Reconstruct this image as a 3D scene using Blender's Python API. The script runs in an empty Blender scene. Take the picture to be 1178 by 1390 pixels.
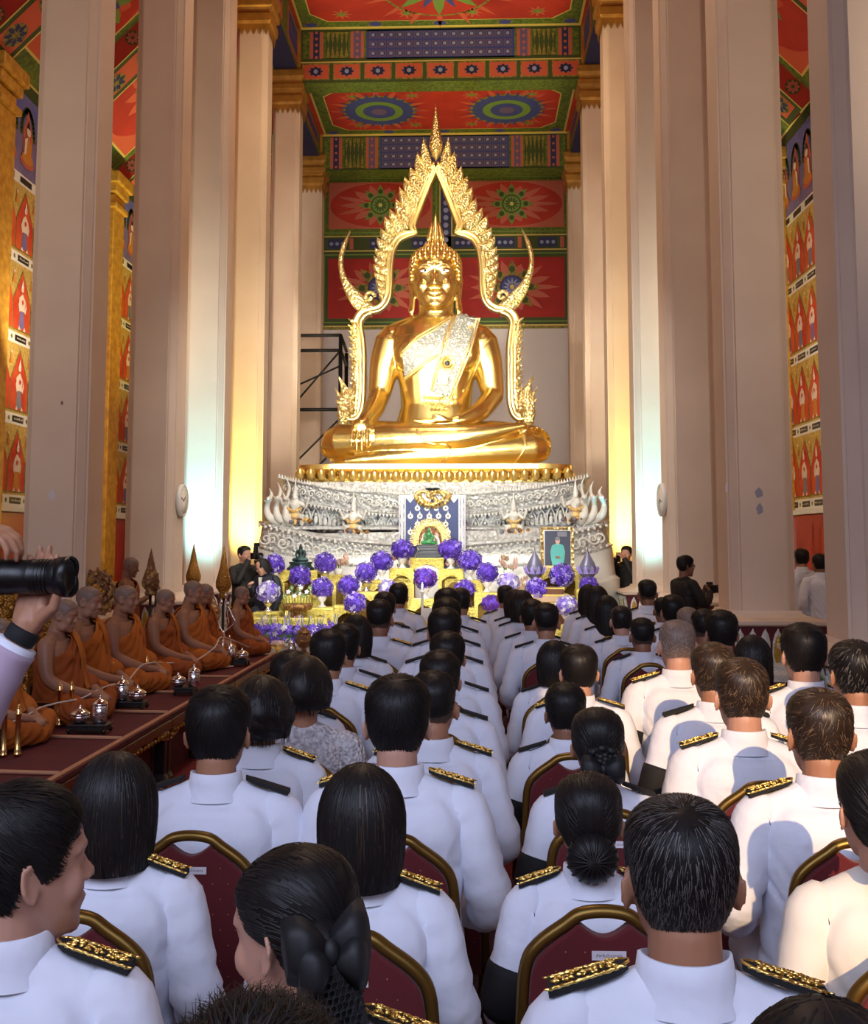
import bpy, math, random
import numpy as np
from mathutils import Vector, Matrix, Euler, noise
from mathutils.bvhtree import BVHTree

SC = bpy.context.scene
COL = SC.collection
PI = math.pi
TAU = 2 * PI

# ------------------------------------------------------------------ camera
F = 1450.0                                   # focal length in pixels of the 1178x1390 frame
PITCH = math.atan(131 / F)
YAW = math.atan(51 * math.cos(PITCH) / F)
CAMZ = 1.7
cam_data = bpy.data.cameras.new('camera')
cam = bpy.data.objects.new('camera', cam_data)
COL.objects.link(cam)
cam.location = (0, 0, CAMZ)
cam.rotation_euler = (PI / 2 + PITCH, 0, YAW)
cam_data.lens = F * 36 / 1390
cam_data.shift_y = -91 / 1390
cam_data.clip_start = 0.05
cam_data.clip_end = 200
SC.camera = cam
FWD = Vector((-math.sin(YAW) * math.cos(PITCH), math.cos(YAW) * math.cos(PITCH), math.sin(PITCH)))
RGT = Vector((math.cos(YAW), math.sin(YAW), 0))
UPV = RGT.cross(FWD)
CAMP = Vector((0, 0, CAMZ))


def ray(px, py):
    return FWD + RGT * ((px - 589) / F) + UPV * ((604 - py) / F)


def at(px, py, y):
    d = ray(px, py)
    return CAMP + d * (y / d.y)


def on_z(px, py, z):
    d = ray(px, py)
    return CAMP + d * ((z - CAMZ) / d.z)


# ------------------------------------------------------------------ view, world, light
SC.view_settings.view_transform = 'Standard'
SC.view_settings.look = 'None'
SC.view_settings.exposure = 0.0
SC.view_settings.gamma = 1.0
SC.view_settings.use_curve_mapping = False
SC.cycles.max_bounces = 6
SC.cycles.diffuse_bounces = 4
SC.cycles.glossy_bounces = 4
SC.cycles.sample_clamp_indirect = 6.0
SC.cycles.use_denoising = True
world = bpy.data.worlds.new('world')
SC.world = world
world.use_nodes = True
bg = world.node_tree.nodes['Background']
bg.inputs[0].default_value = (0.75, 0.82, 1.0, 1)
bg.inputs[1].default_value = 0.15


def lamp(name, kind, loc, energy, color, target=None, **kw):
    d = bpy.data.lights.new(name, kind)
    d.energy = energy
    d.color = color
    for k, v in kw.items():
        setattr(d, k, v)
    o = bpy.data.objects.new(name, d)
    COL.objects.link(o)
    o.location = loc
    if target is not None:
        dv = Vector(target) - Vector(loc)
        o.rotation_euler = dv.to_track_quat('-Z', 'Y').to_euler()
    return o


SUN_DIR = Vector((-0.07, 1.0, -0.51)).normalized()
lamp('sun', 'SUN', (3, -8, 8), 3.9, (1.0, 0.65, 0.31), target=Vector((3, -8, 8)) + SUN_DIR, angle=0.009)
# unseen cool fill added inside the front wall, in place of daylight from assumed doors
lamp('door_daylight', 'AREA', (-1.2, -1.3, 3.6), 190, (0.66, 0.74, 1.0), target=(-0.6, 5.5, 0.5), shape='RECTANGLE', size=6.5, size_y=3.4, spread=2.1)
# assumed floodlights of statue, altar and columns; table, ceiling and rear fills are added
lamp('statue_flood', 'AREA', (-3.1, 9.6, 4.3), 78, (1.0, 0.95, 0.80), target=(-0.7, 18.4, 4.9), shape='DISK', size=0.9, spread=0.7)
lamp('statue_flood', 'AREA', (1.8, 9.6, 4.3), 78, (1.0, 0.95, 0.80), target=(-0.6, 18.4, 4.9), shape='DISK', size=0.9, spread=0.7)
lamp('statue_flood', 'AREA', (-0.65, 13.1, 1.7), 15, (1.0, 0.95, 0.80), target=(-0.65, 18.4, 5.4), shape='RECTANGLE', size=2.4, size_y=0.5, spread=0.9)
lamp('altar_low_flood', 'AREA', (-0.65, 11.5, 2.0), 42, (1.0, 0.97, 0.88), target=(-0.65, 15, 0.95), shape='RECTANGLE', size=4.0, size_y=0.3, spread=1.5)  # added low fill that brightens the fronts of the altar tables
lamp('altar_flood', 'AREA', (-0.65, 12.2, 4.6), 125, (1.0, 0.98, 0.92), target=(-0.65, 17, 1.9), shape='RECTANGLE', size=3.0, size_y=0.4, spread=2.5)
lamp('canopy_flood', 'AREA', (-0.65, 17.0, 9.3), 95, (1.0, 0.78, 0.5), target=(-0.65, 22.5, 13), shape='RECTANGLE', size=4, size_y=1.0)  # unseen fill added below the ceiling in place of bounced floodlight
lamp('back_flood', 'AREA', (-0.65, 20.8, 4.0), 110, (1.0, 0.88, 0.62), target=(-0.65, 28, 9), shape='RECTANGLE', size=4, size_y=1.0)  # unseen fill added behind the statue to brighten the rear wall
for _x, _tx in ((-3.85, -3.95), (2.55, 2.65)):
    lamp('cool_flood', 'SPOT', (_x, 14.6, 0.35), 1350, (0.32, 0.85, 1.0), target=(_tx, 16.2, 3.6), spot_size=0.85, spot_blend=0.9, shadow_soft_size=0.12)
    lamp('warm_flood', 'SPOT', (_x, 17.85, 0.75), 1900, (1.0, 0.78, 0.18), target=(_tx, 19.2, 5.2), spot_size=1.3, spot_blend=0.8, shadow_soft_size=0.12)
# unseen warm fills added high in the nave and in the two side aisles
for _y in (9.0, 15.0):
    lamp('nave_lamp', 'AREA', (-0.65, _y, 11.3), 135, (1.0, 0.72, 0.52), target=(-0.65, _y, 0), shape='DISK', size=1.6)
for _x in (-5.4, 4.1):
    lamp('aisle_lamp', 'AREA', (_x, 14.0, 4.4), 50, (1.0, 0.83, 0.6), target=(_x * 1.15, 17.5, 6.4), shape='RECTANGLE', size=0.8, size_y=0.8)
    lamp('aisle_lamp', 'AREA', (_x, 6.0, 4.4), 50, (1.0, 0.83, 0.6), target=(_x * 1.1, 12.5, 8.0), shape='RECTANGLE', size=0.8, size_y=0.8)


# ------------------------------------------------------------------ materials
def hx(h):
    h = h.lstrip('#')
    c = [int(h[i:i + 2], 16) / 255 for i in (0, 2, 4)]
    return tuple(((x + 0.055) / 1.055) ** 2.4 if x > 0.04045 else x / 12.92 for x in c) + (1.0,)


MATS = {}


def mat(name, col, rough=0.6, metal=0.0, bump=None, var=None, spec=None, coat=0.0, sheen=0.0, emit=None, alpha=None, stretch=None, vor=None, aniso=0.0, sub=0.0):
    m = bpy.data.materials.new(name)
    MATS[name] = m
    m.use_nodes = True
    nt = m.node_tree
    N, L = nt.nodes, nt.links
    b = N['Principled BSDF']
    c = hx(col) if isinstance(col, str) else tuple(col) + (1.0,)
    b.inputs['Base Color'].default_value = c
    b.inputs['Roughness'].default_value = rough
    b.inputs['Metallic'].default_value = metal
    if spec is not None:
        b.inputs['Specular IOR Level'].default_value = spec
    if coat:
        b.inputs['Coat Weight'].default_value = coat
        b.inputs['Coat Roughness'].default_value = 0.1
    if sheen:
        b.inputs['Sheen Weight'].default_value = sheen
    if aniso:
        b.inputs['Anisotropic'].default_value = aniso
    if sub:
        b.inputs['Subsurface Weight'].default_value = sub
        b.inputs['Subsurface Radius'].default_value = (0.01, 0.004, 0.002)
    if emit:
        b.inputs['Emission Color'].default_value = hx(emit[0])
        b.inputs['Emission Strength'].default_value = emit[1]
    if alpha is not None:
        b.inputs['Alpha'].default_value = alpha
    tc = None
    if bump or var or vor:
        tc = N.new('ShaderNodeTexCoord')
        mp = N.new('ShaderNodeMapping')
        L.new(tc.outputs['Object'], mp.inputs[0])
        if stretch:
            mp.inputs['Scale'].default_value = stretch
    if var:
        nz = N.new('ShaderNodeTexNoise')
        nz.inputs['Scale'].default_value = var[0]
        nz.inputs['Detail'].default_value = 4
        L.new(mp.outputs[0], nz.inputs['Vector'])
        mx = N.new('ShaderNodeMix')
        mx.data_type = 'RGBA'
        rp = N.new('ShaderNodeValToRGB')
        rp.color_ramp.elements[0].position = var[2] if len(var) > 2 else 0.35
        rp.color_ramp.elements[1].position = var[3] if len(var) > 3 else 0.65
        L.new(nz.outputs['Fac'], rp.inputs[0])
        L.new(rp.outputs[0], mx.inputs['Factor'])
        mx.inputs[6].default_value = c
        mx.inputs[7].default_value = hx(var[1])
        L.new(mx.outputs[2], b.inputs['Base Color'])
    if bump or vor:
        bp = N.new('ShaderNodeBump')
        if vor:
            t = N.new('ShaderNodeTexVoronoi')
            t.inputs['Scale'].default_value = vor[0]
            L.new(mp.outputs[0], t.inputs['Vector'])
            src, st = t.outputs['Distance'], vor[1]
        else:
            t = N.new('ShaderNodeTexNoise')
            t.inputs['Scale'].default_value = bump[0]
            t.inputs['Detail'].default_value = bump[3] if len(bump) > 3 else 3
            L.new(mp.outputs[0], t.inputs['Vector'])
            src, st = t.outputs['Fac'], bump[1]
        bp.inputs['Strength'].default_value = st
        bp.inputs['Distance'].default_value = (bump or vor)[2]
        L.new(src, bp.inputs['Height'])
        L.new(bp.outputs[0], b.inputs['Normal'])
    return m


mat('cream_plaster', '#d9c3ae', 0.75, bump=(9, 0.10, 0.02), var=(1.2, '#cdb6a2', 0.3, 0.75))
mat('pale_plaster', '#cfc6c8', 0.8, bump=(8, 0.1, 0.02))
mat('gold', (0.93, 0.72, 0.27), 0.27, 1.0, bump=(2.2, 0.35, 0.03, 2))
mat('gold_ornate', (0.95, 0.78, 0.36), 0.36, 1.0, vor=(26, 0.9, 0.03))
mat('gold_fine', (1.0, 0.70, 0.20), 0.3, 1.0, vor=(90, 0.7, 0.006))
mat('gold_plain', (0.92, 0.70, 0.26), 0.3, 1.0)
mat('brass', (0.86, 0.58, 0.22), 0.22, 1.0)
mat('gold_paint', '#b98538', 0.42, 0.35, bump=(14, 0.2, 0.02), var=(5, '#9d6f2c'))
mat('gilt_wall', '#d9a53a', 0.5, 0.25, bump=(20, 0.25, 0.02), var=(9, '#b98428'))
mat('silver_ornate', '#d3d3cd', 0.38, 0.25, vor=(17, 0.9, 0.05), var=(34, '#c6c9cb', 0.5, 0.6))
mat('silver_plain', '#e4e3da', 0.42, 0.2, bump=(40, 0.2, 0.01))
mat('grey_relief', '#747c8a', 0.45, 0.2, vor=(15, 0.8, 0.05), var=(12, '#d5d9dc', 0.42, 0.56))
mat('white_ornament', '#e6e4da', 0.5)
mat('red_paint', '#bb3423', 0.7, var=(1.6, '#a92b1e'))
mat('deep_red_paint', '#a82420', 0.75, var=(2.0, '#97201e'))
mat('orange_paint', '#c8573a', 0.75)
mat('rose_paint', '#b9604c', 0.75)
mat('green_paint', '#6d7a26', 0.75, vor=(16, 0.2, 0.01), var=(14, '#43551f'))
mat('leaf_paint', '#6f8b3c', 0.7)
mat('dark_green_paint', '#3f4c22', 0.75)
mat('olive_gold', '#a08a38', 0.65, var=(18, '#5b5a22'))
mat('blue_paint', '#3f4686', 0.7)
mat('navy_paint', '#2c2f58', 0.7)
mat('purple_paint', '#6a5578', 0.75)
mat('pale_blue_paint', '#8f93b9', 0.7)
mat('gold_line', '#d8c069', 0.5, 0.2)
mat('mural_blue', '#5c62b0', 0.7, var=(2.5, '#6f6fae'))
mat('mural_violet', '#80719f', 0.7, var=(3, '#6d6290'))
mat('mural_red', '#bf2c1a', 0.7, var=(3, '#cf5a2a'))
mat('mural_gold', '#d6b460', 0.6, 0.1, vor=(20, 0.2, 0.01), var=(22, '#b1934a'))
mat('mural_skin', '#e8d3c0', 0.7)
mat('mural_robe', '#c8812f', 0.7)
mat('mural_grey', '#7b7a86', 0.7)
mat('black_plate', '#151312', 0.4)
mat('plate_script', '#cfc8b8', 0.6)
mat('red_lacquer', '#b4170f', 0.35, coat=0.3)
mat('maroon_tile', '#5c2128', 0.4, vor=(30, 0.3, 0.01))
mat('mosaic_white', '#d8d6cd', 0.25, 0.1, vor=(60, 0.6, 0.01))
mat('mosaic_gold', '#c9a13c', 0.28, 0.5, vor=(60, 0.6, 0.01))
mat('mosaic_green', '#4f7a45', 0.3, 0.2, vor=(60, 0.6, 0.01))
mat('steel_black', '#1b1a1b', 0.5, 0.3)
mat('uniform', '#dfe2f0', 0.85, bump=(7, 0.6, 0.035, 3), sheen=0.1)
mat('uniform_warm', '#e2ddd6', 0.75, bump=(6, 0.25, 0.03, 3))
mat('white_lace', '#d9d6da', 0.8, vor=(70, 1.0, 0.012), var=(45, '#b7b2b8', 0.45, 0.6))
mat('lilac_cloth', '#b6a0b6', 0.8, bump=(5, 0.3, 0.03))
mat('black_cloth', '#101013', 0.8, bump=(30, 0.2, 0.006))
mat('black_satin', '#15161a', 0.6, bump=(12, 0.2, 0.01))
mat('suit_navy', '#161c2b', 0.7)
mat('shirt_black', '#191514', 0.75, bump=(8, 0.3, 0.02))
mat('skin', '#a8765a', 0.5, sub=0.08)
mat('skin_dark', '#8a5c44', 0.5, sub=0.08)
mat('skin_light', '#c0907a', 0.5, sub=0.08)
mat('skin_monk', '#a3765c', 0.5, sub=0.06)
mat('scalp', '#80695c', 0.5)
mat('stubble_dark', '#4a362c', 0.6)
mat('tape_grey', '#8e8b98', 0.7)
mat('hair_black', (0.009, 0.0075, 0.0075), 0.48, spec=0.3)
mat('hair_brown', (0.030, 0.017, 0.011), 0.4, spec=0.55)
mat('hair_light', (0.17, 0.105, 0.06), 0.42)  # pale strands: sun glints painted into the brown hair
mat('hair_grey', (0.12, 0.11, 0.105), 0.45)
mat('hair_white', (0.42, 0.38, 0.34), 0.5)
mat('robe_orange', '#c06a14', 0.8, bump=(7, 0.5, 0.03, 3), var=(2.5, '#a3540d'))
mat('robe_deep', '#96480c', 0.8, bump=(7, 0.5, 0.03, 3))
mat('maroon_fabric', '#5e1019', 0.85, bump=(120, 0.25, 0.002), sheen=0.2)
mat('gold_stitch', '#c98f6a', 0.5)
mat('bronze_tube', '#7f6330', 0.38, 0.85)
mat('label_paper', '#dcd8e2', 0.6)
mat('print_black', '#20202a', 0.6)
mat('carpet_red', '#7d1219', 0.9, bump=(60, 0.3, 0.004), var=(30, '#6c0f15'))
mat('carpet_motif', '#a3474a', 0.9)
mat('table_red', '#5d1119', 0.85, bump=(50, 0.3, 0.004), var=(4, '#52101a'))
mat('tan_piping', '#b98462', 0.75)
mat('wood_black', '#1a1210', 0.35)
mat('wood_brown', '#6b3a1d', 0.4, bump=(12, 0.15, 0.01), stretch=(1, 6, 6))
mat('floor_stone', '#8a6a58', 0.35, var=(4, '#7a5c4c'))
mat('silver', (0.80, 0.79, 0.80), 0.25, 1.0, vor=(70, 0.35, 0.006))
mat('chrome', (0.82, 0.8, 0.8), 0.15, 1.0)
mat('altar_gold', '#e8d774', 0.42, 0.35, vor=(45, 0.5, 0.01), var=(60, '#cdb54a', 0.45, 0.6))
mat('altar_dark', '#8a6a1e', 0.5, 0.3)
mat('orchid_purple', '#6b46cf', 0.6)
mat('orchid_deep', '#4a2a9e', 0.6)
mat('orchid_lilac', '#a394dc', 0.6)
mat('orchid_white', '#e6e4f2', 0.6)
mat('orchid_magenta', '#6c2f9a', 0.6)
mat('petal_pink', '#e2b7a6', 0.6)
mat('leaf_green', '#5f8045', 0.6)
mat('ceramic_white', '#e4e0da', 0.25, coat=0.4)
mat('ceramic_blue', '#5f6a92', 0.25, coat=0.4)
mat('slate_purple', '#6c6c86', 0.35, 0.2, coat=0.3)
mat('bronze_dark', '#2f4648', 0.35, 0.55)
mat('stone_black', '#131a24', 0.3)
mat('jade', '#3f8a4f', 0.25, coat=0.5)
mat('panel_blue', '#4e5984', 0.75)
mat('panel_white', '#dedfe6', 0.7)
mat('picture_dark', '#3c4256', 0.5)
mat('picture_teal', '#57b3ae', 0.5)
mat('picture_skin', '#cfa58e', 0.5)
mat('clock_face', '#e7dfcf', 0.4)
mat('lens_black', '#0b0b0c', 0.38, bump=(200, 0.15, 0.001))
mat('glass_dark', '#101018', 0.1)
mat('carved_brown', '#6e4326', 0.45, 0.15, vor=(40, 0.7, 0.012), var=(25, '#a8803c', 0.5, 0.6))
mat('gilt_carved', '#a5742c', 0.38, 0.6, vor=(45, 0.9, 0.012))
mat('thread_white', '#d9d3cc', 0.8)
mat('lotus_wood', '#c9a98a', 0.6)
mat('eye_white', '#f2f2f2', 0.2)
mat('eye_black', '#0b0d10', 0.15)
mat('lip', '#8f5348', 0.5)
mat('guard_skin', '#e8c27a', 0.45, 0.2)
mat('guard_red', '#a03a2c', 0.5)
mat('sash_silver', '#69665e', 0.55, 0.05, vor=(22, 0.7, 0.012), var=(30, '#aba9a0', 0.5, 0.6))
mat('sash_gold', (0.95, 0.72, 0.26), 0.35, 0.9, vor=(30, 0.8, 0.015))


# ------------------------------------------------------------------ mesh builder
class MB:
    def __init__(s):
        s.v, s.f, s.mi, s.sm = [], [], [], []

    def add(s, vs, fs, m=0, sm=False, M=None):
        o = len(s.v)
        if M is not None:
            vs = [M @ Vector(p) for p in vs]
        s.v.extend([tuple(p) for p in vs])
        for f in fs:
            s.f.append([i + o for i in f])
            s.mi.append(m)
            s.sm.append(sm)
        return s

    def box(s, c, d, m=0, M=None):
        x, y, z = d[0] / 2, d[1] / 2, d[2] / 2
        vs = [(c[0] + a * x, c[1] + b * y, c[2] + e * z) for a in (-1, 1) for b in (-1, 1) for e in (-1, 1)]
        fs = [(0, 1, 3, 2), (4, 6, 7, 5), (0, 4, 5, 1), (2, 3, 7, 6), (0, 2, 6, 4), (1, 5, 7, 3)]
        return s.add(vs, fs, m, False, M)

    def rings(s, rs, m=0, sm=True, cap=True, M=None, closed=True):
        n = len(rs[0])
        vs = [p for r in rs for p in r]
        fs = []
        for i in range(len(rs) - 1):
            for j in range(n if closed else n - 1):
                k = (j + 1) % n
                fs.append((i * n + j, i * n + k, (i + 1) * n + k, (i + 1) * n + j))
        if cap:
            fs.append(tuple(reversed(range(n))))
            fs.append(tuple(range((len(rs) - 1) * n, len(rs) * n)))
        return s.add(vs, fs, m, sm, M)

    def lathe(s, prof, n=20, m=0, M=None, sm=True, cap=True, sx=1.0, sy=1.0):
        rs = [[(r * sx * math.cos(TAU * j / n), r * sy * math.sin(TAU * j / n), z) for j in range(n)] for r, z in prof]
        return s.rings(rs, m, sm, cap, M)

    def tube(s, pts, r, n=8, m=0, sm=True, M=None, flat=1.0, closed=False, round_end=False):
        P = [Vector(p) for p in pts]
        R = [r] * len(P) if isinstance(r, (int, float)) else list(r)
        if round_end:
            a = (P[0] - P[1]).normalized()
            b = (P[-1] - P[-2]).normalized()
            P = [P[0] + a * R[0] * 0.95, P[0] + a * R[0] * 0.7] + P + [P[-1] + b * R[-1] * 0.7, P[-1] + b * R[-1] * 0.95]
            R = [R[0] * 0.25, R[0] * 0.72] + R + [R[-1] * 0.72, R[-1] * 0.25]
        k = len(P)
        T = []
        for i in range(k):
            if closed:
                t = P[(i + 1) % k] - P[i - 1]
            else:
                t = P[min(i + 1, k - 1)] - P[max(i - 1, 0)]
            T.append(t.normalized() if t.length > 1e-9 else Vector((0, 0, 1)))
        up = Vector((0, 0, 1)) if abs(T[0].z) < 0.9 else Vector((0, 1, 0))
        u = (up - T[0] * up.dot(T[0])).normalized()
        rs = []
        for i in range(k):
            u = (u - T[i] * u.dot(T[i]))
            u = u.normalized() if u.length > 1e-6 else T[i].orthogonal().normalized()
            w = T[i].cross(u)
            rs.append([P[i] + u * (R[i] * flat * math.cos(TAU * j / n)) + w * (R[i] * math.sin(TAU * j / n)) for j in range(n)])
        if closed:
            rs.append(rs[0])
        return s.rings(rs, m, sm, not closed, M)

    def ell(s, c, r, nu=12, nv=8, m=0, M=None, sm=True):
        rs = []
        for i in range(nv + 1):
            a = PI * (0.02 + 0.96 * i / nv)
            rs.append([(c[0] + r[0] * math.sin(a) * math.cos(TAU * j / nu), c[1] + r[1] * math.sin(a) * math.sin(TAU * j / nu), c[2] - r[2] * math.cos(a)) for j in range(nu)])
        return s.rings(rs, m, sm, True, M)

    def prism(s, pts, off, m=0, M=None, sm=False, back=True):
        n = len(pts)
        off = Vector(off)
        vs = [Vector(p) for p in pts] + [Vector(p) + off for p in pts]
        fs = [tuple(range(n))]
        if back:
            fs.append(tuple(reversed(range(n, 2 * n))))
        for i in range(n):
            j = (i + 1) % n
            fs.append((i, i + n, j + n, j))
        return s.add(vs, fs, m, sm, M)

    def grid(s, rows, m=0, sm=True, M=None):
        return s.rings(rows, m, sm, False, M, closed=False)

    def mesh(s, name, mats):
        me = bpy.data.meshes.new(name)
        me.from_pydata(s.v, [], s.f)
        for mm in mats:
            me.materials.append(MATS[mm] if isinstance(mm, str) else mm)
        me.polygons.foreach_set('material_index', s.mi)
        me.polygons.foreach_set('use_smooth', s.sm)
        me.update()
        return me


def ob(name, src, mats=(), parent=None, bevel=0.0, subsurf=0, loc=None, rot=None, solid=0.0):
    if isinstance(mats, str):
        mats = (mats,)
    me = src.mesh(name, mats) if isinstance(src, MB) else src
    o = bpy.data.objects.new(name, me)
    COL.objects.link(o)
    if parent is not None:
        o.parent = parent
    if loc is not None:
        o.location = loc
    if rot is not None:
        o.rotation_euler = rot
    if solid:
        md = o.modifiers.new('solid', 'SOLIDIFY')
        md.thickness = solid
        md.offset = 0
    if bevel:
        md = o.modifiers.new('bevel', 'BEVEL')
        md.width = bevel
        md.segments = 2
        md.limit_method = 'ANGLE'
        md.angle_limit = 0.7
    if subsurf:
        md = o.modifiers.new('subsurf', 'SUBSURF')
        md.levels = subsurf
        md.render_levels = subsurf
    return o


def tag(o, label, cat, group=None):
    o['label'] = label
    o['category'] = cat
    if group:
        o['group'] = group
    return o


def thing(name, label, cat, loc=(0, 0, 0), rotz=0.0, group=None, scale=1.0):
    o = bpy.data.objects.new(name, None)
    o.empty_display_size = 0.1
    COL.objects.link(o)
    o.location = loc
    o.rotation_euler = (0, 0, rotz)
    o.scale = (scale, scale, scale) if isinstance(scale, (int, float)) else scale
    return tag(o, label, cat, group)


def struct(name, src, mats, parent=None, **kw):
    o = ob(name, src, mats, parent, **kw)
    if parent is None:
        o['kind'] = 'structure'
    return o


def copy_tree(root, loc=None, rotz=None, label=None, scale=None):
    r = root.copy()
    COL.objects.link(r)
    for ch in root.children:
        c = ch.copy()
        COL.objects.link(c)
        c.parent = r
        for g in ch.children:
            d = g.copy()
            COL.objects.link(d)
            d.parent = c
    if loc is not None:
        r.location = loc
    if rotz is not None:
        r.rotation_euler = (0, 0, rotz)
    if scale is not None:
        r.scale = (scale, scale, scale) if isinstance(scale, (int, float)) else scale
    if label is not None:
        r['label'] = label
    return r


def fuse(mb, vox, smooth=3, mats=(), factor=0.5, name='fused'):
    """one continuous skin round overlapping closed pieces"""
    me = mb.mesh('tmp', ())
    o = bpy.data.objects.new('tmp', me)
    COL.objects.link(o)
    r = o.modifiers.new('r', 'REMESH')
    r.mode = 'VOXEL'
    r.voxel_size = vox
    r.use_smooth_shade = True
    if smooth:
        sm = o.modifiers.new('s', 'SMOOTH')
        sm.iterations = smooth
        sm.factor = factor
    dg = bpy.context.evaluated_depsgraph_get()
    out = bpy.data.meshes.new_from_object(o.evaluated_get(dg))
    bpy.data.objects.remove(o)
    bpy.data.meshes.remove(me)
    out.name = name
    out.materials.clear()
    for mm in ((mats,) if isinstance(mats, str) else mats):
        out.materials.append(MATS[mm])
    out.polygons.foreach_set('use_smooth', [True] * len(out.polygons))
    return out


def vco(me):
    a = np.empty(len(me.vertices) * 3)
    me.vertices.foreach_get('co', a)
    return a.reshape(-1, 3)


def vno(me):
    a = np.empty(len(me.vertices) * 3)
    me.vertices.foreach_get('normal', a)
    return a.reshape(-1, 3)


def set_co(me, a):
    me.vertices.foreach_set('co', np.ascontiguousarray(a).ravel())
    me.update()


def fcen(me):
    a = np.empty(len(me.polygons) * 3)
    me.polygons.foreach_get('center', a)
    return a.reshape(-1, 3)


def cut(me, keep):
    """drop the faces where keep is False"""
    import bmesh
    bm = bmesh.new()
    bm.from_mesh(me)
    bm.faces.ensure_lookup_table()
    bmesh.ops.delete(bm, geom=[f for f, k in zip(bm.faces, keep) if not k], context='FACES')
    bm.to_mesh(me)
    bm.free()
    me.update()
    return me


def bvh_of(me):
    return BVHTree.FromPolygons([v.co.copy() for v in me.vertices], [tuple(p.vertices) for p in me.polygons])


def crom(tab, x):
    """smooth interpolation of rows (x, a, b, ..) sorted by x"""
    xs = [r[0] for r in tab]
    if x <= xs[0]:
        return tab[0][1:]
    if x >= xs[-1]:
        return tab[-1][1:]
    i = max(k for k in range(len(xs)) if xs[k] <= x)
    i = min(i, len(xs) - 2)
    t = (x - xs[i]) / (xs[i + 1] - xs[i])
    p0, p1, p2, p3 = tab[max(i - 1, 0)], tab[i], tab[i + 1], tab[min(i + 2, len(tab) - 1)]
    return [0.5 * (2 * b + (c - a) * t + (2 * a - 5 * b + 4 * c - d) * t * t + (3 * b - a - 3 * c + d) * t ** 3) for a, b, c, d in zip(p0[1:], p1[1:], p2[1:], p3[1:])]


def spline(pts, n):
    P = [Vector(p) for p in pts]
    out = []
    k = len(P) - 1
    for q in range(n + 1):
        x = k * q / n
        i = min(int(x), k - 1)
        t = x - i
        a, b, c, d = P[max(i - 1, 0)], P[i], P[i + 1], P[min(i + 2, k)]
        out.append(0.5 * (2 * b + (c - a) * t + (2 * a - 5 * b + 4 * c - d) * t * t + (3 * b - a - 3 * c + d) * t ** 3))
    return out


class Deco:
    """painted pattern built as thin inlaid shapes on a plane with axes U, V and normal N"""

    def __init__(s, mb, O, U, V, N, step=0.004):
        s.mb, s.O, s.U, s.V, s.N, s.step = mb, Vector(O), Vector(U).normalized(), Vector(V).normalized(), Vector(N).normalized(), step

    def p(s, u, v, l):
        return s.O + s.U * u + s.V * v + s.N * (l * s.step)

    def poly(s, pts, l, m):
        s.mb.add([s.p(u, v, l) for u, v in pts], [tuple(range(len(pts)))], m)

    def rect(s, u0, v0, u1, v1, l, m):
        s.poly([(u0, v0), (u1, v0), (u1, v1), (u0, v1)], l, m)

    def disc(s, u, v, r, l, m, n=20, ry=None):
        ry = ry or r
        s.poly([(u + r * math.cos(TAU * k / n), v + ry * math.sin(TAU * k / n)) for k in range(n)], l, m)

    def frame(s, u0, v0, u1, v1, w, l, m):
        s.rect(u0, v0, u1, v0 + w, l, m)
        s.rect(u0, v1 - w, u1, v1, l, m)
        s.rect(u0, v0 + w, u0 + w, v1 - w, l, m)
        s.rect(u1 - w, v0 + w, u1, v1 - w, l, m)

    def petal(s, u, v, ang, r0, r1, w, l, m, sy=1.0):
        c, sn = math.cos(ang), math.sin(ang)
        pts = []
        for a, b in ((r0, 0), (r0 + (r1 - r0) * 0.35, w), (r0 + (r1 - r0) * 0.7, w * 0.7), (r1, 0), (r0 + (r1 - r0) * 0.7, -w * 0.7), (r0 + (r1 - r0) * 0.35, -w)):
            pts.append((u + a * c - b * sn, v + (a * sn + b * c) * sy))
        s.poly(pts, l, m)

    def rosette(s, u, v, r0, r1, n, w, l, m, sy=1.0, ph=0.0):
        for k in range(n):
            s.petal(u, v, TAU * k / n + ph, r0, r1, w, l, m, sy)
# ------------------------------------------------------------------ hall
XL, XR = -3.72, 2.42            # nave faces of the two colonnades
WL, WR = -6.5, 5.2              # outer walls
CX = (XL + XR) / 2
Y0, YB = -1.6, 27.5
ZC = 12.95
COLY = {'r': 7.25, 'a': 10.45, 'b': 13.5, 'c': 16.1, 'd': 19.1, 'e': 22.75, 'f': 26.25}

b = MB()
b.box((CX, (Y0 + YB) / 2, -0.05), (WR - WL + 0.6, YB - Y0 + 0.6, 0.1), 0)
d = Deco(b, (0, 0, 0.001), (1, 0, 0), (0, 1, 0), (0, 0, 1), 0.0015)
d.rect(-2.3, -1.0, 2.3, 11.6, 1, 1)
for i in range(60):
    yy = 0.7 + i * 0.14
    for k in range(3):
        xx = 0.0 + k * 0.12 + (0.06 if i % 2 else 0)
        for a in (PI / 4, -PI / 4):
            c, s_ = math.cos(a) * 0.03, math.sin(a) * 0.03
            d.poly([(xx - c - s_ * 0.15, yy - s_ + c * 0.15), (xx + c - s_ * 0.15, yy + s_ + c * 0.15), (xx + c + s_ * 0.15, yy + s_ - c * 0.15), (xx - c + s_ * 0.15, yy - s_ - c * 0.15)], 2, 2)
struct('floor', b, ('floor_stone', 'carpet_red', 'carpet_motif'))

# front wall behind the camera with a tall unseen doorway, assumed from the sun patch
b = MB()
for x0, x1, z0, z1 in ((WL, 0.82, 0, ZC), (1.80, WR, 0, ZC), (0.82, 1.80, 4.6, ZC)):
    b.box(((x0 + x1) / 2, Y0 - 0.1, (z0 + z1) / 2), (x1 - x0, 0.2, z1 - z0))
struct('wall_front', b, ('cream_plaster',))

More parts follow.
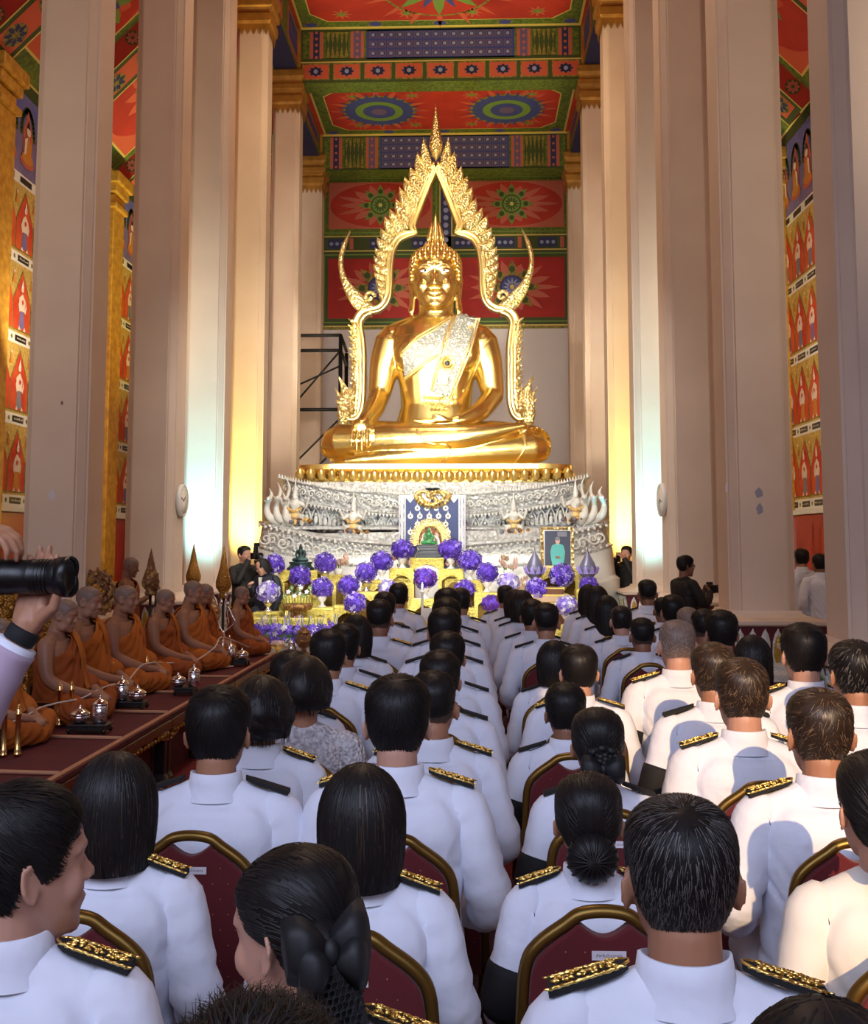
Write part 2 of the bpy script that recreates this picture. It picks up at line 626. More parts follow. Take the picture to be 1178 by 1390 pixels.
# ------------------------------------------------------------------ murals on the side walls
MURALM = ('pale_plaster', 'mural_blue', 'mural_violet', 'mural_red', 'mural_gold', 'mural_skin', 'mural_robe', 'mural_grey', 'black_plate', 'plate_script', 'dark_green_paint', 'rose_paint', 'white_ornament', 'olive_gold')


def mural(d, u0, u1, flip):
    """rows of niches with standing figures under a row of seated figures on blue"""
    pitch, rowh, zb = 0.60, 1.16, 2.2
    n = int((u1 - u0) / pitch)
    rng = random.Random(5)
    for r in range(4):
        z0 = zb + r * rowh
        d.rect(u0, z0, u1, z0 + 0.16, 1, 12)
        d.rect(u0, z0 + 0.16, u1, z0 + rowh, 1, 4)
        for k in range(n):
            uc = u0 + (k + 0.5) * pitch
            d.rect(uc - 0.19, z0 + 0.035, uc + 0.19, z0 + 0.125, 2, 8)
            for q in range(7):
                uu = uc - 0.13 + q * 0.043
                d.rect(uu, z0 + 0.07, uu + 0.028, z0 + 0.07 + rng.uniform(0.012, 0.03), 3, 9)
            d.disc(uc + pitch / 2, z0 + 0.08, 0.035, 2, 13, 8)
            # pointed niche
            b0 = z0 + 0.19
            d.poly([(uc - 0.295, b0), (uc + 0.295, b0), (uc + 0.298, b0 + 0.45), (uc + 0.15, b0 + 0.70), (uc, b0 + 0.92), (uc - 0.15, b0 + 0.70), (uc - 0.298, b0 + 0.45)], 2, 13)
            d.poly([(uc - 0.28, b0 + 0.02), (uc + 0.28, b0 + 0.02), (uc + 0.282, b0 + 0.44), (uc + 0.13, b0 + 0.68), (uc, b0 + 0.87), (uc - 0.13, b0 + 0.68), (uc - 0.282, b0 + 0.44)], 3, 3)
            # standing figure
            c = rng.uniform(-0.02, 0.02)
            d.poly([(uc - 0.10, b0 + 0.05), (uc + 0.10, b0 + 0.05), (uc + 0.06, b0 + 0.34), (uc - 0.06, b0 + 0.34)], 4, rng.choice((7, 7, 6, 2)))
            d.poly([(uc - 0.09, b0 + 0.30), (uc + 0.09, b0 + 0.30), (uc + 0.10 + c, b0 + 0.48), (uc, b0 + 0.56), (uc - 0.10 + c, b0 + 0.48)], 5, 5)
            for sgn in (-1, 1):
                d.poly([(uc + sgn * 0.08, b0 + 0.5), (uc + sgn * 0.14, b0 + 0.38), (uc + sgn * 0.10, b0 + 0.27), (uc + sgn * 0.07, b0 + 0.3), (uc + sgn * 0.10, b0 + 0.38)], 6, 5)
                d.poly([(uc + sgn * 0.04, b0 + 0.02), (uc + sgn * 0.13, b0 + 0.02), (uc + sgn * 0.09, b0 + 0.08)], 6, 5)
            d.disc(uc + c, b0 + 0.62, 0.045, 6, 5, 10)
            d.poly([(uc + c - 0.04, b0 + 0.64), (uc + c + 0.04, b0 + 0.64), (uc + c, b0 + 0.76)], 7, 12)
            d.rosette(uc, b0 + 0.43, 0.0, 0.05, 6, 0.012, 7, 3)
            # small worshipper in the spandrel
            us = uc + pitch / 2
            d.poly([(us - 0.05, b0 + 0.66), (us + 0.05, b0 + 0.66), (us, b0 + 0.84)], 5, 6)
            d.disc(us, b0 + 0.83, 0.022, 6, 5, 8)
    z0 = zb + 4 * rowh
    d.rect(u0, z0, u1, z0 + 0.16, 1, 12)
    d.rect(u0, z0 + 0.16, u1, z0 + 0.85, 1, 2)
    d.rect(u0, z0 + 0.85, u1, 8.2, 1, 1)
    d.rect(u0, 8.2, u1, 8.4, 2, 10)
    for k in range(n):
        uc = u0 + (k + 0.5) * pitch
        d.rect(uc - 0.2, z0 + 0.035, uc + 0.2, z0 + 0.125, 2, 8)
        zb2 = z0 + 0.30
        for q in range(16):
            a = PI * q / 15
            d.disc(uc + 0.22 * math.cos(a), zb2 + 0.5 + 0.36 * math.sin(a), 0.06, 2, 10, 8)
        d.poly([(uc - 0.15, zb2 + 0.05), (uc + 0.15, zb2 + 0.05), (uc + 0.17, zb2 + 0.5), (uc, zb2 + 0.86), (uc - 0.17, zb2 + 0.5)], 3, 11)
        d.disc(uc, zb2 + 0.08, 0.24, 4, 11, 16, 0.09)
        d.disc(uc, zb2 + 0.14, 0.20, 5, 6, 16, 0.09)
        d.poly([(uc - 0.11, zb2 + 0.16), (uc + 0.11, zb2 + 0.16), (uc + 0.12, zb2 + 0.38), (uc, zb2 + 0.46), (uc - 0.12, zb2 + 0.38)], 6, 6)
        d.poly([(uc - 0.12, zb2 + 0.40), (uc - 0.02, zb2 + 0.46), (uc - 0.07, zb2 + 0.2), (uc - 0.13, zb2 + 0.16)], 7, 5)
        d.disc(uc, zb2 + 0.54, 0.07, 7, 5, 12)
        d.poly([(uc - 0.05, zb2 + 0.59), (uc + 0.05, zb2 + 0.59), (uc, zb2 + 0.72)], 8, 8)


for side, X, sg in (('left', WL, 1), ('right', WR, -1)):
    b = MB()
    b.box((X - sg * 0.15, (Y0 + YB) / 2, 4.2), (0.3, YB - Y0, 8.4))
    w = struct('wall_' + side, b, ('pale_plaster',))
    b = MB()
    d = Deco(b, (X, 0, 0), (0, 1, 0), (0, 0, 1), (sg, 0, 0), 0.003)
    mural(d, 12.3, 23.1, sg < 0)
    ob('mural', b, MURALM, w)
    # gilded pilasters on the wall
    b = MB()
    for yy in ((13.8, 18.4) if sg > 0 else (17.65, 12.6)):
        b.box((X + sg * 0.12, yy, 3.9), (0.24, 0.55, 7.8))
        b.box((X + sg * 0.15, yy, 7.9), (0.30, 0.70, 0.16))
        b.box((X + sg * 0.18, yy, 8.08), (0.36, 0.82, 0.2))
        b.box((X + sg * 0.15, yy, 7.6), (0.30, 0.66, 0.10))
        b.box((X + sg * 0.17, yy, 0.5), (0.34, 0.75, 1.0))
    ob('pilaster', b, ('gilt_wall',), w, bevel=0.02)

# red lacquered doors under the murals
n = 0
for X, sg, y0, y1 in ((WL, 1, 14.2, 16.8), (WL, 1, 18.75, 20.6), (WR, -1, 15.0, 17.25)):
    n += 1
    b = MB()
    ym = (y0 + y1) / 2
    b.box((X + sg * 0.04, ym, 1.06), (0.08, y1 - y0, 2.1), 0)
    dr = struct('door_%d' % n, b, ('red_lacquer',), bevel=0.01)
    b = MB()
    for q in (-1, 1):
        for z0, z1 in ((0.15, 0.95), (1.05, 1.95)):
            d = Deco(b, (X + sg * 0.08, ym + q * (y1 - y0) / 4, 0), (0, 1, 0), (0, 0, 1), (sg, 0, 0), 0.012)
            d.frame(-0.42, z0, 0.42, z1, 0.04, 1, 0)
    ob('panel_frame', b, ('red_lacquer',), dr)
    b = MB()
    for q in (-1, 1):
        b.box((X + sg * 0.07, ym + q * ((y1 - y0) / 2 + 0.05), 1.06), (0.14, 0.1, 2.12))
    b.box((X + sg * 0.07, ym, 2.15), (0.14, y1 - y0 + 0.2, 0.08))
    ob('door_frame', b, ('white_ornament',), dr, bevel=0.01)

# ------------------------------------------------------------------ ceilings
CM = ('red_paint', 'green_paint', 'dark_green_paint', 'olive_gold', 'blue_paint', 'purple_paint', 'gold_line', 'orange_paint', 'rose_paint', 'pale_blue_paint', 'navy_paint', 'deep_red_paint', 'leaf_paint')
RED, GRN, DGR, OLV, BLU, PUR, GLD, ORG, ROS, PBL, NAV, DRD, LEA = range(13)


def panel(d, u0, v0, u1, v1, kind=0, sy=1.0):
    """red ceiling panel with green border, blue studs and rosettes"""
    d.rect(u0, v0, u1, v1, 1, GRN)
    d.frame(u0, v0, u1, v1, 0.05, 2, GLD)
    w = 0.28
    c = 0.35
    p0, q0, p1, q1 = u0 + w, v0 + w, u1 - w, v1 - w
    oct_ = [(p0 + c, q0), (p1 - c, q0), (p1, q0 + c), (p1, q1 - c), (p1 - c, q1), (p0 + c, q1), (p0, q1 - c), (p0, q0 + c)]
    d.poly(oct_, 2, GLD)
    e = 0.03
    d.poly([(u + (e if u < (u0 + u1) / 2 else -e), v + (e if v < (v0 + v1) / 2 else -e)) for u, v in oct_], 3, RED)
    nu = max(2, int((u1 - u0) / 1.25))
    for k in range(nu + 1):
        for v in (v0 + 0.17, v1 - 0.17):
            uu = u0 + 0.25 + (u1 - u0 - 0.5) * k / nu
            d.disc(uu, v, 0.17, 3, OLV, 14, 0.12)
            d.disc(uu, v, 0.14, 4, BLU, 14, 0.095)
    um, vm = (u0 + u1) / 2, (v0 + v1) / 2
    R = min((u1 - u0) / 4, (v1 - v0) / 2) * 0.62
    cs = [(um - (u1 - u0) * 0.25, vm), (um + (u1 - u0) * 0.25, vm)] if kind == 1 else [(um, vm)]
    if kind == 0:
        R *= 1.35
    for (u, v) in cs:
        d.rosette(u, v, R * 0.6, R * 1.35, 16, 0.07, 4, ORG)
        d.disc(u, v, R * 0.95, 5, OLV, 24)
        if kind == 1:
            d.rosette(u, v, R * 0.5, R * 1.1, 24, 0.05, 6, BLU)
            d.disc(u, v, R * 0.88, 7, BLU, 24)
            d.disc(u, v, R * 0.62, 8, LEA, 24)
            d.disc(u, v, R * 0.42, 9, BLU, 20)
            d.disc(u, v, R * 0.2, 10, PUR, 16)
        else:
            d.disc(u, v, R * 0.9, 6, RED, 24)
            d.rosette(u, v, R * 0.1, R * 0.9, 8, 0.13, 7, LEA)
            d.rosette(u, v, R * 0.1, R * 0.7, 8, 0.08, 8, BLU, ph=PI / 8)
            d.disc(u, v, R * 0.2, 9, OLV, 16)
    for k in range(4):
        for v in (q0 + 0.35, q1 - 0.35):
            uu = p0 + (p1 - p0) * (k + 0.5) / 4
            d.disc(uu, v, 0.15, 4, OLV, 12, 0.11)
            d.rosette(uu, v, 0.05, 0.24, 8, 0.03, 5, ORG)
            d.disc(uu, v, 0.06, 6, LEA, 10)


def dotted_band(d, u0, v0, u1, v1):
    """blue coffer band between green zigzag ends"""
    d.rect(u0, v0, u1, v1, 1, GRN)
    d.frame(u0, v0, u1, v1, 0.05, 2, DGR)
    h = v1 - v0
    for sg, a in ((1, u0), (-1, u1)):
        def R(x0, x1, l, m, t0=0.04, t1=0.04):
            x0, x1 = a + sg * x0, a + sg * x1
            d.rect(min(x0, x1), v0 + t0, max(x0, x1), v1 - t1, l, m)
        R(0.20, 0.50, 2, ROS)
        R(0.28, 0.42, 3, NAV)
        R(0.56, 1.06, 2, DGR)
        for k in range(5):
            uu = a + sg * (0.61 + 0.1 * k)
            d.poly([(uu - 0.045, v0 + 0.06), (uu + 0.045, v0 + 0.06), (uu, v0 + h * 0.5)], 3, OLV)
            d.poly([(uu - 0.045, v1 - 0.06), (uu + 0.045, v1 - 0.06), (uu, v0 + h * 0.5)], 3, OLV)
        R(1.10, 1.40, 2, ROS)
        R(1.17, 1.33, 3, PUR)
        for k in range(5):
            d.disc(a + sg * 0.35, v0 + h * (k + 0.5) / 5, 0.035, 4, ROS, 8)
            d.disc(a + sg * 1.25, v0 + h * (k + 0.5) / 5, 0.035, 4, ROS, 8)
    d.rect(u0 + 1.45, v0 + 0.02, u1 - 1.45, v1 - 0.02, 2, BLU)
    n = int((u1 - u0 - 3.0) / 0.19)
    rows = max(3, int(h / 0.19))
    for i in range(n):
        for j in range(rows):
            uu = u0 + 1.5 + (i + 0.5) * (u1 - u0 - 3.0) / n
            vv = v0 + 0.04 + (j + 0.5) * (h - 0.08) / rows
            d.rect(uu - 0.085, vv - 0.075, uu + 0.085, vv + 0.075, 3, PUR)
            d.disc(uu, vv, 0.062, 4, NAV, 10)
            d.disc(uu, vv, 0.042, 5, PBL, 8)


def diamond_band(d, u0, v0, u1, v1):
    d.rect(u0, v0, u1, v1, 1, DGR)
    d.rect(u0, v1 - 0.05, u1, v1 - 0.02, 2, GLD)
    n = 9
    w = (u1 - u0) / n
    for k in range(n):
        uc = u0 + (k + 0.5) * w
        vm = (v0 + v1) / 2
        hh = (v1 - v0) / 2 - 0.09
        d.rect(uc - w * 0.44, vm - hh - 0.03, uc + w * 0.44, vm + hh + 0.03, 2, OLV)
        d.rect(uc - w * 0.41, vm - hh, uc + w * 0.41, vm + hh, 3, ORG)
        d.rosette(uc, vm, 0.02, w * 0.33, 8, 0.05, 4, ROS, sy=hh / (w * 0.33))
        d.rosette(uc, vm, 0.02, w * 0.25, 8, 0.05, 5, NAV, sy=hh / (w * 0.33))
        d.disc(uc, vm, 0.05, 6, PBL, 10)


W = XR - XL
ye, yf = COLY['e'], COLY['f']
b = MB()
b.box((CX, (Y0 + ye - 0.27) / 2, ZC + 0.1), (W + 1.2, ye - 0.27 - Y0, 0.2), 0)
b.box((CX, (ye + yf) / 2, 11.98), (W + 0.2, yf - ye, 0.16), 0)
b.box((CX, (yf + YB) / 2, 11.5), (W + 0.2, YB - yf, 0.16), 0)
yy = ye - 0.27
while yy > 6:
    d = Deco(b, (CX, yy - 1.7, ZC), (1, 0, 0), (0, 1, 0), (0, 0, -1))
    panel(d, -W / 2, -1.7, W / 2, 1.7, 0)
    yy -= 3.4
d = Deco(b, (CX, (ye + yf) / 2, 11.90), (1, 0, 0), (0, 1, 0), (0, 0, -1))
panel(d, -W / 2 + 0.05, -(yf - ye) / 2 + 0.27, W / 2 - 0.05, (yf - ye) / 2 - 0.27, 1)
ceil_ = struct('ceiling', b, CM)
# cross beams
b = MB()
b.box((CX, ye, (11.70 + ZC) / 2), (W + 0.3, 0.53, ZC - 11.70), 1)
d = Deco(b, (CX, ye - 0.265, 0), (1, 0, 0), (0, 0, 1), (0, -1, 0))
dotted_band(d, -W / 2, 12.2, W / 2, ZC - 0.04)
diamond_band(d, -W / 2, 11.70, W / 2, 12.2)
d.rect(-W / 2, ZC - 0.04, W / 2, ZC, 3, GLD)
ob('cross_beam', b, CM, ceil_)
b = MB()
b.box((CX, yf, 11.435), (W + 0.3, 0.53, 0.93), 1)
d = Deco(b, (CX, yf - 0.265, 0), (1, 0, 0), (0, 0, 1), (0, -1, 0))
dotted_band(d, -W / 2, 10.97, W / 2, 11.87)
d.rect(-W / 2, 11.85, W / 2, 11.9, 3, GLD)
ob('cross_beam', b, CM, ceil_)
# beams along both colonnades
for X in (XL - 0.31, XR + 0.31):
    for y0, y1, z0, z1 in ((Y0, ye, 12.0, ZC), (ye, yf, 11.3, 11.9), (yf, YB, 10.9, 11.45)):
        b = MB()
        b.box((X, (y0 + y1) / 2, (z0 + z1) / 2), (0.5, y1 - y0, z1 - z0), NAV)
        s_ = 1 if X < 0 else -1
        for face in (1, -1):
            d = Deco(b, (X + s_ * face * 0.25, (y0 + y1) / 2, 0), (0, 1, 0), (0, 0, 1), (s_ * face, 0, 0))
            L = (y1 - y0) / 2
            k = -L
            while k < L - 0.5:
                k2 = min(k + 3.2, L)
                d.rect(k, z0, k2, z1, 1, GRN)
                d.rect(k + 0.3, z0 + 0.12, k2 - 0.3, z1 - 0.1, 2, ROS)
                d.rect(k + 0.45, z0 + 0.2, k2 - 0.45, z1 - 0.18, 3, BLU)
                q = k + 0.55
                while q < k2 - 0.55:
                    d.disc(q, (z0 + z1) / 2, 0.07, 4, PUR, 8)
                    q += 0.2
                k = k2
        ob('colonnade_beam', b, CM, ceil_)

# wall behind the statue with its two painted friezes
b = MB()
b.box((CX, YB + 0.15, 6.3), (WR - WL, 0.3, 12.6), 0)
wb = struct('wall_back', b, ('pale_plaster',))
b = MB()
BM_ = CM
d = Deco(b, (CX, YB, 0), (1, 0, 0), (0, 0, 1), (0, -1, 0))


def frieze(d, u0, v0, u1, v1, red, dark):
    d.rect(u0, v0, u1, v1, 1, DGR if dark else GRN)
    d.frame(u0, v0, u1, v1, 0.03, 2, GLD)
    d.frame(u0 + 0.1, v0 + 0.1, u1 - 0.1, v1 - 0.1, 0.03, 2, LEA)
    w = 0.22
    d.rect(u0 + w, v0 + w, u1 - w, v1 - w, 2, ROS if not dark else DRD)
    um, vm = (u0 + u1) / 2, (v0 + v1) / 2
    rx, ry = (u1 - u0) / 2 - w - 0.04, (v1 - v0) / 2 - w - 0.03
    d.disc(um, vm, rx, 3, red, 36, ry)
    sy = ry / rx
    for k in range(14):
        a = TAU * k / 14
        q = 0.82 if k % 2 else 0.95
        d.petal(um, vm, a, rx * 0.25, rx * q, 0.17 if k % 2 else 0.12, 4, ROS, sy=sy)
    for k in range(8):
        a = TAU * k / 8 + PI / 8 * 0
        r = min(rx, ry)
        d.petal(um, vm, a, r * 0.2, r * 0.95, r * 0.17, 5, LEA if not dark else OLV)
        d.disc(um + math.cos(a) * r * 0.62, vm + math.sin(a) * r * 0.62, r * 0.11, 6, DGR, 10)
    r = min(rx, ry)
    d.disc(um, vm, r * 0.42, 6, DGR if not dark else NAV, 18)
    d.disc(um, vm, r * 0.36, 7, LEA if not dark else BLU, 18)
    d.rosette(um, vm, r * 0.08, r * 0.32, 12, r * 0.04, 8, DGR if not dark else PBL)
    d.disc(um, vm, r * 0.08, 9, GLD, 10)


hw = W / 2 + 0.25
for sg in (-1, 1):
    a, c = (-hw, -0.14) if sg < 0 else (0.14, hw)
    frieze(d, a, 9.70, c, 11.4, RED, False)
    frieze(d, a, 7.30, c, 9.34, DRD, True)
d.rect(-0.14, 7.30, 0.14, 11.4, 1, NAV)
for k in range(20):
    d.disc(0, 7.4 + k * 0.2, 0.07, 2, PBL, 8)
d.rect(-hw, 9.34, hw, 9.70, 1, DGR)
for k in range(6):
    u = -hw + 0.1 + k * (2 * hw) / 6
    d.rect(u + 0.1, 9.39, u + 0.6, 9.65, 2, NAV)
    for q in range(3):
        d.disc(u + 0.2 + q * 0.15, 9.52, 0.05, 3, PBL, 8)
    d.rect(u + 0.68, 9.37, u + 0.78, 9.67, 2, ROS)
d.rect(-hw, 7.22, hw, 7.30, 2, OLV)
ob('painted_frieze', b, CM, wb)
# aisle end walls
b = MB()
for x0, x1 in ((WL, XL - 0.5), (XR + 0.5, WR)):
    b.box(((x0 + x1) / 2, YB - 0.2, 5.5), (x1 - x0, 0.3, 11))
ob('end_wall', b, ('steel_black',), wb)

# sloping ceilings over the side aisles
for side, X, XN, sg in (('left', WL, XL - 0.6, 1), ('right', WR, XR + 0.6, -1)):
    dx = abs(XN - X)
    b = MB()
    P0, P1 = Vector((X, 0, 8.4)), Vector((XN, 0, 8.4 + dx))
    nrm = Vector((sg, 0, -1)).normalized()
    U, V = Vector((0, 1, 0)), Vector((sg, 0, 1)).normalized()
    L = dx * math.sqrt(2)
    b.add([P0 + U * Y0, P0 + U * YB, P1 + U * YB, P1 + U * Y0], [(0, 1, 2, 3)], RED)
    b.add([P1 + U * Y0, P1 + U * YB, P1 + U * YB + Vector((0, 0, 12.0 - P1.z)), P1 + U * Y0 + Vector((0, 0, 12.0 - P1.z))], [(0, 1, 2, 3)], DRD)
    yy = COLY['r'] - 3.2
    ys = [yy] + [COLY[k] for k in 'rabcdef'] + [YB]
    for y0, y1 in zip(ys[:-1], ys[1:]):
        ym = (y0 + y1) / 2
        d = Deco(b, P0 + U * ym, U, V, nrm)
        h = (y1 - y0) / 2
        d.rect(-h, 0, h, L, 1, GRN)
        d.rect(-h, 0, h, 0.03, 2, GLD)
        d.rect(-h + 0.5, 0.32, h - 0.5, L - 0.2, 2, GLD)
        d.rect(-h + 0.54, 0.36, h - 0.54, L - 0.24, 3, ORG)
        d.disc(0, L / 2 + 0.1, h - 0.55, 4, RED, 28, L / 2 - 0.35)
        d.rosette(0, L / 2 + 0.1, 0.25, h - 0.7, 12, 0.14, 5, ORG, sy=1)
        d.rosette(0, L / 2 + 0.1, 0.1, 0.62, 8, 0.12, 6, LEA)
        d.rosette(0, L / 2 + 0.1, 0.05, 0.36, 8, 0.08, 7, BLU, ph=0.4)
        d.disc(0, L / 2 + 0.1, 0.13, 8, NAV, 14)
        # cross rib of the bay with its carved roundel
        bx = Matrix.LocRotScale(P0 + U * y1 + V * (L / 2) + nrm * 0.12, None, None)
        q = [P0 + U * (y1 + a) + nrm * c for a in (-0.34, 0.34) for c in (0, 0.28)]
        e = [p + V * (L - 0.42) for p in q]
        b.add(q + e, [(0, 1, 5, 4), (2, 6, 7, 3), (1, 3, 7, 5), (0, 4, 6, 2)], DRD)
        d = Deco(b, P0 + U * (y1 - 0.34) + nrm * 0.28, U, V, nrm)
        LR = L - 0.42
        d.rect(0, 0, 0.68, LR, 1, DGR)
        d.rect(0, 0, 0.03, LR, 2, GLD)
        d.rect(0.65, 0, 0.68, LR, 2, GLD)
        d.rect(0.12, 0.1, 0.56, LR - 0.1, 2, ORG)
        for k in range(4):
            d.disc(0.34, LR * (k + 0.5) / 4, 0.2, 3, OLV, 16)
            d.rosette(0.34, LR * (k + 0.5) / 4, 0.05, 0.2, 8, 0.04, 4, NAV)
        d = Deco(b, P0 + U * (y1 - 0.34) + nrm * 0.14, nrm, V, -U)
        d.rect(-0.14, 0, 0.14, LR, 1, RED)
        for k in range(4):
            d.disc(0, LR * (k + 0.5) / 4, 0.12, 2, DGR, 12)
            d.rosette(0, LR * (k + 0.5) / 4, 0.02, 0.11, 8, 0.03, 3, ROS)
    struct('ceiling_aisle_' + side, b, CM)

# ------------------------------------------------------------------ columns
def square_ring(h, a, st, z, ch=0.0):
    """redented square section: flat faces, a small step and a chamfered corner"""
    q = [(h, -a), (h, a), (h - st, a + st * 0.4), (h - st, a + st), (a + st, h - st), (a + st * 0.4, h - st), (a, h)]
    pts = []
    for k in range(4):
        c, s_ = (1, 0, -1, 0)[k], (0, 1, 0, -1)[k]
        for (x, y) in q[1:]:
            pts.append((x * c - y * s_, x * s_ + y * c, z))
    return pts


def sq(h, z):
    return [(h, -h, z), (h, h, z), (-h, h, z), (-h, -h, z)]


def petals(b, h, z0, z1, n, lean, ms, wmul=0.92):
    """leaf shaped petals standing round the four sides of a square tier"""
    for k in range(4):
        c, s_ = (1, 0, -1, 0)[k], (0, 1, 0, -1)[k]

        def T(u, dd, z):
            x, y = h + dd, u
            return (x * c - y * s_, x * s_ + y * c, z)
        w = 2 * h / n
        for i in range(n):
            u = -h + (i + 0.5) * w
            for lay, (sc, m) in enumerate(((1.0, ms[0]), (0.62, ms[1 + i % (len(ms) - 1)]))):
                H = (z1 - z0) * (1.0 if lay == 0 else 0.86)
                hw_ = w * 0.5 * wmul * sc
                prof = [(0, 0.9), (0.3, 1.0), (0.6, 0.95), (0.82, 0.6), (1.0, 0.0)]
                vs, fs = [], []
                for t, ww in prof:
                    dd = lean * t + 0.012 + lay * 0.008
                    vs += [T(u - hw_ * ww, dd - 0.012, z0 + H * t), T(u, dd + 0.018 * (1 - t * 0.5), z0 + H * t), T(u + hw_ * ww, dd - 0.012, z0 + H * t)]
                for q in range(len(prof) - 1):
                    a = q * 3
                    fs += [(a, a + 1, a + 4, a + 3), (a + 1, a + 2, a + 5, a + 4)]
                b.add(vs, fs, m, True)


def make_column(zcap, ztop):
    root = thing('column', '', 'column')
    b = MB()
    b.rings([square_ring(0.31, 0.21, 0.02, 1.0), square_ring(0.305, 0.205, 0.02, zcap + 0.1)], 0, False)
    ob('shaft', b, ('cream_plaster',), root)
    b = MB()
    b.rings([sq(0.56, 0.0), sq(0.56, 0.44)], 0, False)
    b.rings([sq(0.60, 0.44), sq(0.60, 0.5), sq(0.54, 0.53), sq(0.54, 0.57), sq(0.50, 0.6)], 1, False)
    b.rings([sq(0.46, 0.6), sq(0.51, 0.93)], 0, False)
    petals(b, 0.455, 0.6, 0.91, 8, 0.05, (1, 2, 1, 3, 1), 0.98)
    ob('lotus_base', b, ('maroon_tile', 'mosaic_white', 'mosaic_gold', 'mosaic_green'), root)
    b = MB()
    b.rings([sq(0.53, 0.93), sq(0.555, 0.945), sq(0.555, 0.975), sq(0.40, 1.0), sq(0.34, 1.03), sq(0.325, 1.06)], 0, False)
    ob('ledge', b, ('cream_plaster',), root)
    b = MB()
    z = zcap
    # hanging leaf points below the capital
    for k in range(4):
        c, s_ = (1, 0, -1, 0)[k], (0, 1, 0, -1)[k]
        vs, fs = [], []
        n = 6
        for i in range(n):
            u0_, u1_ = -0.33 + i * 0.66 / n, -0.33 + (i + 1) * 0.66 / n
            base = len(vs)
            for (u, zz, hh) in ((u0_, z + 0.16, 0.34), (u1_, z + 0.16, 0.34), (u1_, z + 0.05, 0.33), ((u0_ + u1_) / 2, z - 0.08, 0.322), (u0_, z + 0.05, 0.33)):
                vs.append((hh * c - u * s_, hh * s_ + u * c, zz))
            fs.append((base, base + 1, base + 2, base + 3, base + 4))
        b.add(vs, fs, 0)
    b.rings([sq(0.32, z + 0.1), sq(0.37, z + 0.18), sq(0.38, z + 0.32), sq(0.34, z + 0.37), sq(0.34, z + 0.41), sq(0.40, z + 0.46), sq(0.41, z + 0.57), sq(0.36, z + 0.62), sq(0.36, z + 0.67), sq(0.42, z + 0.74), sq(0.42, z + 0.88), sq(0.34, z + 0.95), sq(0.32, z + 0.97), sq(0.32, ztop)], 0, False)
    ob('capital', b, ('gold_paint',), root, bevel=0.012)
    return root


c_hi = make_column(11.07, ZC)
c_lo = make_column(10.45, 11.9)
first = {'hi': True, 'lo': True}
WORDS = {'r': 'nearest the doorway, a mere strip of it in view', 'a': 'second from the doorway, with worn marks on its shaft', 'b': 'carrying a round wall clock', 'c': 'washed pale cyan by a floodlight', 'd': 'washed strong yellow by a floodlight', 'e': 'just behind the statue, gold capital in view', 'f': 'farthest back, beside the rear wall'}
for key in 'rabcdef':
    for side, X in (('left', XL - 0.31), ('right', XR + 0.31)):
        if key == 'r' and side == 'left':
            continue
        k = 'lo' if key == 'f' else 'hi'
        proto = c_lo if k == 'lo' else c_hi
        lab = 'cream square column on the %s of the nave, %s' % ('monks\' side' if side == 'left' else 'side away from the monks', WORDS[key])
        if first[k]:
            proto.location = (X, COLY[key], 0)
            proto['label'] = lab
            first[k] = False
            c = proto
        else:
            c = copy_tree(proto, (X, COLY[key], 0), None, lab)
        c['group'] = 'columns of the nave'
        if key == 'a':
            for px, py, rx, rz, m in ((84, 547, 0.012, 0.02, 'wood_brown'), (70, 672, 0.035, 0.05, 'pale_plaster'), (80, 780, 0.02, 0.012, 'pale_plaster')) if side == 'left' else ((1030, 669, 0.035, 0.045, 'tape_grey'), (1031, 691, 0.03, 0.05, 'tape_grey'), (986, 662, 0.012, 0.05, 'pale_plaster')):
                p = at(px, py, COLY[key] - 0.3125)
                q = MB()
                q.prism([(p.x - X + rx * math.cos(TAU * i / 14) * (1 + 0.2 * math.sin(i * 3)), -0.3122, p.z + rz * math.sin(TAU * i / 14) * (1 + 0.2 * math.cos(i * 2))) for i in range(14)], (0, 0.01, 0))
                ob('worn_mark', q, (m,), c)

# round clocks on the nave faces of the second columns
for X, sg, lab in ((XL, 1, 'round wall clock on the column above the seated monks'), (XR, -1, 'round wall clock on the column above the dark-clothed photographer')):
    t = thing('wall_clock', lab, 'clock', (X, COLY['b'] + 0.02, 2.22), 0, 'wall clocks on the columns')
    Mx = Matrix.Rotation(sg * PI / 2, 4, 'Y')
    b = MB()
    b.lathe([(0.0, 0.0), (0.20, 0.0), (0.21, 0.02), (0.21, 0.05), (0.195, 0.065), (0.18, 0.05), (0.0, 0.045)], 32, 0, Mx)
    ob('rim', b, ('white_ornament',), t)
    b = MB()
    b.lathe([(0.0, 0.047), (0.178, 0.047), (0.178, 0.052), (0.0, 0.052)], 32, 0, Mx)
    ob('dial', b, ('clock_face',), t)
    b = MB()
    for a, L, w in ((0.6, 0.09, 0.012), (2.9, 0.14, 0.008)):
        b.add([(-w, -0.02, 0.055), (w, -0.02, 0.055), (w, L, 0.055), (-w, L, 0.055)], [(0, 1, 2, 3)], 0, False, Mx @ Matrix.Rotation(a, 4, 'Z'))
    for k in range(12):
        a = TAU * k / 12
        b.add([(-0.005, 0.145, 0.054), (0.005, 0.145, 0.054), (0.005, 0.17, 0.054), (-0.005, 0.17, 0.054)], [(0, 1, 2, 3)], 0, False, Mx @ Matrix.Rotation(a, 4, 'Z'))
    ob('dial_marks', b, ('print_black',), t)
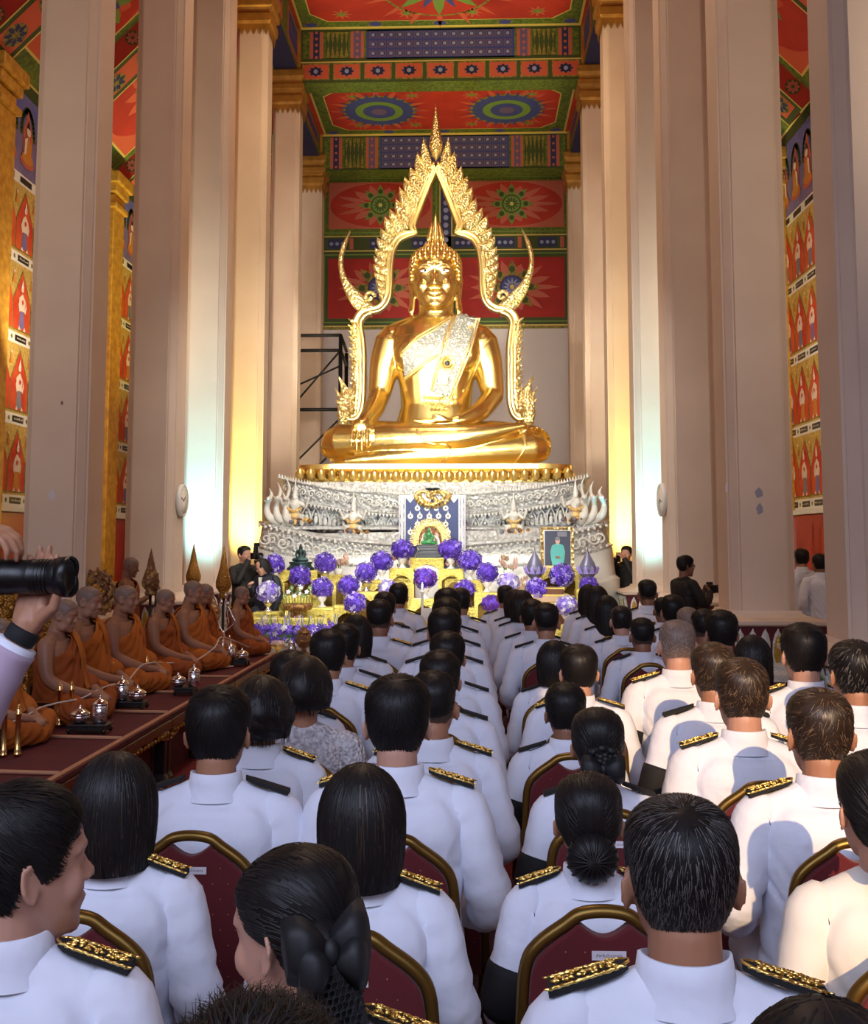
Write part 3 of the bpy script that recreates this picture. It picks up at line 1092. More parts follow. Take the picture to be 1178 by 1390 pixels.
# ------------------------------------------------------------------ heads
# rows: height above the chin, front y, back y, half width
HEADTAB = [(0.0, 0.070, 0.022, 0.018), (0.012, 0.084, -0.006, 0.036), (0.035, 0.088, -0.032, 0.052), (0.06, 0.087, -0.058, 0.062),
           (0.085, 0.087, -0.076, 0.068), (0.11, 0.086, -0.090, 0.072), (0.135, 0.087, -0.099, 0.0745), (0.16, 0.090, -0.102, 0.0755),
           (0.185, 0.084, -0.099, 0.074), (0.208, 0.066, -0.083, 0.064), (0.224, 0.040, -0.056, 0.045), (0.233, 0.014, -0.028, 0.02), (0.235, 0.0, -0.012, 0.004)]


def head_rings(n=36, k=40, grow=0.0):
    rs = []
    for i in range(k + 1):
        z = 0.235 * (1 - math.cos(PI * i / k)) / 2
        yf, yb, w = crom(HEADTAB, z)
        ym = (yf + yb) / 2 + 0.005
        r = []
        for j in range(n):
            a = TAU * j / n
            c, s_ = math.cos(a), math.sin(a)
            e = 0.88
            x = w * math.copysign(abs(s_) ** e, s_)
            y = ym + (yf - ym) * abs(c) ** e if c >= 0 else ym - (ym - yb) * abs(c) ** e
            r.append((x, y, z))
        rs.append(r)
    return rs


def add_head(mb, M, ears=True, jaw=0.0):
    mb.rings(head_rings(), 0, True, True, M)
    mb.tube([(0, 0.080, 0.136), (0, 0.092, 0.112), (0, 0.103, 0.092)], [0.007, 0.0095, 0.0125], 8, M=M, round_end=True)
    for s_ in (-1, 1):
        mb.ell((s_ * 0.0125, 0.095, 0.087), (0.008, 0.010, 0.0075), 8, 6, M=M)
        mb.ell((s_ * 0.040, 0.062, 0.088), (0.026, 0.024, 0.032), 10, 8, M=M)
        mb.tube([(s_ * 0.010, 0.085, 0.143), (s_ * 0.032, 0.086, 0.1495), (s_ * 0.055, 0.070, 0.143)], [0.007, 0.008, 0.006], 8, M=M, round_end=True)
        mb.ell((s_ * 0.031, 0.076, 0.126), (0.0165, 0.0115, 0.0095), 10, 8, M=M)
        if jaw:
            mb.ell((s_ * 0.048, 0.02, 0.035), (0.022 + jaw, 0.045, 0.032), 10, 8, M=M)
        if ears:
            e = M @ Matrix.Translation((s_ * 0.074, -0.012, 0.108)) @ Matrix.Rotation(s_ * 0.42, 4, 'Z') @ Matrix.Rotation(-s_ * 0.12, 4, 'Y') @ Matrix.Scale(0.88, 4)
            rim = [(s_ * 0.006, 0.014, -0.012), (s_ * 0.009, 0.010, -0.028), (s_ * 0.008, -0.002, -0.034), (s_ * 0.010, -0.014, -0.020), (s_ * 0.013, -0.021, 0.004), (s_ * 0.013, -0.017, 0.024), (s_ * 0.011, 0.000, 0.032), (s_ * 0.007, 0.014, 0.024), (s_ * 0.003, 0.017, 0.008)]
            mb.tube(spline(rim, 24), 0.0058, 8, M=e, round_end=True)
            mb.ell((s_ * 0.004, -0.002, -0.002), (0.0055, 0.016, 0.028), 10, 8, M=e)
    mb.ell((0, 0.0905, 0.0595), (0.023, 0.0085, 0.0055), 10, 6, M=M)
    mb.ell((0, 0.0895, 0.0505), (0.019, 0.0085, 0.006), 10, 6, M=M)
    mb.ell((0, 0.074, 0.016), (0.024, 0.018, 0.018), 10, 8, M=M)


HEAD_BVH = None


def head_bvh():
    global HEAD_BVH
    if HEAD_BVH is None:
        m = MB()
        m.rings(head_rings(48, 48), 0)
        HEAD_BVH = BVHTree.FromPolygons([Vector(p) for p in m.v], m.f)
    return HEAD_BVH


HC = Vector((0, -0.008, 0.125))


def hdir(th, ph, tilt=0.42):
    """direction from the head centre: ph from the whorl axis, th round it (0 = back, pi = front, >0 to +x)"""
    v = Vector((math.sin(ph) * math.sin(th), -math.sin(ph) * math.cos(th), math.cos(ph)))
    return Matrix.Rotation(tilt, 3, 'X') @ v


def hsurf(th, ph, off=0.0, tilt=0.42):
    d = hdir(th, ph, tilt)
    hit = head_bvh().ray_cast(HC, d)
    p = hit[0] if hit[0] is not None else HC + d * 0.09
    return p + d * off


def hairline_short(p):
    """True where short hair grows"""
    a = math.atan2(abs(p.x), -p.y)                 # 0 back .. pi front
    zl = np.interp(a, [0, 0.7, 1.15, 1.45, 1.7, 1.95, 2.2, 2.6, PI], [0.030, 0.040, 0.080, 0.145, 0.105, 0.115, 0.160, 0.182, 0.188])
    return p.z - zl


def phmax(th, line, shift=0.0, tilt=0.42):
    lo, hi = 0.2, 2.6
    for _ in range(14):
        m = (lo + hi) / 2
        if line(hsurf(th, m, 0, tilt)) > shift:
            lo = m
        else:
            hi = m
    return lo


def ribbon(mb, pts, nrm, w0, m):
    """a lock of hair: a thin tapering strip that follows pts"""
    n = len(pts)
    vs = []
    for i, p in enumerate(pts):
        t = (pts[min(i + 1, n - 1)] - pts[max(i - 1, 0)])
        s_ = t.cross(nrm[i])
        s_ = s_.normalized() if s_.length > 1e-9 else Vector((1, 0, 0))
        w = w0 * (1 - 0.85 * i / (n - 1))
        vs += [p - s_ * w, p + nrm[i] * w * 0.5, p + s_ * w]
    fs = []
    for i in range(n - 1):
        a = i * 3
        fs += [(a, a + 1, a + 4, a + 3), (a + 1, a + 2, a + 5, a + 4)]
    mb.add(vs, fs, m, True)


def hair_short(seed, M, off=0.012, strips=1500, grey=0.0, length=0.34, lift=0.004, shift=0.0, wave=0.05, side=0.0, top=0.0, w=0.0021, two=('hair_black', 'hair_grey'), line=None, tilt=0.42):
    line = line or hairline_short
    rng = random.Random(seed)
    mb = MB()
    nt, npz = 56, 22
    pm = [phmax(TAU * j / nt, line, shift, tilt) for j in range(nt)]
    rows = []
    for i in range(npz + 1):
        r = []
        for j in range(nt):
            th = TAU * j / nt
            t = i / npz
            ph = 0.03 + (pm[j] - 0.03) * t
            p0 = hsurf(th, ph, 0, tilt)
            o = off * (1 - t ** 5 * 0.9) + top * max(0, p0.z - 0.15) * 8
            o += 0.0022 * noise.noise(p0 * 55 + Vector((seed, 0, 0)))
            r.append(p0 + hdir(th, ph, tilt) * o)
        rows.append(r)
    mb.rings(rows, 0, True, True)
    for q in range(strips):
        th = rng.uniform(0, TAU)
        mx = np.interp(th, [TAU * j / nt for j in range(nt + 1)], pm + pm[:1])
        ph = mx * math.sqrt(rng.uniform(0.005, 0.9))
        dth = rng.uniform(-wave, wave) + side * math.sin(th)
        L = length * rng.uniform(0.6, 1.15)
        k = 4
        P, Nn = [], []
        for i in range(k):
            t = i / (k - 1)
            a, p_ = th + dth * t, ph + L * t
            if p_ > mx + 0.03:
                p_ = mx + 0.03
            s0 = hsurf(a, p_, 0, tilt)
            tt = min(1, p_ / mx)
            o = off * (1 - tt ** 5 * 0.9) + top * max(0, s0.z - 0.15) * 8 + 0.001 + lift * t * rng.uniform(0.3, 1.2)
            dd = hdir(a, p_, tilt)
            P.append(s0 + dd * o)
            Nn.append(dd)
        if (P[-1] - P[0]).length > 0.006:
            ribbon(mb, P, Nn, w * rng.uniform(0.7, 1.2), 1 if rng.random() < grey else 0)
    mb.v = [tuple(M @ Vector(p)) for p in mb.v]
    return mb.mesh('hair', two)


def hair_shell(seed, M, S, n_t, strips, L, w=0.0024, two=('hair_black', 'hair_brown'), mixp=0.1, lift=0.003, fringe=0.0):
    """hair on an arbitrary surface S(th, t), t from crown 0 to ends 1"""
    rng = random.Random(seed)
    mb = MB()
    nt = 56
    rows = [[S(TAU * j / nt, i / n_t) + Vector((0, 0, (fringe * rng.uniform(-1, 0.3) if i == n_t else 0))) for j in range(nt)] for i in range(n_t + 1)]
    mb.rings(rows, 0, True, True)
    for q in range(strips):
        th = rng.uniform(0, TAU)
        t0 = math.sqrt(rng.uniform(0.0, 0.95))
        dth = rng.uniform(-0.06, 0.06)
        P, Nn = [], []
        for i in range(5):
            t = min(t0 + L * i / 4, 1.03)
            p = S(th + dth * i / 4, min(t, 1.0))
            if t > 1:
                p = p + Vector((0, 0, -0.02 * (t - 1) / 0.03))
            nn = (p - Vector((0, -0.01, min(p.z, 0.12)))).normalized()
            P.append(p + nn * (0.0006 + lift * rng.uniform(0, 1) * i / 4))
            Nn.append(nn)
        if (P[-1] - P[0]).length > 0.008:
            ribbon(mb, P, Nn, w * rng.uniform(0.6, 1.2), 1 if rng.random() < mixp else 0)
    mb.v = [tuple(M @ Vector(p)) for p in mb.v]
    return mb.mesh('hair', two)


def bob_surface(wid, dep, zend, face=True):
    def S(th, t):
        # th 0 = back, pi = front
        c, s_ = math.cos(th), math.sin(th)
        front = max(0.0, -c)
        if t < 0.5:
            a = t / 0.5 * PI / 2
            r, z = math.sin(a), 0.125 + 0.125 * math.cos(a)
        else:
            u = (t - 0.5) / 0.5
            ze = zend
            if front > 0.35:
                ze = 0.175
            elif front > 0.05:
                ze = zend + (0.175 - zend) * min(1, (front - 0.05) / 0.3) ** 2
            r, z = 1.0 - 0.10 * u ** 3, 0.125 + (ze - 0.125) * u
            if front > 0.35:
                z = 0.125 + (ze - 0.125) * u
        yb = -dep * c - 0.012 if c > 0 else -0.083 * c - 0.012
        return Vector((wid * r * s_, yb * r - 0.012 * (1 - r), z))
    return S


def slick(p):
    a = math.atan2(abs(p.x), -p.y)
    zl = np.interp(a, [0, 0.7, 1.15, 1.45, 1.7, 1.95, 2.2, 2.6, PI], [0.035, 0.045, 0.085, 0.140, 0.12, 0.135, 0.168, 0.188, 0.195])
    return p.z - zl
# ------------------------------------------------------------------ great seated statue
SY = 18.5
SO = Vector((-0.62, SY, 2.93))
K = SY / F


def SL(px, py, dy=0.0):
    return at(px, py, SY + dy) - SO


buddha = thing('buddha_statue', 'huge gilded seated Buddha statue with a silver lace sash on its lotus base', 'statue', SO)


def chain(mb, pts, n=16, flat=1.0, sub=4):
    P = [SL(*p[:3]) for p in pts]
    R = [p[3] for p in pts]
    q = spline([(a.x, a.y, a.z) for a in P], sub * (len(P) - 1))
    rr = [np.interp(i / sub, range(len(R)), R) for i in range(len(q))]
    mb.tube(q, rr, n, flat=flat, round_end=True)


b = MB()
rs = []
for py, cx, hw_, hd, dy in ((600, 592, 66, 0.62, 0.02), (575, 592, 55, 0.55, 0), (552, 592, 48, 0.50, 0), (525, 592, 50, 0.52, -0.02), (500, 592, 56, 0.55, -0.02), (478, 593, 64, 0.58, -0.02), (460, 593, 70, 0.52, 0.02), (447, 593, 66, 0.42, 0.05), (438, 593, 48, 0.34, 0.07), (430, 593, 30, 0.28, 0.06)):
    c = SL(cx, py, dy)
    rs.append([(c.x + hw_ * K * math.copysign(abs(math.cos(a)) ** 0.85, math.cos(a)), c.y + hd * math.sin(a), c.z) for a in [TAU * j / 32 for j in range(32)]])
b.rings(rs)
chain(b, [(592, 446, 0.08, 0.36), (592, 425, 0.05, 0.31), (592, 400, 0.02, 0.31)])
for s_ in (-1, 1):
    X = lambda v: 592 + s_ * v
    chain(b, [(X(10), 440, 0.06, 0.22), (X(35), 449, 0.05, 0.24), (X(58), 463, 0.02, 0.30)])
    b.ell(SL(X(27), 480, -0.36), (0.40, 0.24, 0.33), 16, 12)
    chain(b, [(X(60), 466, 0.0, 0.31), (X(68), 490, -0.02, 0.28), (X(73), 515, -0.05, 0.235), (X(77), 537, -0.10, 0.19)])
    chain(b, [(X(25), 606, 0.1, 0.42), (X(75), 604, -0.35, 0.42), (X(125), 605, -0.72, 0.35), (X(131), 605, -0.76, 0.335)])
# right arm reaching down over the knee
chain(b, [(515, 537, -0.10, 0.19), (507, 556, -0.5, 0.175), (496, 572, -1.0, 0.13), (493, 580, -1.12, 0.11)])
# left arm with the hand in the lap
chain(b, [(669, 537, -0.10, 0.19), (652, 558, -0.55, 0.165), (628, 570, -0.85, 0.12), (617, 572, -0.92, 0.10)])
# crossed legs
chain(b, [(462, 601, -0.78, 0.32), (540, 597, -1.05, 0.26), (620, 593, -1.16, 0.20), (665, 587, -1.12, 0.14), (690, 582, -1.06, 0.10), (712, 578, -1.02, 0.05)])
chain(b, [(722, 609, -0.78, 0.29), (640, 614, -1.0, 0.22), (560, 619, -1.12, 0.17), (500, 624, -1.12, 0.11), (470, 627, -1.10, 0.08)])
b.box((0, -0.25, 0.12), (2.6, 1.5, 0.3))
# right hand
b.ell(SL(489, 579, -1.14), (0.145, 0.10, 0.13), 14, 10)
for k, (x0, x1, ye_, r) in enumerate(((478.5, 476.5, 607, 0.027), (485, 484, 612, 0.029), (491.5, 491, 612, 0.029), (498, 498, 608, 0.027))):
    chain(b, [(x0, 584, -1.20, r * 1.1), (x1, 597, -1.26, r), (x1, ye_, -1.24, r * 0.8)], 10)
chain(b, [(501, 582, -1.14, 0.05), (505, 590, -1.2, 0.042), (504, 598, -1.22, 0.03)], 10)
# left hand, palm up in the lap
b.ell(SL(598, 571, -0.95), (0.24, 0.14, 0.055), 14, 8)
for k in range(4):
    chain(b, [(588, 572 - k * 0.3, -1.03 + k * 0.06, 0.045), (574, 571.5 - k * 0.3, -1.05 + k * 0.06, 0.04), (562, 571 - k * 0.2, -1.03 + k * 0.06, 0.03)], 10)
chain(b, [(605, 569, -1.02, 0.045), (594, 564, -1.06, 0.036), (587, 564, -1.05, 0.028)], 10)
HM = Matrix.Translation(SL(591, 425, 0.02)) @ Matrix.Rotation(PI, 4, 'Z') @ Matrix.Diagonal((5.45, 5.1, 4.95, 1))
hb = MB()
hb.rings(head_rings(48, 48), 0, True, True)
hb.tube([(0, 0.074, 0.150), (0, 0.085, 0.122), (0, 0.104, 0.085)], [0.006, 0.008, 0.0125], 10, round_end=True)
for s_ in (-1, 1):
    hb.ell((s_ * 0.0125, 0.094, 0.080), (0.0085, 0.010, 0.0075), 10, 8)
    hb.ell((s_ * 0.036, 0.060, 0.085), (0.026, 0.026, 0.034), 12, 8)
    hb.tube(spline([(s_ * 0.006, 0.084, 0.143), (s_ * 0.022, 0.087, 0.156), (s_ * 0.042, 0.078, 0.153), (s_ * 0.058, 0.062, 0.138)], 10), 0.0056, 8, round_end=True)
    hb.ell((s_ * 0.031, 0.075, 0.133), (0.019, 0.011, 0.0085), 12, 8)
    # long ears
    hb.tube(spline([(s_ * 0.072, -0.005, 0.135), (s_ * 0.080, -0.012, 0.140), (s_ * 0.084, -0.018, 0.120), (s_ * 0.080, -0.014, 0.08), (s_ * 0.079, -0.006, 0.04), (s_ * 0.083, 0.006, 0.006), (s_ * 0.074, 0.010, 0.002), (s_ * 0.070, 0.006, 0.04), (s_ * 0.070, -0.004, 0.08), (s_ * 0.071, -0.008, 0.11)], 36), [0.0062] * 37, 8, round_end=True)
    hb.ell((s_ * 0.074, -0.010, 0.09), (0.005, 0.012, 0.045), 8, 10)
hb.tube(spline([(-0.026, 0.083, 0.058), (-0.012, 0.092, 0.0565), (0, 0.0935, 0.0545), (0.012, 0.092, 0.0565), (0.026, 0.083, 0.058)], 12), 0.0052, 8, round_end=True)
hb.tube(spline([(-0.020, 0.084, 0.052), (0, 0.0925, 0.0455), (0.020, 0.084, 0.052)], 10), 0.0058, 8, round_end=True)
hb.ell((0, 0.074, 0.018), (0.026, 0.017, 0.018), 10, 8)
b.add(hb.v, hb.f, 0, True, HM)
bud_mesh = fuse(b, 0.021, 3, 'gold', name='body')
body = ob('body', bud_mesh, (), buddha)
BB = bvh_of(bud_mesh)


def front(px, py, off=0.02, dflt=-0.6):
    p = SL(px, py, -3.0)
    o = CAMP - SO
    d = (p - o).normalized()
    h = BB.ray_cast(p, d)
    q = h[0] if h[0] is not None and h[0].y < 0.9 else SL(px, py, dflt)
    return q - d * off


# eyes
for s_ in (-1, 1):
    e = MB()
    e.ell((s_ * 0.031, 0.0825, 0.1315), (0.0150, 0.0062, 0.0048), 14, 8, 0)
    e.ell((s_ * 0.030, 0.0872, 0.1312), (0.0042, 0.0020, 0.0042), 10, 6, 1)
    o = MB()
    o.add(e.v, e.f, 0, True, HM)
    o.mi = e.mi
    ob('eye', o, ('eye_white', 'eye_black'), body)
# curls
b = MB()
rng = random.Random(3)
top = Vector((0, -0.012, 0.245))
for i in range(12):
    ph = 0.12 + i * 0.142
    nn = max(5, int(TAU * math.sin(min(ph, PI / 2)) / 0.175))
    for j in range(nn):
        th = TAU * (j + 0.5 * (i % 2)) / nn
        p = hsurf(th, ph, 0.004, 0.1)
        a = math.atan2(abs(p.x), -p.y)
        zl = np.interp(a, [0, 1.3, 1.9, 2.4, PI], [0.05, 0.06, 0.115, 0.168, 0.182])
        if p.z < zl:
            continue
        b.ell(p, (0.0082, 0.0085, 0.0092), 10, 7)
# ushnisha dome
for i in range(6):
    ph = 0.15 + i * 0.27
    nn = max(4, int(TAU * math.sin(ph) / 0.40))
    for j in range(nn):
        th = TAU * (j + 0.5 * (i % 2)) / nn
        b.ell((0.040 * math.sin(ph) * math.sin(th), -0.018 - 0.040 * math.sin(ph) * math.cos(th), 0.222 + 0.045 * math.cos(ph)), (0.0078, 0.0082, 0.0090), 10, 7)
b.ell((0, -0.018, 0.222), (0.038, 0.038, 0.045), 16, 10)
h2 = MB()
h2.add(b.v, b.f, 0, True, HM)
hair = ob('hair_curls', h2, ('gold',), buddha)
b = MB()
b.lathe([(0.001, 0.258), (0.020, 0.262), (0.024, 0.270), (0.020, 0.277), (0.023, 0.284), (0.021, 0.298), (0.015, 0.312), (0.009, 0.330), (0.004, 0.350), (0.0008, 0.372)], 14, 0)
for k in range(10):
    a = TAU * k / 10
    for r, z0, hh in ((0.022, 0.262, 0.05), (0.017, 0.285, 0.05)):
        b.tube([(r * math.cos(a), r * math.sin(a), z0), (r * 1.12 * math.cos(a), r * 1.12 * math.sin(a), z0 + hh * 0.4), (r * 0.8 * math.cos(a), r * 0.8 * math.sin(a), z0 + hh)], [0.006, 0.005, 0.0008], 6)
h2 = MB()
h2.add(b.v, b.f, 0, True, HM @ Matrix.Translation((0, -0.018, 0)))
ob('flame_finial', h2, ('gold_plain',), buddha)


# lace sash over the shoulder and chest
def sash(l, r, n, m, off, mats, name, parent, trim=True):
    Lp = spline([(x, y, 0) for x, y in l], n)
    Rp = spline([(x, y, 0) for x, y in r], n)
    b = MB()
    rows = []
    for a, c in zip(Lp, Rp):
        rows.append([front(a.x + (c.x - a.x) * k / m, a.y + (c.y - a.y) * k / m, off) for k in range(m + 1)])
    b.grid(rows, 0)
    # soften depth jumps across the armpit and folds
    V = np.array(b.v).reshape(n + 1, m + 1, 3)
    for _ in range(6):
        Y = V[:, :, 1].copy()
        P = np.pad(Y, 1, mode='edge')
        avg = (P[:-2, 1:-1] + P[2:, 1:-1] + P[1:-1, :-2] + P[1:-1, 2:]) / 4
        V[:, :, 1] = np.minimum(Y, avg * 0.6 + Y * 0.4)
    b.v = [tuple(v) for v in V.reshape(-1, 3)]
    o = ob(name, b, mats, parent, solid=0.02)
    if trim:
        for cols in ((0, 1), (m - 1, m)):
            t = MB()
            for k in cols:
                t.tube([Vector(V[i, k]) + Vector((0, -0.012, 0)) for i in range(n + 1)], 0.016, 6)
            ob('gold_border', t, ('sash_gold',), o)
    return o, V


s1, V1 = sash([(612, 430), (590, 444), (566, 458), (546, 478)], [(640, 444), (618, 470), (580, 492), (549, 517)], 26, 12, 0.03, ('sash_silver',), 'lace_sash', body)
s2, V2 = sash([(616, 429), (607, 448), (598, 478), (590, 505), (584, 531)], [(651, 432), (645, 455), (637, 480), (625, 510), (612, 540)], 30, 10, 0.055, ('sash_silver',), 'sash_end', body)
b = MB()
for k in range(16):
    a = TAU * k / 16
    p = front(607 + 8.5 * math.cos(a), 493 + 8.5 * math.sin(a), 0.10)
    b.ell(p, (0.03, 0.025, 0.03), 8, 6)
b.ell(front(607, 493, 0.11), (0.075, 0.04, 0.075), 14, 8)
b.ell(front(607, 493, 0.15), (0.045, 0.03, 0.045), 10, 6, 1)
c = front(601, 517, 0.10)
b.box(c, (0.15, 0.05, 0.15), 0)
ob('sash_emblem', b, ('sash_gold', 'stone_black'), s2, bevel=0.006)
b = MB()
for k in range(9):
    for r_ in range(2):
        p = front(576 + k * 5.2, 541 + r_ * 7 + abs(k - 4) * -0.4, 0.03)
        b.ell(p, (0.036, 0.03, 0.042), 8, 6)
for k in range(5):
    b.ell(front(586 + k * 5, 556, 0.03), (0.03, 0.03, 0.03), 8, 6)
ob('waist_ornament', b, ('sash_gold',), body)
# hems of the robe running over the legs and chest
for pts, nm in (([(704, 584), (711, 592), (712, 606), (707, 618), (698, 629)], 'robe_hem'), ([(566, 583), (570, 592), (580, 600), (592, 604)], 'robe_hem'), ([(596, 603), (606, 604), (612, 611), (606, 622), (600, 628)], 'robe_hem'), ([(562, 571), (580, 574), (600, 575), (618, 574)], 'robe_hem'), ([(668, 458), (655, 475), (646, 500), (628, 532)], 'robe_hem')):
    q = spline([(x, y, 0) for x, y in pts], 18)
    b = MB()
    b.tube([front(p.x, p.y, 0.004) for p in q], 0.020, 6)
    ob(nm, b, ('gold_plain',), body)

# ------------------------------------------------------------------ flaming arch behind the statue
arch = thing('flame_arch', 'tall gilded flame arch with leafy spikes and side horns framing the Buddha statue', 'arch', SO + Vector((0, 0.75, 0)))
AY = 0.75


def A5(x, y, dy=AY):
    return SL(400 + x / 2.945, 130 + y / 2.945, dy) - Vector((0, AY, 0))


def A6(x, y, dy=AY):
    return SL(400 + x / 2.945, 400 + y / 2.945, dy) - Vector((0, AY, 0))


MXC = SL(591.5, 300, AY).x


def mir(p, s_):
    return p if s_ < 0 else Vector((2 * MXC - p.x, p.y, p.z))


def band(mb, pts, w, thick=0.10, ridge=0.03):
    """flat moulded band along a curve in the upright plane"""
    n = len(pts)
    rs = []
    for i, p in enumerate(pts):
        t = (pts[min(i + 1, n - 1)] - pts[max(i - 1, 0)]).normalized()
        nn = Vector((t.z, 0, -t.x))
        ww = w[i] if isinstance(w, list) else w
        f = Vector((0, -1, 0))
        rs.append([p - nn * ww + f * -thick, p - nn * ww, p - nn * ww * 0.72 + f * ridge, p - nn * ww * 0.3 + f * ridge * 0.3, p + nn * ww * 0.3 + f * ridge * 0.3, p + nn * ww * 0.72 + f * ridge, p + nn * ww, p + nn * ww + f * -thick])
    mb.rings(rs, 0, True, True)


def leaf(mb, base, tip, w, bend, thick=0.09):
    ax = tip - base
    nn = Vector((-ax.z, 0, ax.x)).normalized()
    rs = []
    n = 9
    for i in range(n + 1):
        s_ = i / n
        c = base + ax * s_ + nn * (bend * math.sin(PI * s_) * ax.length)
        ww = max(w * ((1 - s_) ** 0.62) * (0.75 + 0.5 * math.sin(PI * min(1, s_ * 1.3))) * 0.8, 0.003)
        f = Vector((0, -1, 0))
        rs.append([c - nn * ww, c - nn * ww * 0.5 + f * 0.035 * (1 - s_ * 0.5), c + f * 0.05 * (1 - s_ * 0.6), c + nn * ww * 0.5 + f * 0.035 * (1 - s_ * 0.5), c + nn * ww, c + nn * ww * 0.6 - f * thick, c - nn * ww * 0.6 - f * thick])
    mb.rings(rs, 0, True, True)


TIPS = [(515, 168), (490, 223), (462, 280), (438, 322), (418, 362), (403, 408), (380, 453), (360, 482), (343, 528), (329, 566), (320, 606), (315, 638), (314, 672), (317, 705), (322, 732), (328, 760), (336, 788)]
BASES = [(552, 285), (538, 325), (520, 366), (503, 408), (488, 450), (474, 492), (458, 526), (432, 548), (408, 572), (394, 602), (385, 634), (378, 664), (373, 694), (370, 724), (368, 752), (367, 780), (364, 808)]
HORN_O = [(262, 868), (232, 840), (205, 795), (186, 745), (175, 690), (176, 640), (190, 592), (208, 560), (222, 540)]
HORN_I = [(318, 842), (296, 820), (268, 795), (240, 768), (214, 735), (195, 690), (193, 645), (204, 600), (222, 540)]
for s_ in (-1, 1):
    pts = [(566, 270), (545, 318), (520, 380), (495, 445), (474, 500), (468, 520), (476, 538), (490, 549)]
    b = MB()
    band(b, [mir(p, s_) for p in spline([A5(*q) for q in pts], 28)], [0.075] * 24 + [0.07, 0.055, 0.04, 0.02, 0.008])
    pts = [(488, 551), (450, 552), (415, 568), (393, 600), (382, 640), (377, 700), (376, 760), (368, 808), (345, 842), (312, 856), (285, 850)]
    band(b, [mir(p, s_) for p in spline([A5(*q) for q in pts], 36)], [0.015, 0.03, 0.05, 0.06] + [0.072] * 29 + [0.06, 0.05, 0.04, 0.02])
    ob('arch_band', b, ('gold_plain',), arch)
    for i in range(len(TIPS)):
        T0 = A5(*TIPS[i])
        B0 = A5(*BASES[i])
        j = min(i + 1, len(TIPS) - 1)
        B1 = A5(*BASES[j]) if j > i else B0 + Vector((0, 0, -0.12))
        T1 = A5(*TIPS[j]) if j > i else T0 + Vector((0.05, 0, -0.14))
        up_ = A5(*BASES[max(i - 1, 0)]) * 0.5 + B0 * 0.5
        low = T1 * 0.62 + B1 * 0.38
        lift = Vector((0, 0.018 * (i % 3) + 0.02, 0))
        ax = (T0 - low)
        side = Vector((-ax.z, 0, ax.x)).normalized() * (-1 if ax.z > 0 else 1)
        Oc = spline([B1, B1 * 0.45 + low * 0.55, low, low + ax * 0.5 - Vector((0.25, 0, 0)) * 0.16, T0], 14)
        Ic = spline([up_, up_ * 0.72 + T0 * 0.28 + Vector((0.02, 0, -0.02)), up_ * 0.4 + T0 * 0.6 + Vector((0.03, 0, -0.03)), T0], 14)
        rs = []
        for o_, i_ in zip(Oc, Ic):
            o_, i_ = mir(o_ + lift, s_), mir(i_ + lift, s_)
            f = Vector((0, -1, 0))
            rs.append([o_ - f * 0.10, o_, o_ * 0.85 + i_ * 0.15 + f * 0.045, o_ * 0.5 + i_ * 0.5 + f * 0.06, o_ * 0.15 + i_ * 0.85 + f * 0.03, i_, i_ - f * 0.10])
        b = MB()
        b.rings(rs, 0, True, True)
        ob('flame_leaf', b, ('gold_ornate',), arch)
    b = MB()
    O_ = spline([A5(*q) for q in HORN_O], 24)
    I_ = spline([A5(*q) for q in HORN_I], 24)
    rs = []
    for o_, i_ in zip(O_, I_):
        o_, i_ = mir(o_, s_), mir(i_, s_)
        m_ = (o_ + i_) / 2
        f = Vector((0, -1, 0))
        rs.append([o_ - f * 0.08, o_, o_ * 0.8 + i_ * 0.2 + f * 0.03, m_ + f * 0.045, o_ * 0.2 + i_ * 0.8 + f * 0.03, i_, i_ - f * 0.08])
    b.rings(rs, 0, True, True)
    c = mir(A5(300, 806), s_)
    b.tube([c + Vector((0.10 * math.cos(a) * (1 - a / 9), -0.05, 0.10 * math.sin(a) * (1 - a / 9))) for a in [k * 0.4 for k in range(16)]], 0.035, 8)
    ob('horn', b, ('gold_ornate',), arch)
    # shafts beside the shoulders with saw-tooth leaves, curling into a crested serpent head
    pts = [(306, 62), (285, 66), (262, 84), (250, 120), (262, 200), (263, 300), (262, 400), (255, 455), (238, 485), (215, 482), (205, 460)]
    b = MB()
    band(b, [mir(p, s_) for p in spline([A6(*q) for q in pts], 40)], 0.10, 0.14, 0.05)
    ob('side_shaft', b, ('gold_plain',), arch)
    for k in range(16):
        yy = 110 + k * 23
        xx = np.interp(yy, [84, 120, 200, 400, 455], [250, 238, 243, 244, 240])
        b = MB()
        leaf(b, mir(A6(xx + 6, yy + 20), s_), mir(A6(xx - 27, yy - 14), s_), 0.075, 0.10 * s_, 0.12)
        ob('shaft_leaf', b, ('gold_ornate',), arch)
    b = MB()
    for bs, tp, w in (((205, 500), (175, 325), 0.20), ((195, 520), (160, 372), 0.15), ((195, 470), (163, 420), 0.12), ((215, 440), (222, 370), 0.10), ((192, 450), (206, 535), 0.13), ((220, 455), (238, 432), 0.07)):
        leaf(b, mir(A6(*bs), s_), mir(A6(*tp), s_), w, 0.10 * s_, 0.14)
    b.ell(mir(A6(228, 462), s_) + Vector((0, -0.06, 0)), (0.07, 0.06, 0.07), 10, 8)
    ob('serpent_head', b, ('gold_ornate',), arch)
for s_ in (-1, 1):
    p = mir(A6(232, 480), s_)
    b = MB()
    b.tube([(p.x, 0.05, -0.05), (p.x, 0.05, p.z)], 0.06, 8)
    ob('support_post', b, ('gold_plain',), arch)
b = MB()
rs = []
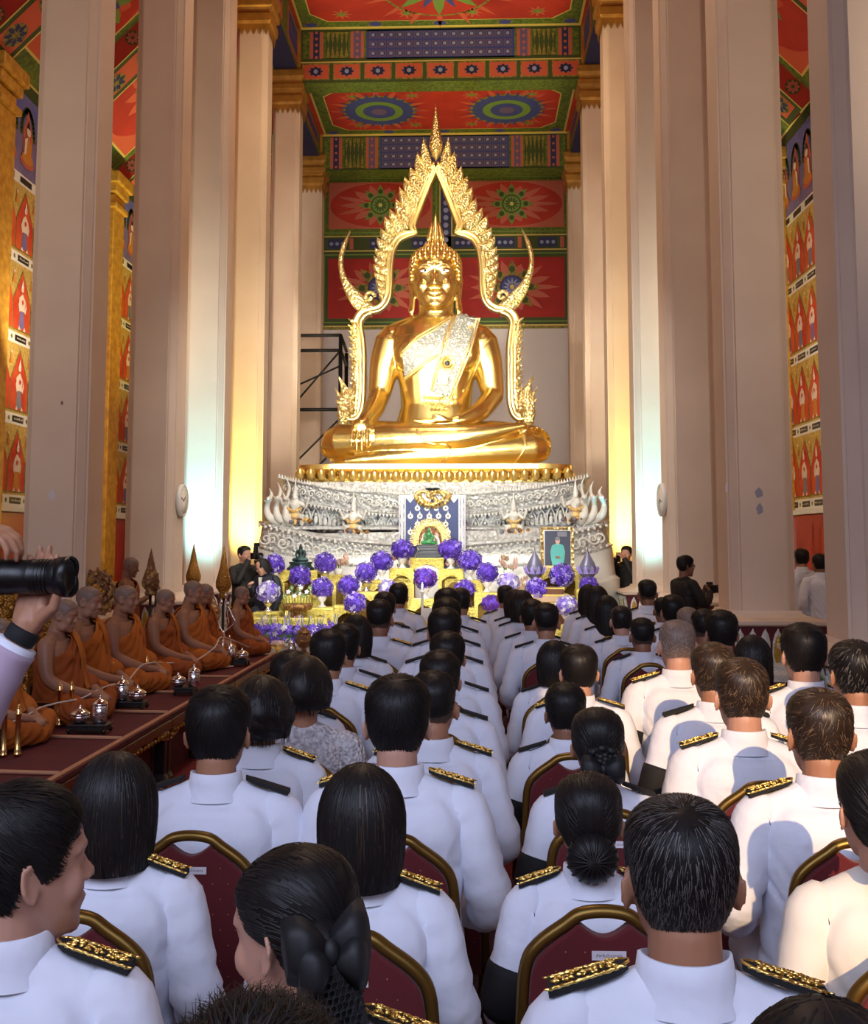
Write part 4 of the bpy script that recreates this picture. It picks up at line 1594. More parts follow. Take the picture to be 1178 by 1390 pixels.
for y, w in ((258, 4), (240, 14), (222, 24), (200, 29), (180, 27), (150, 21), (110, 14), (75, 8), (42, 1)):
    c = A5(564, y)
    ww = w / 2.945 * K
    f = Vector((0, -1, 0))
    rs.append([c + Vector((-ww, 0, 0)), c + Vector((-ww * 0.5, 0, 0)) + f * 0.06, c + f * 0.09, c + Vector((ww * 0.5, 0, 0)) + f * 0.06, c + Vector((ww, 0, 0)), c - f * 0.1])
b.rings(rs, 0, True, True)
ob('top_flame', b, ('gold_ornate',), arch)

# ------------------------------------------------------------------ gold lotus throne
TX = -0.60


def plan(a, c, cy, z, sag, n=72, e=0.28, x0=2.4):
    r = []
    for k in range(n):
        t = TAU * k / n
        x = a * math.copysign(abs(math.cos(t)) ** e, math.cos(t))
        y = c * math.copysign(abs(math.sin(t)) ** e, math.sin(t))
        r.append((x, cy + y, z + sag * min((x / x0) ** 2, 1.3)))
    return r


throne = thing('lotus_throne', 'gold lotus throne under the seated Buddha with rows of petals', 'throne', (TX, 18.3, 0))
b = MB()
prof = [(2.55, 2.26, 2.36), (2.58, 2.30, 2.40), (2.50, 2.36, 2.36), (2.42, 2.44, 2.24)]
rows = [(2.30, 1.42, 2.40, 0.16), (2.36, 1.46, 2.43, 0.16), (2.36, 1.46, 2.50, 0.14), (2.28, 1.40, 2.54, 0.12), (2.28, 1.40, 2.60, 0.10), (2.36, 1.44, 2.63, 0.09)]
b.rings([plan(a, c, 0, z, sg) for a, c, z, sg in rows], 0, True, True)
ob('moulding', b, ('gold',), throne)
b = MB()
b.rings([plan(2.16, 1.36, 0, 2.62, 0.06), plan(2.30, 1.44, 0, 2.70, 0.05), plan(2.28, 1.42, 0, 2.80, 0.02), plan(2.20, 1.36, 0, 2.84, 0.0)], 0, True, True)
ob('waist', b, ('gold',), throne)
b = MB()
b.rings([plan(2.20, 1.36, 0, 2.83, 0.0), plan(2.25, 1.40, 0, 2.85, 0.0), plan(2.25, 1.40, 0, 2.93, 0.0)], 0, False, True)
ob('top_slab', b, ('gold_plain',), throne)
# petals round the front and sides
N_P = 26


def throne_petal(k, zb, H, sz, out):
    u = -2.2 + 4.4 * (k + 0.5) / N_P
    mb = MB()
    sg = 0.07 * (u / 2.4) ** 2
    rs = []
    for t, ww in ((0, 0.55), (0.25, 0.95), (0.5, 1.0), (0.75, 0.75), (0.93, 0.35), (1.0, 0.05)):
        y = -1.40 - out * math.sin(t * 1.9)
        z = zb + H * t + sg
        w_ = sz * ww
        rs.append([(u - w_, y + 0.03, z), (u - w_ * 0.5, y - 0.03, z), (u, y - 0.05, z), (u + w_ * 0.5, y - 0.03, z), (u + w_, y + 0.03, z)])
    mb.grid(rs, 0)
    return mb


for k in range(N_P):
    ob('petal', throne_petal(k, 2.625, 0.19, 0.085, 0.06), ('gold_plain',), throne, solid=0.012)

# ------------------------------------------------------------------ white pedestal, sagging like a boat
ped = thing('statue_pedestal', 'white and silver carved pedestal curving like a boat below the gold throne', 'pedestal', (TX, 18.2, 0))
SG = 0.30


def tier(name, rows, m, sm=False, parent=ped):
    b = MB()
    b.rings([plan(a, c, 0, z, SG, 96, 0.22) for a, c, z in rows], 0, sm, True)
    return ob(name, b, m, parent)


tier('cornice', [(2.36, 1.60, 2.06), (2.44, 1.68, 2.09), (2.44, 1.68, 2.12), (2.40, 1.64, 2.14), (2.46, 1.72, 2.36), (2.50, 1.76, 2.38), (2.50, 1.76, 2.40), (2.30, 1.50, 2.42)], ('silver_ornate',))
tier('frieze', [(2.30, 1.52, 1.76), (2.30, 1.54, 2.08)], ('grey_relief',))
tier('shoulder', [(2.72, 1.86, 1.60), (2.66, 1.84, 1.64), (2.40, 1.62, 1.76), (2.36, 1.58, 1.79)], ('grey_relief',), True)
tier('skirt', [(2.78, 2.00, 1.22), (2.82, 2.00, 1.26), (2.76, 1.93, 1.30), (2.72, 1.90, 1.56), (2.78, 1.96, 1.60), (2.76, 1.94, 1.64), (2.60, 1.84, 1.66)], ('silver_ornate',))
tier('foot', [(2.90, 2.10, 0.0), (2.90, 2.10, 0.75), (2.84, 2.04, 0.80), (2.80, 2.0, 1.22)], ('silver_plain',))


def pz(x, z):
    return z + SG * min((x / 2.4) ** 2, 1.3)


# crest of small flames along the top, pendants below, arched niches and scrolls
b = MB()
n = 110
for k in range(n):
    x = -2.40 + 4.8 * (k + 0.5) / n
    y = -1.74
    z = pz(x, 2.39)
    b.add([(x - 0.018, y, z), (x + 0.018, y, z), (x + 0.018, y + 0.03, z), (x - 0.018, y + 0.03, z), (x, y + 0.01, z + 0.07)], [(0, 1, 4), (1, 2, 4), (2, 3, 4), (3, 0, 4)], 0)
o = ob('crest', b, ('white_ornament',), ped)
b = MB()
n = 84
for k in range(n):
    x = -2.36 + 4.72 * (k + 0.5) / n
    z = pz(x, 2.10)
    b.add([(x - 0.024, -1.70, z), (x + 0.024, -1.70, z), (x, -1.70, z - 0.06), (x, -1.66, z - 0.01)], [(0, 2, 1), (0, 3, 2), (1, 2, 3)], 0)
ob('pendants', b, ('white_ornament',), ped)
n = 30
for k in range(n):
    x = -2.2 + 4.4 * (k + 0.5) / n
    if abs(x) < 0.62:
        continue
    b = MB()
    z = pz(x, 1.78)
    arc = [(-0.062, 0), (-0.062, 0.13), (-0.04, 0.20), (0, 0.27), (0.04, 0.20), (0.062, 0.13), (0.062, 0)]
    b.tube([(x + u, -1.555, z + v) for u, v in arc], 0.012, 6)
    b.ell((x, -1.54, z + 0.08), (0.035, 0.03, 0.07), 8, 6, 1)
    b.ell((x, -1.55, z + 0.17), (0.022, 0.022, 0.026), 8, 6, 1)
    ob('arched_niche', b, ('white_ornament', 'silver_plain'), ped)
for i in range(2):
    b = MB()
    n = 20
    for k in range(n):
        x = -2.62 + 5.24 * (k + 0.5) / n
        z = pz(x, 1.385 + i * 0.0)
        sg = 1 if (k + i) % 2 else -1
        pts = []
        for q in range(17):
            a = q * 0.52
            r = 0.095 * (1 - q / 19)
            pts.append((x + r * math.cos(a) * sg + (0.05 if i else -0.05), -1.935 - 0.012, z + 0.03 + r * math.sin(a) * (1 if i else -1)))
        b.tube(pts, 0.014, 6)
    for k in range(60):
        x = -2.68 + 5.36 * (k + 0.5) / 60
        z = pz(x, 1.58 if i else 1.28)
        b.ell((x, -1.96 - (0.0 if i else 0.03), z), (0.024, 0.02, 0.024), 6, 5)
    ob('scrollwork', b, ('white_ornament',), ped)
b = MB()
for k in range(36):
    x = -2.34 + 4.68 * (k + 0.5) / 36
    z = pz(x, 2.25)
    sg = 1 if k % 2 else -1
    b.tube([(x + 0.055 * (1 - q / 15) * math.cos(q * 0.6) * sg, -1.70, z + 0.065 * (1 - q / 15) * math.sin(q * 0.6)) for q in range(14)], 0.012, 5)
ob('scrollwork', b, ('white_ornament',), ped)
b = MB()
for k in range(24):
    x = -2.5 + 5.0 * (k + 0.5) / 24
    z = pz(x, 1.70)
    b.tube([(x - 0.09, -1.80, z - 0.07), (x, -1.74, z + 0.02), (x + 0.09, -1.80, z - 0.07)], 0.014, 6)
ob('zigzag', b, ('white_ornament',), ped)


# carved guardian figures and crested serpents standing on the pedestal
def guardian(loc, sc, label, wings, serpent):
    t = thing('guardian_figure', label, 'statuette', loc, 0, 'guardian figures on the pedestal', sc)
    b = MB()
    b.tube([(0, 0, 0.12), (0, 0, 0.25), (0, -0.01, 0.36)], [0.085, 0.075, 0.10], 12, round_end=True)
    b.ell((0, -0.02, 0.47), (0.055, 0.06, 0.07), 12, 10)
    for s_ in (-1, 1):
        b.tube([(s_ * 0.05, 0, 0.13), (s_ * 0.15, -0.12, 0.14), (s_ * 0.13, -0.05, 0.0)], [0.07, 0.055, 0.04], 10, round_end=True)
        b.tube([(s_ * 0.10, 0, 0.37), (s_ * 0.20, -0.03, 0.30), (s_ * 0.24, -0.08, 0.42)], [0.042, 0.035, 0.028], 10, round_end=True)
        b.ell((s_ * 0.25, -0.09, 0.45), (0.03, 0.03, 0.035), 8, 6)
    b.ell((0, -0.08, 0.46), (0.02, 0.03, 0.02), 8, 6)
    ob('figure', fuse(b, 0.012, 2, 'white_ornament', name='figure'), (), t)
    b = MB()
    b.lathe([(0.058, 0.50), (0.066, 0.52), (0.05, 0.55), (0.052, 0.57), (0.034, 0.62), (0.034, 0.635), (0.018, 0.70), (0.003, 0.84)], 12, 0)
    ob('crown', b, ('silver_plain',), t)
    b = MB()
    for k in range(7):
        a = -1.1 + k * 0.37
        b.ell((0.13 * math.sin(a), -0.10, 0.26 - 0.03 * math.cos(a * 2)), (0.03, 0.02, 0.03), 8, 6)
    b.lathe([(0.105, 0.10), (0.12, 0.13), (0.10, 0.19), (0.09, 0.2)], 12, 0)
    ob('sash', b, ('guard_skin',), t)
    b = MB()
    rr = random.Random(int(loc[0] * 10))
    for k in range(16):
        a = k * 2.4
        r = 0.24 * math.sqrt((k + 0.5) / 16)
        b.ell((r * math.cos(a) * 1.3, r * math.sin(a) * 0.5 - 0.05, 0.03 + rr.uniform(0, 0.05)), (0.05, 0.04, rr.uniform(0.02, 0.06)), 7, 5, k % 3)
    ob('rocky_base', b, ('mural_grey', 'carved_brown', 'guard_skin'), t)
    if wings:
        for s_ in (-1, 1):
            b = MB()
            for k in range(5):
                a = 0.3 + k * 0.32
                p0 = Vector((s_ * 0.10, 0.05, 0.32))
                p1 = p0 + Vector((s_ * math.sin(a) * 0.30, 0.04, math.cos(a) * 0.28 - 0.1))
                leaf(b, p0, p1, 0.05, 0.1 * s_, 0.02)
            ob('wing', b, ('silver_ornate',), t)
    if serpent:
        for q in range(3):
            b = MB()
            x = serpent * (0.14 + 0.15 * q)
            h = 0.85 - 0.10 * q
            b.tube(spline([(x * 0.6, 0.05, 0.0), (x, -0.14, 0.12), (x * 1.15, -0.05, 0.30), (x, -0.12, 0.46)], 12), [0.075] * 5 + [0.065, 0.06, 0.055, 0.05, 0.045, 0.04, 0.045, 0.05], 10, round_end=True)
            b.ell((x, -0.20, 0.45), (0.05, 0.10, 0.045), 10, 8)
            leaf(b, Vector((x, -0.10, 0.46)), Vector((x + serpent * 0.03, -0.06, h)), 0.045, 0.14 * serpent, 0.04)
            leaf(b, Vector((x + serpent * 0.05, -0.06, 0.34)), Vector((x + serpent * 0.14, 0.0, h - 0.22)), 0.04, 0.14 * serpent, 0.04)
            ob('crested_serpent', b, ('white_ornament',), t)
    return t


def on_ped(px, y, z):
    return at(px, 700, y).x - 0, y, z


for px, ser, wg, sc, lab in ((480, 0, True, 0.78, 'white winged guardian statuette on the pedestal near the dark bronze statuette'), (697, 0, True, 0.78, 'white winged guardian statuette on the pedestal above the framed portrait'), (401, -1, False, 0.85, 'guardian statuette with crested serpents at the pedestal end above the two photographers'), (781, 1, False, 0.85, 'guardian statuette with crested serpents at the pedestal end beyond the framed portrait')):
    x = at(px, 700, 16.5).x
    guardian((x, 16.46, pz(x - TX, 1.735)), sc, lab, wg, ser)

# ------------------------------------------------------------------ cloth panel, emblem and rayed shrine in the middle of the pedestal
cl = thing('embroidered_hanging', 'slate blue hanging embroidered with white roundels at the middle of the pedestal', 'cloth', (TX + 0.03, 16.2, 1.4))
hx0, hx1 = at(541, 700, 16.2).x - TX - 0.03, at(632, 700, 16.2).x - TX - 0.03
zt, zb_ = at(590, 672, 16.2).z - 1.4, -0.35
b = MB()
rows = []
for i in range(13):
    z = zt + (zb_ - zt) * i / 12
    rows.append([(hx0 + (hx1 - hx0) * k / 30, 0.012 * math.sin(k * 1.1 + i * 0.2), z) for k in range(31)])
b.grid(rows, 0)
ob('cloth', b, ('panel_white',), cl, solid=0.01)
b = MB()
d = Deco(b, (0, -0.022, 0), (1, 0, 0), (0, 0, 1), (0, -1, 0), 0.006)
u0, u1 = hx0 + 0.11, hx1 - 0.11
d.rect(u0, zb_, u1, zt - 0.04, 1, 0)
for k in range(6):
    d.poly([(u0 + (u1 - u0) * k / 6, zt - 0.04), (u0 + (u1 - u0) * (k + 1) / 6, zt - 0.04), (u0 + (u1 - u0) * (k + 0.5) / 6, zt - 0.12 - 0.06 * (1 if k in (2, 3) else 0))], 2, 1)
for i in range(7):
    for k in range(6):
        uu = u0 + (u1 - u0) * (k + (0.5 if i % 2 else 0.25)) / 5.6
        vv = zt - 0.20 - i * 0.12
        if u0 + 0.05 < uu < u1 - 0.05 and vv > zb_:
            d.disc(uu, vv, 0.042, 2, 1, 14)
            d.poly([(uu - 0.015, vv + 0.03), (uu + 0.015, vv + 0.03), (uu, vv + 0.085)], 2, 1)
            d.disc(uu, vv, 0.014, 3, 0, 8)
for u in (hx0 + 0.03, hx0 + 0.08, hx1 - 0.03, hx1 - 0.08):
    d.rect(u - 0.005, zb_, u + 0.005, zt - 0.02, 1, 2)
ob('embroidery', b, ('panel_blue', 'white_ornament', 'grey_relief'), cl)
em = thing('gilt_emblem', 'openwork gold emblem fixed at the top of the slate blue hanging', 'emblem', at(587, 676, 16.15))
b = MB()
for k in range(26):
    a = PI + PI * k / 25
    r = 0.18 + 0.07 * (k % 2)
    b.ell((r * math.cos(a) * 1.05, 0, 0.05 + r * math.sin(a) * 0.75), (0.028, 0.03, 0.03), 8, 6)
for k in range(30):
    rr, a = 0.15 * math.sqrt(((k * 7) % 30) / 30), k * 2.4
    b.ell((rr * math.cos(a) * 1.3, -0.02, rr * math.sin(a)), (0.03, 0.03, 0.03), 8, 6)
for s_ in (-1, 1):
    b.tube(spline([(0, 0, 0.05), (s_ * 0.14, 0, 0.10), (s_ * 0.25, 0, 0.06), (s_ * 0.22, 0, 0.0)], 12), 0.02, 6)
ob('scrolls', b, ('sash_gold',), em)
b = MB()
b.lathe([(0.001, 0.10), (0.05, 0.11), (0.11, 0.13), (0.11, 0.15), (0.001, 0.155)], 16, 0)
ob('dark_bowl', b, ('stone_black',), em)

sh = thing('rayed_shrine', 'small oval shrine with golden rays around a pink niche on the centre altar', 'shrine', at(584, 754, 15.75))
K2 = 15.75 / F
b = MB()
n = 44
for k in range(n):
    a = -0.25 + (PI + 0.5) * k / (n - 1)
    r0, r1 = 15.5 * K2, 29 * K2
    c, s_ = math.cos(a), math.sin(a)
    z0 = 20 * K2
    w = 0.012
    p0 = Vector((r0 * c, 0.05, z0 + r0 * s_ * 1.15))
    p1 = Vector((r1 * c * 0.97, 0.05, z0 + r1 * s_ * 1.05))
    t = Vector((-s_, 0, c)) * w
    b.add([p0 - t, p0 + t, p1 + t * 0.5, p1 - t * 0.5, p0 + Vector((0, 0.03, 0)), p1 + Vector((0, 0.03, 0))], [(0, 1, 2, 3), (0, 3, 5, 4), (1, 4, 5, 2)], 0)
ob('rays', b, ('sash_gold',), sh)
b = MB()
b.prism([(15.5 * K2 * math.cos(TAU * k / 28), 0.0, 20 * K2 + (20 * K2 if math.sin(TAU * k / 28) > 0 else 15 * K2) * math.sin(TAU * k / 28)) for k in range(28)], (0, 0.05, 0), 0)
d = Deco(b, (0, -0.001, 20 * K2), (1, 0, 0), (0, 0, 1), (0, -1, 0), 0.006)
for k in range(5):
    u = (-8 + 4 * k) * K2
    d.poly([(u - 0.03, -2 * K2), (u + 0.03, -2 * K2), (u + 0.035, 8 * K2), (u, (17 - abs(k - 2) * 3) * K2), (u - 0.035, 8 * K2)], 1 + k % 2, 1 + k % 2)
d.disc(0.0, -5 * K2, 13 * K2, 1, 3, 20, 7 * K2)
ob('niche', b, ('carved_brown', 'petal_pink', 'guard_red', 'white_ornament'), sh)
b = MB()
for s_ in (-1, 1):
    b.tube(spline([(s_ * 0.03, -0.05, 0.10), (s_ * 0.12, -0.06, 0.14), (s_ * 0.11, -0.05, 0.24), (s_ * 0.05, -0.05, 0.28)], 10), 0.022, 8, round_end=True)
b.ell((0.03, -0.05, 0.18), (0.05, 0.03, 0.09), 10, 8)
ob('carved_elephants', b, ('white_ornament',), sh)
# ------------------------------------------------------------------ figures
def add_hand(mb, W, fw, up, s_, curl=0.5, k=1.0, spread=0.0, tcurl=0.4):
    W, fw, up = Vector(W), Vector(fw).normalized(), Vector(up)
    up = (up - fw * up.dot(fw)).normalized()
    lat = fw.cross(up) * s_
    mb.tube([W - fw * 0.01 * k, W + fw * 0.02 * k], [0.026 * k, 0.027 * k], 10, round_end=True)
    for u in (-0.024, -0.008, 0.008, 0.024):
        mb.tube([W + fw * 0.015 * k + lat * u * k * 0.7, W + fw * 0.085 * k + lat * u * k], [0.016 * k, 0.0135 * k], 8, round_end=True)
    for i, (u, L) in enumerate(((0.030, 0.072), (0.010, 0.080), (-0.010, 0.075), (-0.029, 0.060))):
        p = W + fw * (0.088 if i in (1, 2) else 0.082) * k + lat * u * k
        d0 = (fw + lat * u * spread * 8).normalized()
        pts = [p]
        a = curl * 0.5
        for f_ in (0.45, 0.32, 0.23):
            dd = d0 * math.cos(a) - up * math.sin(a)
            p = p + dd * (L * f_ * k)
            pts.append(p)
            a += curl
        mb.tube(pts, [0.0095 * k, 0.0090 * k, 0.0082 * k, 0.0068 * k], 8, round_end=True)
    p = W + fw * 0.028 * k + lat * 0.030 * k - up * 0.004 * k
    d0 = (fw * 0.62 + lat * 0.72 - up * 0.25).normalized()
    p1 = p + d0 * 0.042 * k
    d1 = (fw * (0.9) + lat * (0.35 - tcurl) - up * tcurl).normalized()
    mb.tube([W + fw * 0.012 * k + lat * 0.018 * k, p, p1, p1 + d1 * 0.030 * k, p1 + (d1 - lat * tcurl * 0.4).normalized() * 0.05 * k], [0.016 * k, 0.0145 * k, 0.0115 * k, 0.0100 * k, 0.0075 * k], 8, round_end=True)


NECK = Vector((0, 0.0, 1.095))


def head_matrix(yaw=0.0, pitch=0.0, roll=0.0, at_=NECK):
    piv = Vector((0, -0.025, 0.0))
    return Matrix.Translation(at_ + piv) @ Matrix.Rotation(yaw, 4, 'Z') @ Matrix.Rotation(-pitch, 4, 'X') @ Matrix.Rotation(roll, 4, 'Y') @ Matrix.Translation(-piv)


ARM_SIT = [(0.178, -0.02, 0.995), (0.215, -0.035, 0.88), (0.245, -0.03, 0.765), (0.215, 0.12, 0.695), (0.13, 0.26, 0.665)]
CACHE = {}


def torso_rings(mb, k=1.0, g=0.0):
    rs = []
    for z, w, dd, yc in ((0.45, 0.175, 0.130, 0.0), (0.60, 0.170, 0.125, 0.0), (0.75, 0.165, 0.118, -0.01), (0.90, 0.185, 0.120, -0.015), (0.98, 0.188, 0.112, -0.015), (1.03, 0.14, 0.09, -0.015)):
        rs.append([((w * k + g) * math.copysign(abs(math.cos(a)) ** 0.8, math.cos(a)), yc + (dd + g) * math.copysign(abs(math.sin(a)) ** 0.8, math.sin(a)), z) for a in [TAU * j / 28 for j in range(28)]])
    mb.rings(rs)


def seated_body(yaw, pitch, k=1.0, jaw=0.0, vox=0.0066):
    key = ('sb', round(yaw, 2), round(pitch, 2), k, jaw)
    if key in CACHE:
        return CACHE[key]
    b = MB()
    M = head_matrix(yaw, pitch)
    add_head(b, M, True, jaw)
    nk = 0.057 * (0.9 if k < 1 else 1.0) + jaw * 0.3
    b.tube([(0, -0.03, 0.99), (0, -0.025, 1.08), M @ Vector((0, -0.025, 0.06))], [nk * 1.1, nk, nk * 0.95], 14, round_end=True)
    torso_rings(b, k * 0.93, -0.012)
    for s_ in (-1, 1):
        b.tube([(0, -0.02, 1.03), (s_ * 0.10 * k, -0.02, 1.02), (s_ * 0.165 * k, -0.02, 0.995)], [0.06, 0.047, 0.05], 10, round_end=True)
        A = [(s_ * (x * k), y, z) for x, y, z in ARM_SIT]
        b.tube(A, [0.05, 0.043, 0.036, 0.034, 0.026], 10, round_end=True)
        wv = Vector(A[-1])
        add_hand(b, wv, Vector((-s_ * 0.35, 0.9, -0.12)), (0, 0.1, 1), s_ * -1, 0.35)
        b.tube([(s_ * 0.085, 0.0, 0.53), (s_ * 0.10, 0.42, 0.53)], [0.085, 0.062], 12, round_end=True)
        b.tube([(s_ * 0.10, 0.42, 0.52), (s_ * 0.10, 0.40, 0.10)], [0.056, 0.038], 12, round_end=True)
        b.tube([(s_ * 0.10, 0.38, 0.06), (s_ * 0.11, 0.52, 0.04)], [0.04, 0.03], 10, round_end=True)
    CACHE[key] = fuse(b, vox, 2, 'skin', name='person')
    return CACHE[key]


def jacket_mesh(k=1.0, female=False):
    key = ('jk', k, female)
    if key in CACHE:
        return CACHE[key]
    b = MB()
    torso_rings(b, k, 0.006)
    for s_ in (-1, 1):
        b.tube([(0, -0.02, 1.042), (s_ * 0.10 * k, -0.022, 1.026), (s_ * 0.172 * k, -0.02, 0.998)], [0.072, 0.054, 0.056], 12, round_end=True)
        b.ell((s_ * 0.085 * k, -0.085, 0.93), (0.085, 0.05, 0.11), 12, 8)
        if female:
            b.ell((s_ * 0.075, 0.09, 0.90), (0.07, 0.06, 0.07), 12, 8)
        b.tube([(s_ * 0.09, 0.0, 0.50), (s_ * 0.10, 0.13, 0.51)], [0.10, 0.095], 12, round_end=True)
    me = fuse(b, 0.011, 6, 'uniform', name='jacket')
    a, n = vco(me), vno(me)
    w = np.array([noise.noise(Vector((p[0] * 6, p[1] * 6, p[2] * 9))) for p in a])
    w2 = np.sin(a[:, 2] * 60 + a[:, 0] * 18) * np.clip((0.78 - a[:, 2]) / 0.2, 0, 1) * 0.0025
    w3 = np.array([abs(noise.noise(Vector((p[0] * 9 + p[2] * 5, p[1] * 5, p[2] * 7 - abs(p[0]) * 9)))) for p in a])
    a = a + n * (w * 0.004 + w2 - 0.009 * np.clip(0.16 - w3, 0, 1) / 0.16 * np.clip((1.0 - a[:, 2]) / 0.15, 0, 1))[:, None]
    set_co(me, a)
    CACHE[key] = me
    return me


def sleeve_mesh(s_, k=1.0, arm=None, seed=0, r0=0.066, cuff=0.043, m='uniform', key=None):
    key = key or ('sl', s_, k, seed)
    if key in CACHE:
        return CACHE[key]
    A = [(s_ * x * k, y, z) for x, y, z in (arm or ARM_SIT)]
    P = spline([(A[0][0] * 0.80, A[0][1], A[0][2] + 0.002)] + A, 30)
    b = MB()
    rr = []
    for i, p in enumerate(P):
        t = i / 30
        r = np.interp(t, [0, 0.12, 0.22, 0.42, 0.6, 0.8, 1.0], [r0 * 0.66, r0 * 0.965, r0, r0 * 0.93, r0 * 0.92, r0 * 0.80, cuff])
        r += 0.0042 * math.sin(i * 1.9 + seed) * (1 if 0.4 < t < 0.85 else 0.25)
        rr.append(r)
    b.tube(P, rr, 18, 0)
    CACHE[key] = b.mesh('sleeve', (m,))
    return CACHE[key]


def armband_mesh(s_, k=1.0):
    key = ('ab', s_, k)
    if key in CACHE:
        return CACHE[key]
    A = [(s_ * x * k, y, z) for x, y, z in ARM_SIT]
    P = spline([(A[0][0] * 0.86, A[0][1], A[0][2] + 0.006)] + A, 30)
    b = MB()
    b.tube(P[13:19], [0.0665, 0.068, 0.067, 0.0665, 0.067, 0.065], 18, 0)
    CACHE[key] = b.mesh('armband', ('black_cloth',))
    return CACHE[key]


def collar_mesh(k=1.0, yaw=0):
    key = ('co', k)
    if key in CACHE:
        return CACHE[key]
    b = MB()
    rs = []
    for z, rx, ry, dz in ((1.045, 0.092, 0.080, 0), (1.062, 0.082, 0.074, 0), (1.09, 0.074, 0.069, 0.3), (1.117, 0.070, 0.067, 0.55), (1.119, 0.066, 0.063, 0.55), (1.08, 0.064, 0.062, 0.3)):
        r = []
        for j in range(32):
            a = TAU * j / 32
            y = math.sin(a)
            r.append((rx * k ** 0.5 * math.cos(a), -0.022 + ry * y, z - dz * 0.035 * max(0, y)))
        rs.append(r)
    b.rings(rs, 0, True, False)
    CACHE[key] = b.mesh('collar', ('uniform',))
    return CACHE[key]


def trousers_mesh(m='uniform'):
    key = ('tr', m)
    if key in CACHE:
        return CACHE[key]
    b = MB()
    b.ell((0, 0.02, 0.53), (0.185, 0.14, 0.085), 16, 10)
    for s_ in (-1, 1):
        b.tube([(s_ * 0.088, 0.02, 0.535), (s_ * 0.10, 0.42, 0.532)], [0.098, 0.078], 14, round_end=True)
        b.tube([(s_ * 0.10, 0.42, 0.525), (s_ * 0.10, 0.405, 0.30), (s_ * 0.10, 0.40, 0.09)], [0.075, 0.067, 0.06], 14)
    CACHE[key] = fuse(b, 0.014, 3, m, name='trousers')
    return CACHE[key]


def shoe_mesh(s_):
    key = ('sh', s_)
    if key in CACHE:
        return CACHE[key]
    b = MB()
    b.tube([(s_ * 0.10, 0.36, 0.045), (s_ * 0.105, 0.45, 0.045), (s_ * 0.11, 0.56, 0.032)], [0.043, 0.045, 0.032], 12, round_end=True)
    b.box((s_ * 0.105, 0.46, 0.008), (0.075, 0.26, 0.014))
    CACHE[key] = b.mesh('shoe', ('black_satin',))
    return CACHE[key]


def epaulette_meshes(s_, k, gold):
    key = ('ep', s_, k, gold)
    if key in CACHE:
        return CACHE[key]
    b, g = MB(), MB()
    n = 10
    top, bot = [], []
    L0, L1 = 0.085 * k, 0.205 * k
    out = []
    for i in range(n + 1):
        t = i / n
        x = L1 + (L0 - L1) * t
        w = np.interp(t, [0, 0.75, 0.9, 1.0], [0.023, 0.020, 0.015, 0.004])
        z = 1.057 + 0.036 * t
        out.append((x, w, z))
    rs = []
    for x, w, z in out:
        rs.append([(s_ * x, -0.026 - w, z), (s_ * x, -0.026 - w, z + 0.011), (s_ * x, -0.026, z + 0.015), (s_ * x, -0.026 + w, z + 0.011), (s_ * x, -0.026 + w, z)])
    b.rings(rs, 0, False, True)
    if gold:
        rng = random.Random(4)
        for x, w, z in out[:-1]:
            for q in (-1, 1):
                g.ell((s_ * x, -0.026 + q * w * 0.95, z + 0.012), (0.0085 * k, 0.0022, 0.0022), 6, 5)
        g.tube([(s_ * x, -0.026 - w * 0.95, z + 0.012) for x, w, z in out] + [(s_ * x, -0.026 + w * 0.95, z + 0.012) for x, w, z in reversed(out)], 0.0024, 6)
        for i in range(70):
            t = rng.uniform(0.05, 0.85)
            x = L1 + (L0 - L1) * t
            w = 0.0145
            g.ell((s_ * x, -0.026 + rng.uniform(-w, w), 1.057 + 0.036 * t + 0.0155), (rng.uniform(0.0025, 0.006), rng.uniform(0.0015, 0.0035), 0.0028), 6, 4)
    CACHE[key] = (b.mesh('epaulette', ('black_cloth',)), g.mesh('gold_embroidery', ('gold_fine',)) if gold else None)
    return CACHE[key]


